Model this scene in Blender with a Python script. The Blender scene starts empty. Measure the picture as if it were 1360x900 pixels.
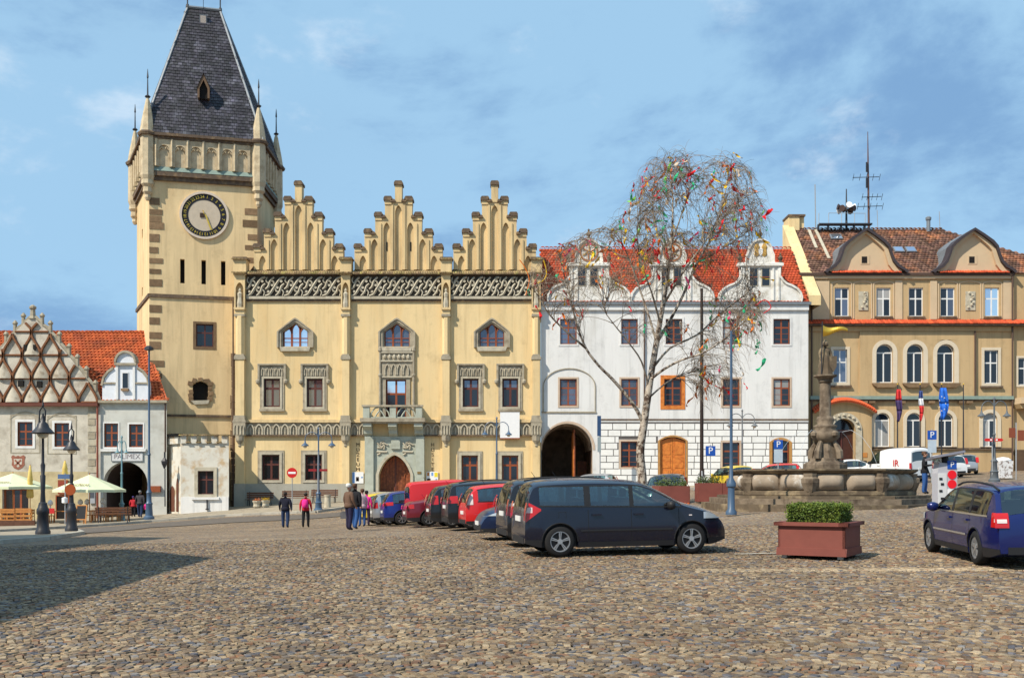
import bpy, bmesh, math, random
import numpy as np
from mathutils import Vector, Matrix
random.seed(7); RNG = np.random.default_rng(7)
SC = bpy.context.scene; COL = SC.collection
# ------------------------------------------------------------------ camera
F = 1360.0; CU = 680.0; VH = 640.0; EYE = 1.65       # focal length in photo pixels, horizon row, eye height
cd = bpy.data.cameras.new('camera'); cam = bpy.data.objects.new('camera', cd); COL.objects.link(cam)
cd.sensor_width = 36; cd.lens = 36; cd.shift_y = (VH - 450) / 1360.0
cd.clip_start = 0.1; cd.clip_end = 4000
cam.location = (0, 0, EYE); cam.rotation_euler = (math.radians(90), 0, 0); SC.camera = cam
# ------------------------------------------------------------------ sky and sun
SUN_AZ = math.radians(50); SUN_EL = math.radians(46)   # azimuth: to the left of straight behind the camera
sv = Vector((-math.sin(SUN_AZ)*math.cos(SUN_EL), -math.cos(SUN_AZ)*math.cos(SUN_EL), math.sin(SUN_EL)))
sl = bpy.data.lights.new('sun', 'SUN'); sl.energy = 5.0; sl.angle = math.radians(0.5); sl.color = (1, 0.91, 0.77)
so = bpy.data.objects.new('sun', sl); COL.objects.link(so); so.rotation_euler = (-sv).to_track_quat('-Z', 'Y').to_euler()
w = bpy.data.worlds.new('World'); SC.world = w; w.use_nodes = True
nt = w.node_tree; N = nt.nodes; L = nt.links; N.clear()
out = N.new('ShaderNodeOutputWorld'); bg = N.new('ShaderNodeBackground'); bg.inputs[1].default_value = 0.09
sky = N.new('ShaderNodeTexSky'); sky.sky_type = 'NISHITA'; sky.sun_disc = False
sky.sun_elevation = SUN_EL; sky.sun_rotation = math.atan2(sv.x, sv.y); sky.air_density = 1.0; sky.dust_density = 0.6; sky.ozone_density = 3.0
tc = N.new('ShaderNodeTexCoord')
def wnoise(scale, detail, rough, loc, stretch, lo, hi, dist=0.0):
    mp = N.new('ShaderNodeMapping'); mp.inputs['Location'].default_value = loc; mp.inputs['Scale'].default_value = stretch
    L.new(tc.outputs['Generated'], mp.inputs[0])
    n = N.new('ShaderNodeTexNoise'); n.inputs['Scale'].default_value = scale; n.inputs['Detail'].default_value = detail
    n.inputs['Roughness'].default_value = rough; n.inputs['Distortion'].default_value = dist
    L.new(mp.outputs[0], n.inputs[0])
    r = N.new('ShaderNodeMapRange'); r.interpolation_type = 'SMOOTHSTEP'
    r.inputs[1].default_value = lo; r.inputs[2].default_value = hi
    L.new(n.outputs[0], r.inputs[0]); return r.outputs[0]
def wmix(fac, a, b, k=1.0):
    m = N.new('ShaderNodeMix'); m.data_type = 'RGBA'
    if k != 1.0:
        mm = N.new('ShaderNodeMath'); mm.operation = 'MULTIPLY'; mm.inputs[1].default_value = k
        L.new(fac, mm.inputs[0]); fac = mm.outputs[0]
    if hasattr(fac, 'is_linked'): L.new(fac, m.inputs[0])
    else: m.inputs[0].default_value = fac
    for s, v in ((6, a), (7, b)):
        if hasattr(v, 'is_linked'): L.new(v, m.inputs[s])
        else: m.inputs[s].default_value = (*v, 1)
    return m.outputs[2]
BODYOFF = (5.14, 3.86, 5.2); PUFFOFF = (1.85, 7.32, 7.41)
# thin high veil, blue-grey cloud bodies and a few white puffs, all by direction noise
veil = wnoise(1.3, 3, 0.5, (0.3, 0.1, 0.7), (1, 1, 1.6), 0.0, 0.5)
c0 = wmix(veil, sky.outputs[0], (3.9, 6.5, 9.0), 0.85)
body = wnoise(2.5, 10, 0.6, BODYOFF, (1, 1, 2.1), 0.515, 0.66, 0.2)
c1 = wmix(body, c0, (1.6, 3.2, 5.9), 0.72)
puff = wnoise(4.6, 10, 0.6, PUFFOFF, (1, 1, 1.8), 0.56, 0.72, 0.2)
c2 = wmix(puff, c1, (7.4, 8.6, 9.8), 0.7)
L.new(c2, bg.inputs[0]); L.new(bg.outputs[0], out.inputs[0])
SC.view_settings.view_transform = 'Standard'; SC.view_settings.look = 'None'; SC.view_settings.exposure = 0.2; SC.view_settings.gamma = 1.0
try: SC.cycles.max_bounces = 6; SC.cycles.diffuse_bounces = 3; SC.cycles.glossy_bounces = 3
except Exception: pass

# ------------------------------------------------------------------ helpers
def tag(o, label=None, cat=None, group=None, kind=None):
    if label: o['label'] = label
    if cat: o['category'] = cat
    if group: o['group'] = group
    if kind: o['kind'] = kind
    return o
WPAR = {}
def thing(name, label, cat, loc=(0, 0, 0), rz=0.0, group=None, world=False):
    o = bpy.data.objects.new(name, None)
    if world: WPAR[o.name] = Matrix.Translation(-Vector(loc)); COL.objects.link(o); o.empty_display_size = 0.2
    o.location = loc; o.rotation_euler = (0, 0, rz); return tag(o, label, cat, group)
def link(name, me, parent=None, loc=None, rot=None, scale=None):
    o = bpy.data.objects.new(name, me); COL.objects.link(o)
    if parent is not None:
        o.parent = parent
        if parent.name in WPAR: o.matrix_parent_inverse = WPAR[parent.name]
    if loc is not None: o.location = loc
    if rot is not None: o.rotation_euler = rot
    if scale is not None: o.scale = scale
    return o
class MB:
    """collects shapes; build() links them as one mesh object"""
    def __init__(s): s.v = []; s.f = []; s.mi = []; s.cur = 0
    def add(s, vs, fs):
        b = len(s.v); s.v += [tuple(p) for p in vs]
        for f in fs: s.f.append(tuple(i + b for i in f)); s.mi.append(s.cur)
        return s
    def box(s, x0, x1, y0, y1, z0, z1):
        x0, x1 = min(x0, x1), max(x0, x1); y0, y1 = min(y0, y1), max(y0, y1); z0, z1 = min(z0, z1), max(z0, z1)
        return s.add([(x0,y0,z0),(x1,y0,z0),(x1,y1,z0),(x0,y1,z0),(x0,y0,z1),(x1,y0,z1),(x1,y1,z1),(x0,y1,z1)],
                     [(0,3,2,1),(4,5,6,7),(0,1,5,4),(1,2,6,5),(2,3,7,6),(3,0,4,7)])
    def prism(s, poly, y0, y1):
        """poly of (x,z), extruded from y0 (front) to y1"""
        a = sum(poly[i][0]*poly[(i+1) % len(poly)][1] - poly[(i+1) % len(poly)][0]*poly[i][1] for i in range(len(poly)))
        if a < 0: poly = poly[::-1]
        n = len(poly); vs = [(x, y0, z) for x, z in poly] + [(x, y1, z) for x, z in poly]
        fs = [tuple(range(n)), tuple(range(2*n-1, n-1, -1))]
        fs += [(i, i+n, (i+1) % n + n, (i+1) % n) for i in range(n)]
        return s.add(vs, fs)
    def slab(s, poly, z0, z1):
        """poly of (x,y), extruded in z"""
        a = sum(poly[i][0]*poly[(i+1) % len(poly)][1] - poly[(i+1) % len(poly)][0]*poly[i][1] for i in range(len(poly)))
        if a < 0: poly = poly[::-1]
        n = len(poly); vs = [(x, y, z0) for x, y in poly] + [(x, y, z1) for x, y in poly]
        fs = [tuple(range(n-1, -1, -1)), tuple(range(n, 2*n))]
        fs += [(i, (i+1) % n, (i+1) % n + n, i+n) for i in range(n)]
        return s.add(vs, fs)
    def ring(s, outer, inner, y0, y1):
        """frame between two loops of (x,z) with equal counts"""
        n = len(outer); vs = []
        for y in (y0, y1): vs += [(x, y, z) for x, z in outer] + [(x, y, z) for x, z in inner]
        fs = []
        for i in range(n):
            j = (i+1) % n
            fs += [(i, n+i, n+j, j), (2*n+i, 2*n+j, 3*n+j, 3*n+i), (i, j, 2*n+j, 2*n+i), (n+i, 3*n+i, 3*n+j, n+j)]
        return s.add(vs, fs)
    def strip(s, outer, inner, y0, y1):
        """open band between two polylines of (x,z) with equal counts"""
        return s.prism(list(outer) + list(inner)[::-1], y0, y1)
    def tube(s, pts, rad, n=6, cap=True):
        pts = [Vector(p) for p in pts]
        if not hasattr(rad, '__len__'): rad = [rad]*len(pts)
        vs = []; fs = []; prev = None
        for i, p in enumerate(pts):
            t = (pts[min(i+1, len(pts)-1)] - pts[max(i-1, 0)])
            if t.length < 1e-9: t = Vector((0, 0, 1))
            t.normalize()
            a = Vector((0, 0, 1)) if abs(t.z) < 0.9 else Vector((1, 0, 0))
            if prev is None: u = t.cross(a).normalized()
            else:
                u = prev - t*prev.dot(t)
                u = u.normalized() if u.length > 1e-6 else t.cross(a).normalized()
            prev = u; w_ = t.cross(u)
            for k in range(n):
                th = 2*math.pi*k/n; vs.append(p + (u*math.cos(th) + w_*math.sin(th))*rad[i])
        for i in range(len(pts)-1):
            for k in range(n):
                k2 = (k+1) % n; fs.append((i*n+k, i*n+k2, (i+1)*n+k2, (i+1)*n+k))
        if cap: fs += [tuple(range(n-1, -1, -1)), tuple(range((len(pts)-1)*n, len(pts)*n))]
        return s.add(vs, fs)
    def lathe(s, prof, c=(0, 0, 0), n=12, rot=0.0, sx=1.0, sy=1.0):
        """prof: (radius, z) bottom to top"""
        vs = []; fs = []
        for r, z in prof:
            for k in range(n):
                th = 2*math.pi*k/n + rot; vs.append((c[0]+r*sx*math.cos(th), c[1]+r*sy*math.sin(th), c[2]+z))
        m = len(prof)
        for i in range(m-1):
            for k in range(n):
                k2 = (k+1) % n; fs.append((i*n+k, i*n+k2, (i+1)*n+k2, (i+1)*n+k))
        fs += [tuple(range(n-1, -1, -1)), tuple(range((m-1)*n, m*n))]
        return s.add(vs, fs)
    def bar(s, a, b, w, h):
        """square bar from a to b"""
        a = Vector(a); b = Vector(b); t = (b-a).normalized()
        up = Vector((0, 0, 1)) if abs(t.z) < 0.95 else Vector((0, 1, 0))
        u = t.cross(up).normalized()*(w/2); q = u.cross(t).normalized()*(h/2)
        vs = [a-u-q, a+u-q, a+u+q, a-u+q, b-u-q, b+u-q, b+u+q, b-u+q]
        return s.add(vs, [(0,1,2,3),(7,6,5,4),(0,4,5,1),(1,5,6,2),(2,6,7,3),(3,7,4,0)])
    def mesh(s, name, mats, smooth=False):
        me = bpy.data.meshes.new(name); me.from_pydata(s.v, [], s.f)
        if not isinstance(mats, (list, tuple)): mats = [mats]
        for m in mats: me.materials.append(m)
        if len(mats) > 1: me.polygons.foreach_set('material_index', s.mi)
        if smooth: me.polygons.foreach_set('use_smooth', [True]*len(me.polygons))
        me.update(); return me
    def fix(s, me):
        bm = bmesh.new(); bm.from_mesh(me); bmesh.ops.recalc_face_normals(bm, faces=bm.faces); bm.to_mesh(me); bm.free()
    def build(s, name, mats, parent=None, smooth=False, loc=None, rot=None, kind=None, label=None):
        me = s.mesh(name, mats, smooth); s.fix(me)
        if smooth == 'auto':
            try: me.set_sharp_from_angle(angle=math.radians(38))
            except Exception: pass
        o = link(name, me, parent, loc, rot)
        if kind: o['kind'] = kind
        if label: o['label'] = label
        return o
def B(): return MB()
def children(o): return [c for c in bpy.data.objects if c.parent == o]
def copy_tree(o, parent=None, kids=None):
    if kids is None:
        kids = {}
        for c in bpy.data.objects:
            if c.parent is not None: kids.setdefault(c.parent, []).append(c)
    c = o.copy(); COL.objects.link(c); c.parent = parent
    for ch in kids.get(o, []): copy_tree(ch, c, kids)
    return c
def lerp(a, b, t): return a + (b-a)*t
def arch_pts(x0, x1, zs, kind='round', n=12, rise=None):
    """points from (x0,zs) over the arch to (x1,zs)"""
    c = (x0+x1)/2; r = (x1-x0)/2; pts = []
    if kind == 'round':
        rr = rise if rise is not None else r
        for i in range(n+1):
            t = math.pi - math.pi*i/n; pts.append((c + r*math.cos(t), zs + rr*math.sin(t)))
    elif kind == 'point':      # two arcs meeting in a point
        rr = rise if rise is not None else 1.2*r
        h = n//2
        for i in range(h+1):
            t = i/h; a = t*math.pi/2
            pts.append((x0 + r*(1-math.cos(a))*0.55 + r*t*0.45, zs + rr*(math.sin(a)*0.72 + t*0.28)))
        pts += [(2*c - x, z) for x, z in pts[:-1][::-1]]
    elif kind == 'seg':
        rr = rise
        for i in range(n+1):
            t = -1 + 2*i/n; pts.append((c + r*t, zs + rr*(1-t*t)))
    elif kind == 'roof':       # straight-sided pointed head with eased shoulders
        rr = rise
        pts = [(x0, zs), (x0+0.1*r, zs+0.14*rr), (c-0.12*r, zs+0.93*rr), (c, zs+rr), (c+0.12*r, zs+0.93*rr), (x1-0.1*r, zs+0.14*rr), (x1, zs)]
    return pts
def wall(mb, x0, x1, z0, z1, y, opens, depth=0.3, back=None):
    """front wall face at y with recessed openings. opens: dict(x0,x1,z0,z1, arch=None|(kind,zs,rise))"""
    xs = sorted({x0, x1, *[o['x0'] for o in opens], *[o['x1'] for o in opens]})
    zs = sorted({z0, z1, *[max(z0, o['z0']) for o in opens], *[o['z1'] for o in opens]})
    for i in range(len(xs)-1):
        for j in range(len(zs)-1):
            cx = (xs[i]+xs[i+1])/2; cz = (zs[j]+zs[j+1])/2
            if any(o['x0'] < cx < o['x1'] and o['z0'] < cz < o['z1'] for o in opens): continue
            mb.add([(xs[i], y, zs[j]), (xs[i+1], y, zs[j]), (xs[i+1], y, zs[j+1]), (xs[i], y, zs[j+1])], [(0, 1, 2, 3)])
    for o in opens:
        a, b, c, d = o['x0'], o['x1'], max(z0, o['z0']), o['z1']; dd = o.get('depth', depth)
        if o.get('arch'):
            kind, sp, rise = o['arch']; pts = arch_pts(a, b, sp, kind, 14, rise)
            k = len(pts)//2
            mb.add([(x, y, z) for x, z in pts[:k+1]] + [(a, y, d)], [tuple(range(k+1, -1, -1))] if False else [tuple([k+1]+list(range(k+1)))])
            mb.add([(x, y, z) for x, z in pts[k:]] + [(b, y, d)], [tuple(range(len(pts)-k+1))])
            loop = [(a, c)] + pts + [(b, c)]
        else: loop = [(a, c), (a, d), (b, d), (b, c)]
        n = len(loop)
        vs = [(x, y, z) for x, z in loop] + [(x, y+dd, z) for x, z in loop]
        mb.add(vs, [(i, (i+1) % n, (i+1) % n+n, i+n) for i in range(n)])
    return mb
def text(name, body, size, loc, rot, mat, parent=None, align='CENTER', ext=0.004, sx=1.0):
    cu = bpy.data.curves.new(name, 'FONT'); cu.body = body; cu.size = size; cu.align_x = align; cu.align_y = 'CENTER'; cu.extrude = ext
    o = bpy.data.objects.new(name, cu); COL.objects.link(o)
    me = bpy.data.meshes.new_from_object(o.evaluated_get(bpy.context.evaluated_depsgraph_get()))
    bpy.data.objects.remove(o); me.materials.clear(); me.materials.append(mat)
    t = link(name, me, parent, loc, rot); t.scale = (sx, 1, 1); return t
FRONT = (math.radians(90), 0, 0)
class Fac:
    """reads photo pixels on an upright facade standing at distance d"""
    def __init__(s, d): s.d = d; s.k = d/F
    def x(s, u): return (u-CU)*s.k
    def z(s, v): return EYE + (VH-v)*s.k
    def p(s, u, v): return (s.x(u), s.z(v))
    def r(s, u0, v0, u1, v1): return dict(x0=s.x(u0), x1=s.x(u1), z0=s.z(v1), z1=s.z(v0))

# ------------------------------------------------------------------ materials
MATS = {}
def mat(name, c, rough=0.85, var=0.12, scale=3.0, bump=0.15, bscale=40.0, c2=None, c2lo=0.5, c2hi=0.7, c2scale=0.8, metal=0.0, spec=0.3, rnd=0.0, attr=False, coat=0.0, emit=None, streak=False, objrnd=0.0):
    if name in MATS: return MATS[name]
    m = bpy.data.materials.new(name); m.use_nodes = True; MATS[name] = m
    t = m.node_tree; n = t.nodes; l = t.links; bs = n['Principled BSDF']
    bs.inputs['Roughness'].default_value = rough; bs.inputs['Metallic'].default_value = metal
    bs.inputs['Specular IOR Level'].default_value = spec
    if coat: bs.inputs['Coat Weight'].default_value = coat; bs.inputs['Coat Roughness'].default_value = 0.04
    if emit: bs.inputs['Emission Color'].default_value = (*emit[:3], 1); bs.inputs['Emission Strength'].default_value = emit[3]
    geo = n.new('ShaderNodeNewGeometry'); pos = geo.outputs['Position']
    if streak:
        mp = n.new('ShaderNodeMapping'); mp.inputs['Scale'].default_value = (1, 1, 0.22); l.new(pos, mp.inputs[0]); spos = mp.outputs[0]
    else: spos = pos
    col = None
    def mixc(fac, a, b, mode='MIX'):
        q = n.new('ShaderNodeMix'); q.data_type = 'RGBA'; q.blend_type = mode
        for s, v in ((0, fac), (6, a), (7, b)):
            if hasattr(v, 'is_linked'): l.new(v, q.inputs[s])
            elif s == 0: q.inputs[0].default_value = v
            else: q.inputs[s].default_value = (*v[:3], 1)
        return q.outputs[2]
    def noise(sc, vec, det=5, ro=0.6):
        q = n.new('ShaderNodeTexNoise'); q.inputs['Scale'].default_value = sc; q.inputs['Detail'].default_value = det; q.inputs['Roughness'].default_value = ro
        l.new(vec, q.inputs[0]); return q.outputs[0]
    def mrange(v, a, b, c_, d_):
        q = n.new('ShaderNodeMapRange'); q.inputs[1].default_value = a; q.inputs[2].default_value = b; q.inputs[3].default_value = c_; q.inputs[4].default_value = d_
        l.new(v, q.inputs[0]); return q.outputs[0]
    col = c
    if c2 is not None:
        f = mrange(noise(c2scale, spos, 7, 0.62), c2lo, c2hi, 0, 1); col = mixc(f, col, c2)
    def scalev(col, v):
        q = n.new('ShaderNodeHueSaturation'); l.new(v, q.inputs['Value'])
        if hasattr(col, 'is_linked'): l.new(col, q.inputs['Color'])
        else: q.inputs['Color'].default_value = (*col[:3], 1)
        return q.outputs[0]
    if var:
        col = scalev(col, mrange(noise(scale, spos), 0.25, 0.75, 1-var, 1+var))
    if streak:    # rain streaks and blotches
        mp2 = n.new('ShaderNodeMapping'); mp2.inputs['Scale'].default_value = (3.2, 3.2, 0.16); l.new(pos, mp2.inputs[0])
        col = scalev(col, mrange(noise(1.0, mp2.outputs[0], 6, .7), 0.50, 0.80, 1.0, 0.70))
        col = scalev(col, mrange(noise(0.9, pos, 8, .72), 0.54, 0.70, 1.0, 0.84))
    if attr:      # per-piece tint stored on the mesh
        at = n.new('ShaderNodeAttribute'); at.attribute_name = 'tint'
        col = mixc(1.0, col, at.outputs['Color'], 'MULTIPLY')
    if objrnd:
        oi = n.new('ShaderNodeObjectInfo'); col = scalev(col, mrange(oi.outputs['Random'], 0, 1, 1-objrnd, 1+objrnd))
    if hasattr(col, 'is_linked'): l.new(col, bs.inputs['Base Color'])
    else: bs.inputs['Base Color'].default_value = (*col[:3], 1)
    if bump:
        b = n.new('ShaderNodeBump'); b.inputs['Strength'].default_value = bump; b.inputs['Distance'].default_value = 0.02
        l.new(noise(bscale, pos, 3), b.inputs['Height']); l.new(b.outputs[0], bs.inputs['Normal'])
    return m
def paint(name, c, rough=0.3, metal=0.0, coat=0.35): return mat(name, c, rough, 0.03, 2, 0, metal=metal, coat=coat, spec=0.5)
def plain(name, c, rough=0.6, **k): return mat(name, c, rough, k.pop('var', 0.06), 6, k.pop('bump', 0), **k)
M_yel = mat('cream_plaster', (0.725, 0.555, 0.30), 0.9, 0.14, 1.4, 0.3, 14, c2=(0.55, 0.37, 0.165), c2lo=0.5, c2hi=0.85, c2scale=0.7, streak=True)
M_tow = mat('tower_plaster', (0.715, 0.54, 0.30), 0.9, 0.14, 1.1, 0.35, 12, c2=(0.50, 0.345, 0.17), c2lo=0.48, c2hi=0.8, c2scale=0.45, streak=True)
M_gab = mat('gable_plaster', (0.66, 0.495, 0.265), 0.9, 0.15, 1.5, 0.15, 25, c2=(0.37, 0.27, 0.155), c2lo=0.5, c2hi=0.75, c2scale=0.9, streak=True)
M_sto = mat('grey_sandstone', (0.36, 0.315, 0.235), 0.9, 0.2, 3, 0.25, 25, c2=(0.24, 0.2, 0.145), c2lo=0.5, c2hi=0.7, c2scale=2)
M_lst = mat('pale_sandstone', (0.46, 0.415, 0.32), 0.9, 0.18, 3, 0.2, 25, c2=(0.33, 0.28, 0.2), c2lo=0.52, c2hi=0.7, c2scale=2)
M_grn = mat('grey_green_stone', (0.40, 0.425, 0.36), 0.85, 0.12, 2, 0.15, 25, c2=(0.3, 0.31, 0.25), c2lo=0.5, c2hi=0.75, c2scale=1.5)
M_tst = mat('cream_turret_stone', (0.53, 0.435, 0.29), 0.9, 0.2, 3, 0.25, 20, c2=(0.36, 0.27, 0.165), c2lo=0.5, c2hi=0.72, c2scale=1.6)
M_dks = mat('dark_weathered_stone', (0.12, 0.085, 0.06), 0.9, 0.3, 4, 0.3, 25, c2=(0.22, 0.15, 0.085), c2lo=0.5, c2hi=0.65, c2scale=3)
M_brs = mat('brown_sandstone', (0.21, 0.135, 0.075), 0.9, 0.25, 4, 0.3, 25, objrnd=0.25)
M_pli = mat('grey_plinth_render', (0.38, 0.365, 0.31), 0.9, 0.12, 2, 0.15, 25, c2=(0.27, 0.25, 0.2), c2lo=0.5, c2hi=0.7, c2scale=1)
M_wht = mat('white_plaster', (0.70, 0.695, 0.68), 0.9, 0.06, 1.2, 0.2, 18, c2=(0.55, 0.53, 0.49), c2lo=0.55, c2hi=0.75, c2scale=0.4, streak=True)
M_wdm = mat('white_dormer_plaster', (0.74, 0.72, 0.67), 0.9, 0.1, 2, 0.1, 30, c2=(0.42, 0.38, 0.3), c2lo=0.5, c2hi=0.72, c2scale=1.6)
M_och = mat('ochre_plaster', (0.50, 0.355, 0.19), 0.9, 0.07, 1.2, 0.08, 30, c2=(0.42, 0.285, 0.145), c2lo=0.5, c2hi=0.75, c2scale=0.5, streak=True)
M_ocl = mat('pale_ochre_plaster', (0.56, 0.425, 0.275), 0.9, 0.07, 1.2, 0.08, 30)
M_old = mat('old_pale_plaster', (0.545, 0.50, 0.42), 0.92, 0.15, 1.5, 0.25, 18, c2=(0.33, 0.285, 0.225), c2lo=0.47, c2hi=0.68, c2scale=1.1)
M_olh = mat('patched_white_plaster', (0.60, 0.575, 0.505), 0.92, 0.1, 1.5, 0.25, 18, c2=(0.46, 0.34, 0.21), c2lo=0.49, c2hi=0.66, c2scale=1.6)
M_cafe = mat('cafe_ochre_plaster', (0.53, 0.44, 0.26), 0.92, 0.15, 1.5, 0.2, 18, c2=(0.4, 0.31, 0.18), c2lo=0.5, c2hi=0.7, c2scale=1.0)
M_tile = mat('red_roof_tile', (0.42, 0.065, 0.022), 0.85, 0.18, 1.5, 0.2, 60, attr=True, c2=(0.22, 0.042, 0.022), c2lo=0.5, c2hi=0.7, c2scale=0.9)
M_tilo = mat('orange_roof_tile', (0.44, 0.10, 0.032), 0.85, 0.15, 1.5, 0.2, 60, attr=True, c2=(0.25, 0.065, 0.03), c2lo=0.47, c2hi=0.68, c2scale=0.7)
M_tilb = mat('brown_roof_tile', (0.13, 0.07, 0.05), 0.9, 0.25, 1.5, 0.3, 60, attr=True, c2=(0.30, 0.115, 0.05), c2lo=0.5, c2hi=0.68, c2scale=0.7)
M_tilm = mat('mossy_coping_tile', (0.27, 0.19, 0.10), 0.9, 0.3, 4, 0.3, 60, attr=True, c2=(0.36, 0.30, 0.10), c2lo=0.52, c2hi=0.66, c2scale=2)
M_tilr = mat('bright_red_tile', (0.55, 0.085, 0.03), 0.8, 0.15, 3, 0.15, 60, attr=True)
M_slate = mat('dark_slate', (0.018, 0.016, 0.023), 0.55, 0.25, 1.5, 0.3, 60, attr=True, c2=(0.085, 0.083, 0.105), c2lo=0.48, c2hi=0.75, c2scale=1.1, spec=0.5)
M_lead = mat('grey_lead_sheet', (0.20, 0.22, 0.24), 0.5, 0.15, 3, 0.1, 30, metal=0.3)
M_verd = mat('green_copper', (0.22, 0.29, 0.25), 0.7, 0.15, 3, 0.1, 30)
M_gut = plain('brown_gutter_metal', (0.09, 0.055, 0.04), 0.5)
M_iron = plain('black_iron', (0.022, 0.022, 0.028), 0.45, spec=0.5)
M_blui = plain('blue_grey_painted_iron', (0.055, 0.10, 0.17), 0.4, spec=0.5)
M_teal = plain('teal_painted_iron', (0.13, 0.25, 0.29), 0.45, spec=0.5)
M_galv = plain('galvanised_steel', (0.42, 0.43, 0.44), 0.45, metal=0.5)
M_wind = mat('dark_red_window_wood', (0.10, 0.03, 0.022), 0.5, 0.15, 6, 0, spec=0.4)
M_winr = mat('red_brown_window_wood', (0.26, 0.065, 0.022), 0.5, 0.15, 6, 0, spec=0.4)
M_winw = mat('white_window_paint', (0.72, 0.72, 0.70), 0.5, 0.05, 6, 0, spec=0.4)
M_door = mat('red_brown_door_wood', (0.20, 0.055, 0.022), 0.5, 0.3, 5, 0.1, 50, c2=(0.30, 0.09, 0.03), c2lo=0.45, c2hi=0.6, c2scale=6, spec=0.4)
M_orw = mat('orange_varnished_wood', (0.62, 0.20, 0.035), 0.5, 0.2, 5, 0.1, 50, c2=(0.45, 0.12, 0.02), c2lo=0.45, c2hi=0.65, c2scale=4, spec=0.4)
M_wood = mat('brown_bench_wood', (0.13, 0.055, 0.03), 0.6, 0.25, 8, 0.1, 50, spec=0.3)
M_pine = mat('pine_furniture_wood', (0.48, 0.20, 0.055), 0.6, 0.2, 8, 0.1, 50)
M_glass = mat('dark_window_glass', (0.012, 0.014, 0.02), 0.06, 0.0, 1, 0, spec=0.8, objrnd=0.4)
M_glsky = mat('mirroring_window_glass', (0.85, 0.90, 1.0), 0.05, 0.0, 1, 0, metal=0.92, spec=0.8, objrnd=0.15)
M_glmid = mat('half_mirroring_window_glass', (0.16, 0.18, 0.23), 0.06, 0.0, 1, 0, metal=0.6, spec=0.8, objrnd=0.25)
M_curt = mat('curtained_window_glass', (0.36, 0.35, 0.33), 0.12, 0.1, 6, 0, spec=0.8, objrnd=0.4)
M_blk = plain('unlit_interior', (0.012, 0.010, 0.009), 0.9)
M_gold = plain('gilded_metal', (0.85, 0.55, 0.08), 0.35, metal=0.7)
M_white = plain('white_enamel', (0.78, 0.78, 0.78), 0.5)
M_red = plain('red_enamel', (0.55, 0.02, 0.02), 0.45)
M_blue = plain('blue_enamel', (0.015, 0.08, 0.38), 0.45)
M_dkp = plain('black_lettering', (0.05, 0.03, 0.02), 0.7)
# ------------------------------------------------------------------ terrain
CP = [(0,0,0),(-8,4,0),(8,4,0.02),(0,9,0),(-9,14,-0.05),(9,14,0.08),(-8,22,-0.08),(-14,24,-0.2),(1.0,20.8,0.12),(3.8,21.8,0.16),(8.5,19,0.12),(6.3,20.7,0.11),
      (-1.7,31.5,0.08),(-2.4,34,0.0),(-4.3,40,-0.11),(-5.8,44.5,-0.28),(-6.9,48.5,-0.42),(-11.3,51,-0.65),(-9.5,50,-0.6),(-19,41.8,-0.5),(-19.5,46,-0.6),
      (-26,69,-0.93),(-34,69,-1.0),(-24,66,-0.85),(-20,72,-0.15),(-15,66,-0.25),(-10,72.5,0.2),(0,72.5,0.62),(8,72.5,1.05),(12,72.5,1.2),(20,74,1.75),(32,75,2.3),
      (12,36.5,0.66),(15.5,37.5,0.80),(8,37.5,0.54),(17.7,44,1.22),(22,60,1.55),(4,50,0.35),(10,55,0.85),(22,30,0.7),(16,22,0.3),(-30,30,-0.4),(-20,12,-0.1),(20,8,0.15),(-1,60,0.15),(30,45,1.5)]
CPn = np.array(CP, float)
def _tps(r2): return np.where(r2 > 1e-9, 0.5*r2*np.log(np.maximum(r2, 1e-9)), 0.0)
_n = len(CP); _A = np.zeros((_n+3, _n+3))
_d = ((CPn[:, None, :2]-CPn[None, :, :2])**2).sum(-1)
_A[:_n, :_n] = _tps(_d) + np.eye(_n)*40.0
_A[:_n, _n] = 1; _A[:_n, _n+1:] = CPn[:, :2]; _A[_n, :_n] = 1; _A[_n+1:, :_n] = CPn[:, :2].T
_W = np.linalg.solve(_A, np.concatenate([CPn[:, 2], np.zeros(3)]))
def gz_arr(x, y):
    x = np.clip(np.asarray(x, float), -42, 40); y = np.clip(np.asarray(y, float), -4, 78)
    sh = x.shape; x = x.ravel(); y = y.ravel(); out_ = np.empty(len(x))
    for i in range(0, len(x), 20000):
        xs, ys = x[i:i+20000], y[i:i+20000]
        r2 = (xs[:, None]-CPn[None, :, 0])**2 + (ys[:, None]-CPn[None, :, 1])**2
        out_[i:i+20000] = _tps(r2) @ _W[:_n] + _W[_n] + _W[_n+1]*xs + _W[_n+2]*ys
    return out_.reshape(sh)
def gz(x, y): return float(gz_arr(np.array([x]), np.array([y]))[0])
def gpt(u, v):
    """where the sight line through photo pixel (u,v) meets the ground"""
    ds = np.arange(4, 110, 0.05); X = (u-CU)/F*ds; Z = EYE + (VH-v)/F*ds
    k = np.nonzero(Z <= gz_arr(X, ds))[0]
    d = ds[k[0]] if len(k) else 100.0
    return (float((u-CU)/F*d), float(d))

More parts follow.
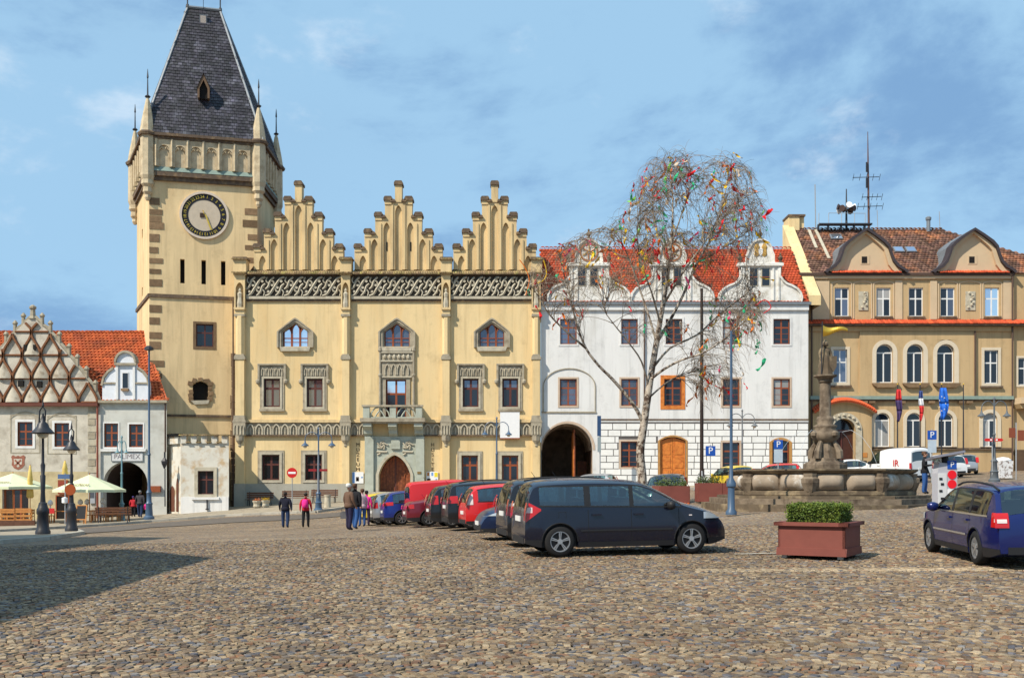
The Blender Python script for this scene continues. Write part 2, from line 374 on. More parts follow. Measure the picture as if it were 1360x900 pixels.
# ground material: cobbles too far off to tell apart
def cobble_mat(name, attr):
    m = bpy.data.materials.new(name); m.use_nodes = True; t = m.node_tree; n = t.nodes; l = t.links; bs = n['Principled BSDF']
    bs.inputs['Roughness'].default_value = 0.78; bs.inputs['Specular IOR Level'].default_value = 0.35
    geo = n.new('ShaderNodeNewGeometry')
    def noise(sc, det=4):
        q = n.new('ShaderNodeTexNoise'); q.inputs['Scale'].default_value = sc; q.inputs['Detail'].default_value = det; l.new(geo.outputs['Position'], q.inputs[0]); return q
    def ramp(v, cols):
        r = n.new('ShaderNodeValToRGB'); cr = r.color_ramp; cr.interpolation = 'CONSTANT'
        while len(cr.elements) < len(cols): cr.elements.new(0.5)
        for e, (p, c) in zip(cr.elements, cols): e.position = p; e.color = (*c, 1)
        l.new(v, r.inputs[0]); return r.outputs[0]
    pal = [(0, (0.215, 0.150, 0.088)), (0.18, (0.165, 0.115, 0.071)), (0.34, (0.255, 0.185, 0.110)), (0.5, (0.14, 0.112, 0.090)), (0.60, (0.092, 0.088, 0.098)), (0.66, (0.20, 0.105, 0.058)), (0.73, (0.29, 0.222, 0.142)), (0.84, (0.10, 0.07, 0.05)), (0.94, (0.19, 0.172, 0.158))]
    mix = n.new('ShaderNodeMix'); mix.data_type = 'RGBA'; mix.blend_type = 'MULTIPLY'; mix.inputs[0].default_value = 1
    big = noise(0.35, 3); mr = n.new('ShaderNodeMapRange'); mr.inputs[1].default_value = 0.3; mr.inputs[2].default_value = 0.7; mr.inputs[3].default_value = 0.8 if attr else 1.15; mr.inputs[4].default_value = 1.2 if attr else 1.6; l.new(big.outputs[0], mr.inputs[0])
    if attr == 'mesh':
        at = n.new('ShaderNodeAttribute'); at.attribute_name = 'tint'; sep = n.new('ShaderNodeSeparateColor'); l.new(at.outputs['Color'], sep.inputs[0])
        col = ramp(sep.outputs[0], pal)
        hs = n.new('ShaderNodeHueSaturation'); l.new(col, hs.inputs['Color']); l.new(sep.outputs[1], hs.inputs['Value']); col = hs.outputs[0]
    elif attr == 'obj':
        oi = n.new('ShaderNodeObjectInfo'); col = ramp(oi.outputs['Random'], pal)
    else:
        mp = n.new('ShaderNodeMapping'); mp.inputs['Scale'].default_value = (1, 1, 0); l.new(geo.outputs['Position'], mp.inputs[0])
        vo = n.new('ShaderNodeTexVoronoi'); vo.inputs['Scale'].default_value = 11.5; l.new(mp.outputs[0], vo.inputs[0])
        sep = n.new('ShaderNodeSeparateColor'); l.new(vo.outputs['Color'], sep.inputs[0]); col = ramp(sep.outputs[0], pal)
        ve = n.new('ShaderNodeTexVoronoi'); ve.feature = 'DISTANCE_TO_EDGE'; ve.inputs['Scale'].default_value = 11.5; l.new(mp.outputs[0], ve.inputs[0])
        q = n.new('ShaderNodeMapRange'); q.inputs[1].default_value = 0.0; q.inputs[2].default_value = 0.12; q.inputs[3].default_value = 0.4; q.inputs[4].default_value = 1.0; l.new(ve.outputs[0], q.inputs[0])
        m3 = n.new('ShaderNodeMix'); m3.data_type = 'RGBA'; m3.inputs[6].default_value = (0.08, 0.062, 0.042, 1); l.new(q.outputs[0], m3.inputs[0]); l.new(col, m3.inputs[7]); col = m3.outputs[2]
        bp = n.new('ShaderNodeBump'); bp.inputs['Strength'].default_value = 0.9; bp.inputs['Distance'].default_value = 0.03; l.new(q.outputs[0], bp.inputs['Height']); l.new(bp.outputs[0], bs.inputs['Normal'])
    l.new(col, mix.inputs[6]); l.new(mr.outputs[0], mix.inputs[7])
    fine = noise(60, 4); h2 = n.new('ShaderNodeHueSaturation'); m2 = n.new('ShaderNodeMapRange'); m2.inputs[1].default_value = 0.3; m2.inputs[2].default_value = 0.7; m2.inputs[3].default_value = 0.72; m2.inputs[4].default_value = 1.28
    l.new(fine.outputs[0], m2.inputs[0]); l.new(m2.outputs[0], h2.inputs['Value']); l.new(mix.outputs[2], h2.inputs['Color']); l.new(h2.outputs[0], bs.inputs['Base Color'])
    if attr:
        b = n.new('ShaderNodeBump'); b.inputs['Strength'].default_value = 0.4; b.inputs['Distance'].default_value = 0.01; l.new(fine.outputs[0], b.inputs['Height']); l.new(b.outputs[0], bs.inputs['Normal'])
    return m
M_ground = cobble_mat('distant_cobbles', None); M_cob = cobble_mat('cobble_stone', 'mesh'); M_cob1 = cobble_mat('near_cobble_stone', 'obj')
M_joint = mat('sand_joint', (0.035, 0.027, 0.02), 0.95, 0.3, 8, 0.4, 60)
def grid_sheet(name, xs, ys, dz, material, hole=None):
    X, Y = np.meshgrid(xs, ys); Z = gz_arr(X, Y) + dz
    vs = np.stack([X, Y, Z], -1).reshape(-1, 3); nx = len(xs); fs = []; mi = []
    for j in range(len(ys)-1):
        for i in range(nx-1):
            a = j*nx+i; fs.append((a, a+1, a+nx+1, a+nx))
            cx, cy = (xs[i]+xs[i+1])/2, (ys[j]+ys[j+1])/2
            mi.append(1 if hole and hole(cx, cy) else 0)
    me = bpy.data.meshes.new(name); me.from_pydata(vs.tolist(), [], fs)
    for m in (material if isinstance(material, list) else [material]): me.materials.append(m)
    me.polygons.foreach_set('material_index', mi); me.polygons.foreach_set('use_smooth', [True]*len(fs)); me.update()
    return link(name, me)
YC0, YC1 = 7.4, 31.0
def in_cob(x, y): return YC0-0.1 < y < YC1 and abs(x) < 0.53*y+1.4
def in_join(x, y): return YC0+0.5 < y < YC1-0.6 and abs(x) < 0.53*y+2.9
gx = np.concatenate([[-900, -400, -150, -80], np.arange(-46, 46.1, 1.0), [80, 150, 400, 900]]); gy = np.concatenate([[-600, -200, -60, -20], np.arange(-6, 84.1, 1.0), [110, 200, 500, 1500]])
ground = grid_sheet('square_ground', gx, gy, -0.025, [M_ground, M_joint], in_join); tag(ground, kind='structure')
# ---- cobbles laid in bands of arcs, nearest rows as single stones
Wb = 0.98; Ra = Wb/math.sqrt(2); step = 0.083; nst = 12
recs = []
for b in range(int(YC0/Wb)-1, int(YC1/Wb)+2):
    yc = (b+0.5)*Wb; half = 0.53*(yc+Wb)+3.9; nx = int(2*half/step); x0 = -half + RNG.uniform(0, step)
    th = (np.arange(nst)+0.5)/nst*math.pi/2 - math.pi/4
    xx = x0 + np.arange(nx)[:, None]*step + RNG.normal(0, 0.004, (nx, 1)) - Ra*(np.cos(th)[None, :]-0.85) + RNG.normal(0, 0.004, (nx, nst))
    yy = yc + Ra*np.sin(th)[None, :] + RNG.normal(0, 0.004, (nx, nst)) + 0*xx
    tt = np.broadcast_to(th[None, :], xx.shape) + RNG.normal(0, 0.035, xx.shape)
    hb = np.broadcast_to((step*np.cos(th)*0.435)[None, :], xx.shape); ha = np.full(xx.shape, Ra*math.pi/2/nst*0.485)
    recs.append(np.stack([xx, yy, tt, ha, hb], -1).reshape(-1, 5))
R_ = np.concatenate(recs); keep = (R_[:, 1] > YC0) & (R_[:, 1] < YC1) & (np.abs(R_[:, 0]) < 0.53*R_[:, 1]+3.6)
R_ = R_[keep]
zc = gz_arr(R_[:, 0], R_[:, 1]); infr = (np.abs(R_[:, 0]) < 0.499*R_[:, 1]) & (R_[:, 1] > (EYE-zc)*F/258.0)
order = np.argsort(np.where(infr, R_[:, 1], 1e6)); near = order[:300]; rest = np.setdiff1d(np.arange(len(R_)), near)
def cobble_verts(n):
    """n stones in unit size: 4 base, 4 shoulder, 4 crown"""
    c = np.array([(-1, -1), (1, -1), (1, 1), (-1, 1)], float)
    j = RNG.normal(0, 0.045, (n, 4, 2)); base = c[None]*1.0 + j
    v = np.zeros((n, 12, 3)); v[:, 0:4, :2] = base; v[:, 4:8, :2] = base*0.97; v[:, 8:12, :2] = base*0.84 + RNG.normal(0, 0.03, (n, 1, 2))
    v[:, 0:4, 2] = -0.05; v[:, 4:8, 2] = 0.003 + RNG.normal(0, 0.002, (n, 4)); v[:, 8:12, 2] = 0.012 + RNG.normal(0, 0.003, (n, 4)); return v
CF = [(0,1,5,4),(1,2,6,5),(2,3,7,6),(3,0,4,7),(4,5,9,8),(5,6,10,9),(6,7,11,10),(7,4,8,11),(8,9,10,11)]
var = []
vv = cobble_verts(10)
for k in range(10):
    me = bpy.data.meshes.new('cobble'); me.from_pydata(vv[k].tolist(), [], CF); me.materials.append(M_cob1); me.polygons.foreach_set('use_smooth', [False]*9); me.update(); var.append(me)
for i in near:
    x, y, t_, a, b_ = R_[i]
    link('cobble', var[int(RNG.integers(10))], ground, (x, y, zc[i]+RNG.normal(0, 0.003)), (RNG.normal(0, .03), RNG.normal(0, .03), t_), (b_, a, 1))
RR = R_[rest]; n = len(RR); v = cobble_verts(n)
ct, st = np.cos(RR[:, 2])[:, None], np.sin(RR[:, 2])[:, None]
lx = v[:, :, 0]*RR[:, 4][:, None]; ly = v[:, :, 1]*RR[:, 3][:, None]
P = np.stack([RR[:, 0][:, None]+lx*ct-ly*st, RR[:, 1][:, None]+lx*st+ly*ct, v[:, :, 2] + (zc[rest]+RNG.normal(0, 0.004, n))[:, None]], -1).reshape(-1, 3)
FA = (np.array(CF)[None]+12*np.arange(n)[:, None, None]).reshape(-1, 4)
me = bpy.data.meshes.new('cobbles'); me.vertices.add(len(P)); me.vertices.foreach_set('co', P.astype(np.float32).ravel())
me.loops.add(FA.size); me.loops.foreach_set('vertex_index', FA.astype(np.int32).ravel()); me.polygons.add(len(FA)); me.polygons.foreach_set('loop_start', np.arange(0, FA.size, 4, dtype=np.int32))
me.polygons.foreach_set('use_smooth', np.tile(np.array([0]*9, bool), n)); me.update(calc_edges=True)
tint = me.attributes.new('tint', 'FLOAT_COLOR', 'POINT'); tv = np.ones((n, 4), np.float32); tv[:, 0] = RNG.random(n); tv[:, 1] = np.clip(RNG.normal(1, 0.16, n), 0.55, 1.5)
pale = (RR[:, 1] > 17.75) & (RR[:, 1] < 18.35) & (RR[:, 0] > 3.2)
tv[pale, 0] = np.where(RNG.random(pale.sum()) < 0.75, 0.8, tv[pale, 0]); tv[pale, 1] *= 1.25
tint.data.foreach_set('color', np.repeat(tv, 12, 0).ravel()); me.materials.append(M_cob)
o = link('cobbles', me, ground); o['kind'] = 'stuff'
# ---- pavements with kerbs (sheets following the ground)
M_pave = mat('pale_paving', (0.34, 0.29, 0.215), 0.85, 0.15, 2, 0.3, 30, c2=(0.22, 0.18, 0.13), c2lo=0.5, c2hi=0.7, c2scale=1.5)
M_kerb = mat('granite_kerb', (0.40, 0.37, 0.31), 0.85, 0.15, 3, 0.2, 40, objrnd=0.12)
M_road = mat('shadow_toned_setts', (0.155, 0.13, 0.105), 0.85, 0.3, 6, 0.5, 40, c2=(0.085, 0.075, 0.07), c2lo=0.45, c2hi=0.6, c2scale=6)  # setts coloured dark to stand for shadow lying on the street
def poly_sheet(name, pts, dz, m, cell=1.0, parent=None):
    bm = bmesh.new(); fv = [bm.verts.new((x, y, 0)) for x, y in pts]; bm.faces.new(fv)
    xs = [p[0] for p in pts]; ys = [p[1] for p in pts]
    for ax, lo, hi in ((0, min(xs), max(xs)), (1, min(ys), max(ys))):
        q = lo + cell
        while q < hi:
            no = [0, 0, 0]; no[ax] = 1; co = [0, 0, 0]; co[ax] = q
            bmesh.ops.bisect_plane(bm, geom=bm.verts[:]+bm.edges[:]+bm.faces[:], plane_co=co, plane_no=no); q += cell
    for v_ in bm.verts: v_.co.z = gz(v_.co.x, v_.co.y) + dz
    me = bpy.data.meshes.new(name); bm.to_mesh(me); bm.free(); me.materials.append(m)
    me.polygons.foreach_set('use_smooth', [True]*len(me.polygons)); return link(name, me, parent)
def kerb_line(pts, parent, w_=0.28, top=0.11, lng=1.1):
    """kerb stones laid end to end along pts"""
    pts = [Vector((p[0], p[1])) for p in pts]
    for a, b_ in zip(pts[:-1], pts[1:]):
        nseg = max(1, int((b_-a).length/lng)); d_ = (b_-a)/nseg
        for k in range(nseg):
            p, q = a + d_*k, a + d_*(k+0.985); t_ = d_.normalized(); nn = Vector((-t_.y, t_.x))*w_/2
            vs = []
            for s_, zt in ((p, 0), (q, 0)):
                for e in (-1, 1):
                    c_ = s_ + nn*e; zg = gz(c_.x, c_.y); vs += [(c_.x, c_.y, zg-0.15), (c_.x, c_.y, zg+top)]
            mb = B(); mb.add(vs, [(0,1,3,2),(4,6,7,5),(0,4,5,1),(2,3,7,6),(1,5,7,3),(0,2,6,4)]); mb.build('kerb_stone', M_kerb, parent)
edge = [gpt(u, v) for u, v in ((-60, 708), (75, 701), (200, 692.5), (300, 685), (420, 680), (480, 671))]
edge += [(0.5, 69.0), (9, 69.4), (24, 70)]
pav = poly_sheet('facade_pavement', edge + [(24, 76), (-21, 76), (-46, 72)], 0.095, M_pave); tag(pav, kind='structure')
kerb_line(edge, pav)
isl = [gpt(u, v) for u, v in ((-70, 727), (0, 721), (62, 716), (108, 708.5))] + [gpt(100, 704.5), gpt(60, 705.5), gpt(-70, 713)]
p2 = poly_sheet('corner_pavement', isl, 0.10, M_pave); tag(p2, kind='structure'); kerb_line(isl[:5], p2)
# street setts between the two pavements
rd = [gpt(u, v) for u, v in ((-60, 711), (75, 703), (200, 694.5), (300, 687), (420, 682.5), (500, 676), (500, 681), (420, 688), (300, 694), (200, 700), (120, 707), (60, 709), (-60, 714))]
rs = poly_sheet('street', rd, 0.004, M_road); tag(rs, kind='structure')
# white parking-bay marks set in the paving
def strip_mark(a, b_, w_, parent=None):
    a, b_ = Vector(a), Vector(b_); t_ = (b_-a).normalized(); nn = Vector((-t_.y, t_.x))*w_/2
    return poly_sheet('bay_mark', [tuple(a-nn), tuple(b_-nn), tuple(b_+nn), tuple(a+nn)], 0.031, mat('worn_white_paint', (0.5, 0.46, 0.38), 0.8, 0.3, 5, 0.2, 40, c2=(0.26, 0.2, 0.14), c2lo=0.48, c2hi=0.58, c2scale=5), 0.8, parent)
# ------------------------------------------------------------------ building kit
UNIT = {}
def unit_box(m):
    if m.name not in UNIT: UNIT[m.name] = B().box(-0.5, 0.5, -0.5, 0.5, -0.5, 0.5).mesh('block', m)
    return UNIT[m.name]
def piece(name, m, parent, x0, x1, y0, y1, z0, z1, rot=None):
    return link(name, unit_box(m), parent, ((x0+x1)/2, (y0+y1)/2, (z0+z1)/2), rot, (abs(x1-x0), abs(y1-y0), abs(z1-z0)))
def pane_set(win, rects, y, glass):
    for (a, b_, c, d) in rects:
        g = glass if not isinstance(glass, list) else random.choice(glass)
        piece('pane', g, win, a, b_, y+0.02, y+0.035, c, d, (random.uniform(-.006, .006), 0, random.uniform(-.012, .012)))
def window(parent, r, y, mf, glass, cols=2, rows=(0.66,), fw=0.075, bw=0.06, arch=None, subbars=None, backing=True):
    """recessed casement: frame mesh with its panes as sub-parts. rows = heights (fraction) of transoms"""
    x0, x1, z0, z1 = r['x0'], r['x1'], r['z0'], r['z1']; mb = B()
    xs = [x0+fw + (x1-x0-2*fw)*i/cols for i in range(cols+1)]
    zt = z1 if not arch else arch[1]
    zs = [z0+fw] + [z0 + (z1-z0)*f for f in rows] + [z1-fw if not arch else zt]
    if arch:
        kind, sp, rise = arch; po = arch_pts(x0, x1, sp, kind, 14, rise)
        ri = (rise if rise is not None else (x1-x0)/2)
        pi = arch_pts(x0+fw, x1-fw, sp, kind, 14, ri-fw*1.1)
        mb.strip([(x0, z0)]+po+[(x1, z0)], [(x0+fw, z0)]+pi+[(x1-fw, z0)], y, y+0.09)
        mb.box(x0+fw, x1-fw, y, y+0.09, z0, z0+fw)
    else: mb.ring([(x0, z0), (x1, z0), (x1, z1), (x0, z1)], [(x0+fw, z0+fw), (x1-fw, z0+fw), (x1-fw, z1-fw), (x0+fw, z1-fw)], y, y+0.09)
    for q in zs[1:-1] + ([zs[-1]] if arch else []): mb.box(x0+fw, x1-fw, y+0.008, y+0.085, q-bw*0.6, q+bw*0.6)
    top_all = zs[-1] if arch else z1-fw
    for q in xs[1:-1]: mb.box(q-bw*0.6, q+bw*0.6, y+0.004, y+0.08, z0+fw, top_all)
    if subbars:
        for f in subbars: q = z0+(z1-z0)*f; mb.box(x0+fw, x1-fw, y+0.012, y+0.06, q-0.014, q+0.014)
    w_ = mb.build('window', mf, parent)
    rects = []
    for i in range(cols):
        for j in range(len(zs)-1): rects.append((xs[i]+bw*0.5*(i > 0), xs[i+1]-bw*0.5*(i < cols-1), zs[j]+bw*0.5*(j > 0), zs[j+1]-bw*0.5*(j < len(zs)-2)))
    pane_set(w_, rects, y, glass)
    if arch:
        g = glass if not isinstance(glass, list) else random.choice(glass)
        B().prism(pi, y+0.02, y+0.035).build('pane', g, w_)
    if backing:
        bk = B(); zz = z1; bk.box(x0+0.01, x1-0.01, y+0.3, y+0.32, z0, z1 if not arch else arch[1])
        bk.build('dark_room', M_blk, w_)
    return w_
def set_tint(me, nper, n, lo=0.75, hi=1.25, hue=0.06):
    t_ = me.attributes.new('tint', 'FLOAT_COLOR', 'FACE'); k = RNG.uniform(lo, hi, n)
    c = np.stack([k, k*RNG.uniform(1-hue, 1+hue, n), k*RNG.uniform(1-hue, 1+hue, n), np.ones(n)], -1)
    t_.data.foreach_set('color', np.repeat(c, nper, 0).astype(np.float32).ravel())
def roof_tiles(name, parent, P0, U, V, ulen, vlen, tw, th, m, clip=None, bow=0.02, lift=0.03, lo=0.7, hi=1.25):
    """overlapping tiles on a roof plane: P0 lower corner, U along eave, V up the slope"""
    P0 = Vector(P0); U = Vector(U).normalized(); V = Vector(V).normalized(); Nn = U.cross(V).normalized()
    vs = []; fs = []; cnt = 0
    for j in range(int(vlen/th)+1):
        off = (j % 2)*0.5*tw
        for i in range(-1, int(ulen/tw)+1):
            u0 = i*tw+off; v0 = j*th; uc, vc = u0+tw/2, v0+th/2
            if uc < 0 or uc > ulen or vc > vlen: continue
            if clip and not clip(uc, vc): continue
            b_ = len(vs); jz = random.uniform(0, 0.012); g = 0.012; jv = random.uniform(-.012, .012)
            for (a, q, z) in ((g, -0.04+jv, lift+jz), (tw/2, -0.04+jv, lift+bow+jz), (tw-g, -0.04+jv, lift+jz), (g, th, 0.004), (tw/2, th, 0.004+bow), (tw-g, th, 0.004), (g, -0.04+jv, 0), (tw-g, -0.04+jv, 0)):
                vs.append(P0 + U*(u0+a) + V*(v0+q) + Nn*z)
            fs += [(b_, b_+1, b_+4, b_+3), (b_+1, b_+2, b_+5, b_+4), (b_+6, b_+7, b_+2, b_+1, b_), (b_+6, b_, b_+3), (b_+2, b_+7, b_+5)]; cnt += 1
    me = bpy.data.meshes.new(name); me.from_pydata([tuple(p) for p in vs], [], fs); me.materials.append(m); set_tint(me, 5, cnt, lo, hi); me.update()
    o = link(name, me, parent); o['kind'] = 'stuff'; return o
def coping(name, parent, x0, x1, y0, y1, z, m, pitch=0.16, rad=0.09, along='x', drop=0.0):
    """row of half-round tiles lying across a ledge"""
    vs = []; fs = []; n = max(1, int(round((x1-x0)/pitch))); p = (x1-x0)/n; cnt = 0
    for i in range(n):
        cx = x0+(i+.5)*p; b_ = len(vs); jz = random.uniform(-.01, .012); K = 5
        for yy, zz in ((y0, z-drop), (y1, z)):
            for k in range(K):
                t_ = math.pi*k/(K-1); vs.append((cx-math.cos(t_)*p*0.52, yy, zz+math.sin(t_)*rad+jz))
        for k in range(K-1): fs.append((b_+k, b_+k+1, b_+K+k+1, b_+K+k))
        fs.append(tuple(b_+k for k in range(K-1, -1, -1))); cnt += 1
    me = bpy.data.meshes.new(name); me.from_pydata(vs, [], fs); me.materials.append(m); set_tint(me, 5, cnt, 0.65, 1.3); me.update()
    o = link(name, me, parent); o['kind'] = 'stuff'; return o

# ------------------------------------------------------------------ town hall tower
TC = [Vector((-26.0, 73.4)), Vector((-18.7, 75.2)), Vector((-18.8, 81.0)), Vector((-29.3, 80.0))]
TF = Fac(74.2); tz = TF.z
tower = thing('clock_tower', 'tall cream clock tower with steep dark slate roof and stone corner turrets', 'tower', (-23.5, 77, gz(-22, 73)), world=True)
def faceframe(i, out_=0.0):
    a, b_ = TC[i], TC[(i+1) % 4]; t_ = (b_-a).normalized(); n_ = Vector((t_.y, -t_.x)); return a+n_*out_, t_, n_, (b_-a).length, math.atan2(t_.y, t_.x)
def tpoly(o_):
    """tower plan pushed outwards by o_"""
    pts = []
    for i in range(4):
        _, t0, n0, _, _ = faceframe((i-1) % 4); _, t1, n1, _, _ = faceframe(i)
        k = (n0+n1); k = k/(1+n0.dot(n1)); p = TC[i]+k*o_; pts.append((p.x, p.y))
    return pts
ZB = -2.0
A0, t0, n0, L0, ang0 = faceframe(0)
def su(u): return (u-198.0)/143.0*L0
# front wall in its own frame: x along the face, y inwards
ops = [dict(x0=su(u-3), x1=su(u+3), z0=tz(377), z1=tz(345), depth=0.45) for u in (241, 269, 295)]
ops += [dict(x0=su(259), x1=su(282), z0=tz(460), z1=tz(430), depth=0.3), dict(x0=su(254.5), x1=su(275), z0=tz(532), z1=tz(506), depth=0.35, arch=('seg', tz(511), 0.27))]
mb = wall(B(), 0, L0, ZB, tz(236), 0, ops, 0.3)
mb.build('wall', M_tow, tower, loc=(A0.x, A0.y, 0), rot=(0, 0, ang0))
for o_ in ops:
    mb = B().box(o_['x0']-.05, o_['x1']+.05, o_['depth'], o_['depth']+.05, o_['z0']-.05, o_['z1']+.05)
    mb.build('dark_room', M_blk, tower, loc=(A0.x, A0.y, 0), rot=(0, 0, ang0))
for i in (1, 2, 3):
    a, t_, n_, ln, an = faceframe(i)
    oo = [dict(x0=ln*0.42, x1=ln*0.5, z0=tz(v+12), z1=tz(v), depth=0.3) for v in (292, 372)] if i == 3 else []
    mb = wall(B(), 0, ln, ZB, tz(236), 0, oo, 0.3)
    for q in oo: mb.box(q['x0'], q['x1'], .3, .32, q['z0'], q['z1'])
    mb.build('wall', M_tow, tower, loc=(a.x, a.y, 0), rot=(0, 0, an))
def tobj(mb, name, m, **k): return mb.build(name, m, tower, loc=(A0.x, A0.y, 0), rot=(0, 0, ang0), **k)
# sills, window, slit linings
w_ = B(); r = ops[3]; w_ = window(tower, r, 0.16, M_wind, M_glass, 2, (0.62,), 0.08, 0.09); w_.location = (A0.x, A0.y, 0); w_.rotation_euler = (0, 0, ang0)
tobj(B().ring([(r['x0']-.2, r['z0']-.2), (r['x1']+.2, r['z0']-.2), (r['x1']+.2, r['z1']+.17), (r['x0']-.2, r['z1']+.17)], [(r['x0'], r['z0']), (r['x1'], r['z0']), (r['x1'], r['z1']), (r['x0'], r['z1'])], -0.025, 0.14), 'window_surround', M_brs)
for k in range(11):      # rough stones round the low arched opening
    cx = (su(254.5)+su(275))/2
    if k < 3: x, z = su(252.5)-.03*(k % 2), lerp(tz(531), tz(515), k/3)
    elif k > 7: x, z = su(277.5)+.05*(k % 2), lerp(tz(515), tz(531), (k-8)/2.3)
    else: a_ = math.pi*(1-(k-2.5)/5.0); x, z = cx+0.72*math.cos(a_), tz(511.5)+0.42*math.sin(a_)
    p = A0 + t0*x; link('stone', unit_box(M_brs), tower, (p.x+n0.x*0.02, p.y+n0.y*0.02, z), (0, random.uniform(-.25, .25), ang0), (random.uniform(.26, .42), 0.14, random.uniform(.24, .34)))
tobj(B().prism([(su(252), tz(532)), (su(277), tz(531)), (su(275), tz(536)), (su(257), tz(537))], -0.12, 0.3), 'sill', M_lst)
for v0, v1, pr in ((392.5, 397, 0.10), (550.5, 553.5, 0.12)):
    mb = B(); po = tpoly(pr); mb.slab(po, tz(v1), tz(v0)); mb.build('string_course', M_dks, tower)
# quoins
for side, us, vs_ in (('l', 198, [271, 285, 294, 303, 319, 335, 349, 363, 378, 412, 428, 447, 460, 484, 500]), ('r', 341, [277, 293, 311, 325, 342, 362])):
    for k, v in enumerate(vs_):
        wl = random.uniform(0.55, 1.05); h = random.uniform(.32, .55); s0 = 0.0 if side == 'l' else L0-wl
        c = A0 + t0*(s0+wl/2); link('quoin', unit_box(M_brs), tower, (c.x-n0.x*0.17, c.y-n0.y*0.17, tz(v)), (0, 0, ang0), (wl, 0.4, h))
# rough quoin edge down the right side beside the town hall
for k in range(22):
    z = lerp(tz(672), tz(470), k/22); wl = random.uniform(.18, .42); piece('quoin', M_brs, tower, Fac(73.35).x(309)-wl/2, Fac(73.35).x(309)+wl/2, 73.42, 74.4, z, z+0.46)
# clock
ck = A0 + t0*su(270); cz = tz(286)
def disc_loop(r, n=48): return [(r*math.cos(2*math.pi*i/n), r*math.sin(2*math.pi*i/n)) for i in range(n)]
clk = link('clock', B().ring(disc_loop(1.72), disc_loop(1.56), -0.16, 0.02).mesh('clock', mat('clock_rim', (0.62, 0.52, 0.42), 0.7)), tower, (ck.x, ck.y, cz), (0, 0, ang0))
B().prism(disc_loop(1.58), -0.06, 0.02).build('dial', mat('dial_face', (0.55, 0.46, 0.35), 0.8, 0.08), clk)
B().ring(disc_loop(1.56), disc_loop(1.12), -0.075, -0.061).build('numeral_ring', plain('dial_black', (0.015, 0.014, 0.02), 0.5), clk)
for k in range(24):
    a_ = math.pi/2 - 2*math.pi*(k+0.6)/24
    text('numeral', str(k+1) if k else '1', 0.30, (1.34*math.cos(a_), -0.08, 1.34*math.sin(a_)), (math.radians(90), math.pi/2-a_, 0), M_gold, clk, ext=0.008)
B().box(-0.30, 0.02, -0.11, -0.078, -0.15, 0.17).build('hand_weight', M_dkp, clk)
hb = B(); hb.prism([(0.02, 0.1), (0.14, 0.04), (0.50, -0.92), (0.58, -1.05), (0.42, -1.0), (0.38, -0.88)], -0.15, -0.115); hb.tube([(0.0, -0.13, 0.1), (-.06, -.13, .3), (-.12, -.13, .36)], 0.03); hb.build('hand', M_gold, clk)
# gallery: cornices, blind arcade, corner turrets
zc0, zc1, zg0, zg1, ze = tz(239), tz(231), tz(228), tz(190), tz(183)
mb = B(); mb.slab(tpoly(0.18), zc0-.25, zc0+.05); mb.slab(tpoly(0.34), zc0+.05, zc1-.05); mb.build('lower_cornice', M_dks, tower)
mb = B(); vs = [(x, y, zc1-.05) for x, y in tpoly(0.36)] + [(x, y, zg0+.12) for x, y in tpoly(0.22)]; mb.add(vs, [(i, (i+1) % 4, (i+1) % 4+4, i+4) for i in range(4)]); mb.build('cornice_flashing', M_verd, tower)
B().slab(tpoly(0.2), zg0, zg1).build('gallery_wall', M_tst, tower)
for i in range(4):
    a, t_, n_, ln, an = faceframe(i, 0.2); nb = 6 if i in (0, 2) else 5; pw = (ln-1.0)/nb
    for k in range(nb):
        x0 = 0.5+k*pw; mb = B(); zb = zg0+.1; zt = zg1-.02; ol = [(x0+.02, zb), (x0+.02, zt), (x0+pw-.02, zt), (x0+pw-.02, zb)]
        ap = arch_pts(x0+.2, x0+pw-.2, lerp(zb, zt, .62), 'round', 10, (pw-.4)/2)
        mb.prism([(x0+.02, zb), (x0+.2, zb)]+ap+[(x0+pw-.2, zb), (x0+pw-.02, zb), (x0+pw-.02, zt), (x0+.02, zt)], -0.16, 0.02)
        cx = x0+pw/2
        for sg in (-1, 1): mb.tube([(cx+sg*(pw/2-.2), -.1, lerp(zb, zt, .62)), (cx+sg*.12, -.1, lerp(zb, zt, .74)), (cx+sg*.1, -.1, lerp(zb, zt, .66))], 0.05, 4)
        mb.tube([(x0, -.2, zb), (x0, -.2, zt)], 0.1, 6)
        mb.build('blind_arch', M_tst, tower, loc=(a.x, a.y, 0), rot=(0, 0, an))
mb = B(); mb.slab(tpoly(0.42), zg1, zg1+.18); mb.slab(tpoly(0.6), zg1+.18, ze); mb.build('upper_cornice', M_dks, tower)
for i, p in enumerate(tpoly(0.12)):
    c = (p[0], p[1], 0)
    B().lathe([(.12, zc0-1.75), (.22, zc0-1.55), (.2, zc0-1.35), (.34, zc0-1.15), (.3, zc0-.8), (.46, zc0-.6), (.42, zc0-.3), (.52, zc0), (.5, zg1+.1), (.5, ze-.1)], c, 8, math.pi/8).build('corner_turret', M_tst, tower)
    B().lathe([(.66, ze-.22), (.72, ze-.05), (.6, ze+.08)], c, 8, math.pi/8).build('turret_cornice', M_dks, tower)
    B().lathe([(.55, ze+.08), (.42, ze+.9), (.14, ze+2.35), (.05, ze+2.6)], c, 8, math.pi/8).build('turret_spire', M_tst, tower)
    B().lathe([(.16, ze+2.55), (.22, ze+2.62), (.06, ze+2.75), (.035, ze+3.9), (.07, ze+4.0), (.015, ze+4.6)], c, 6).build('finial', M_iron, tower)
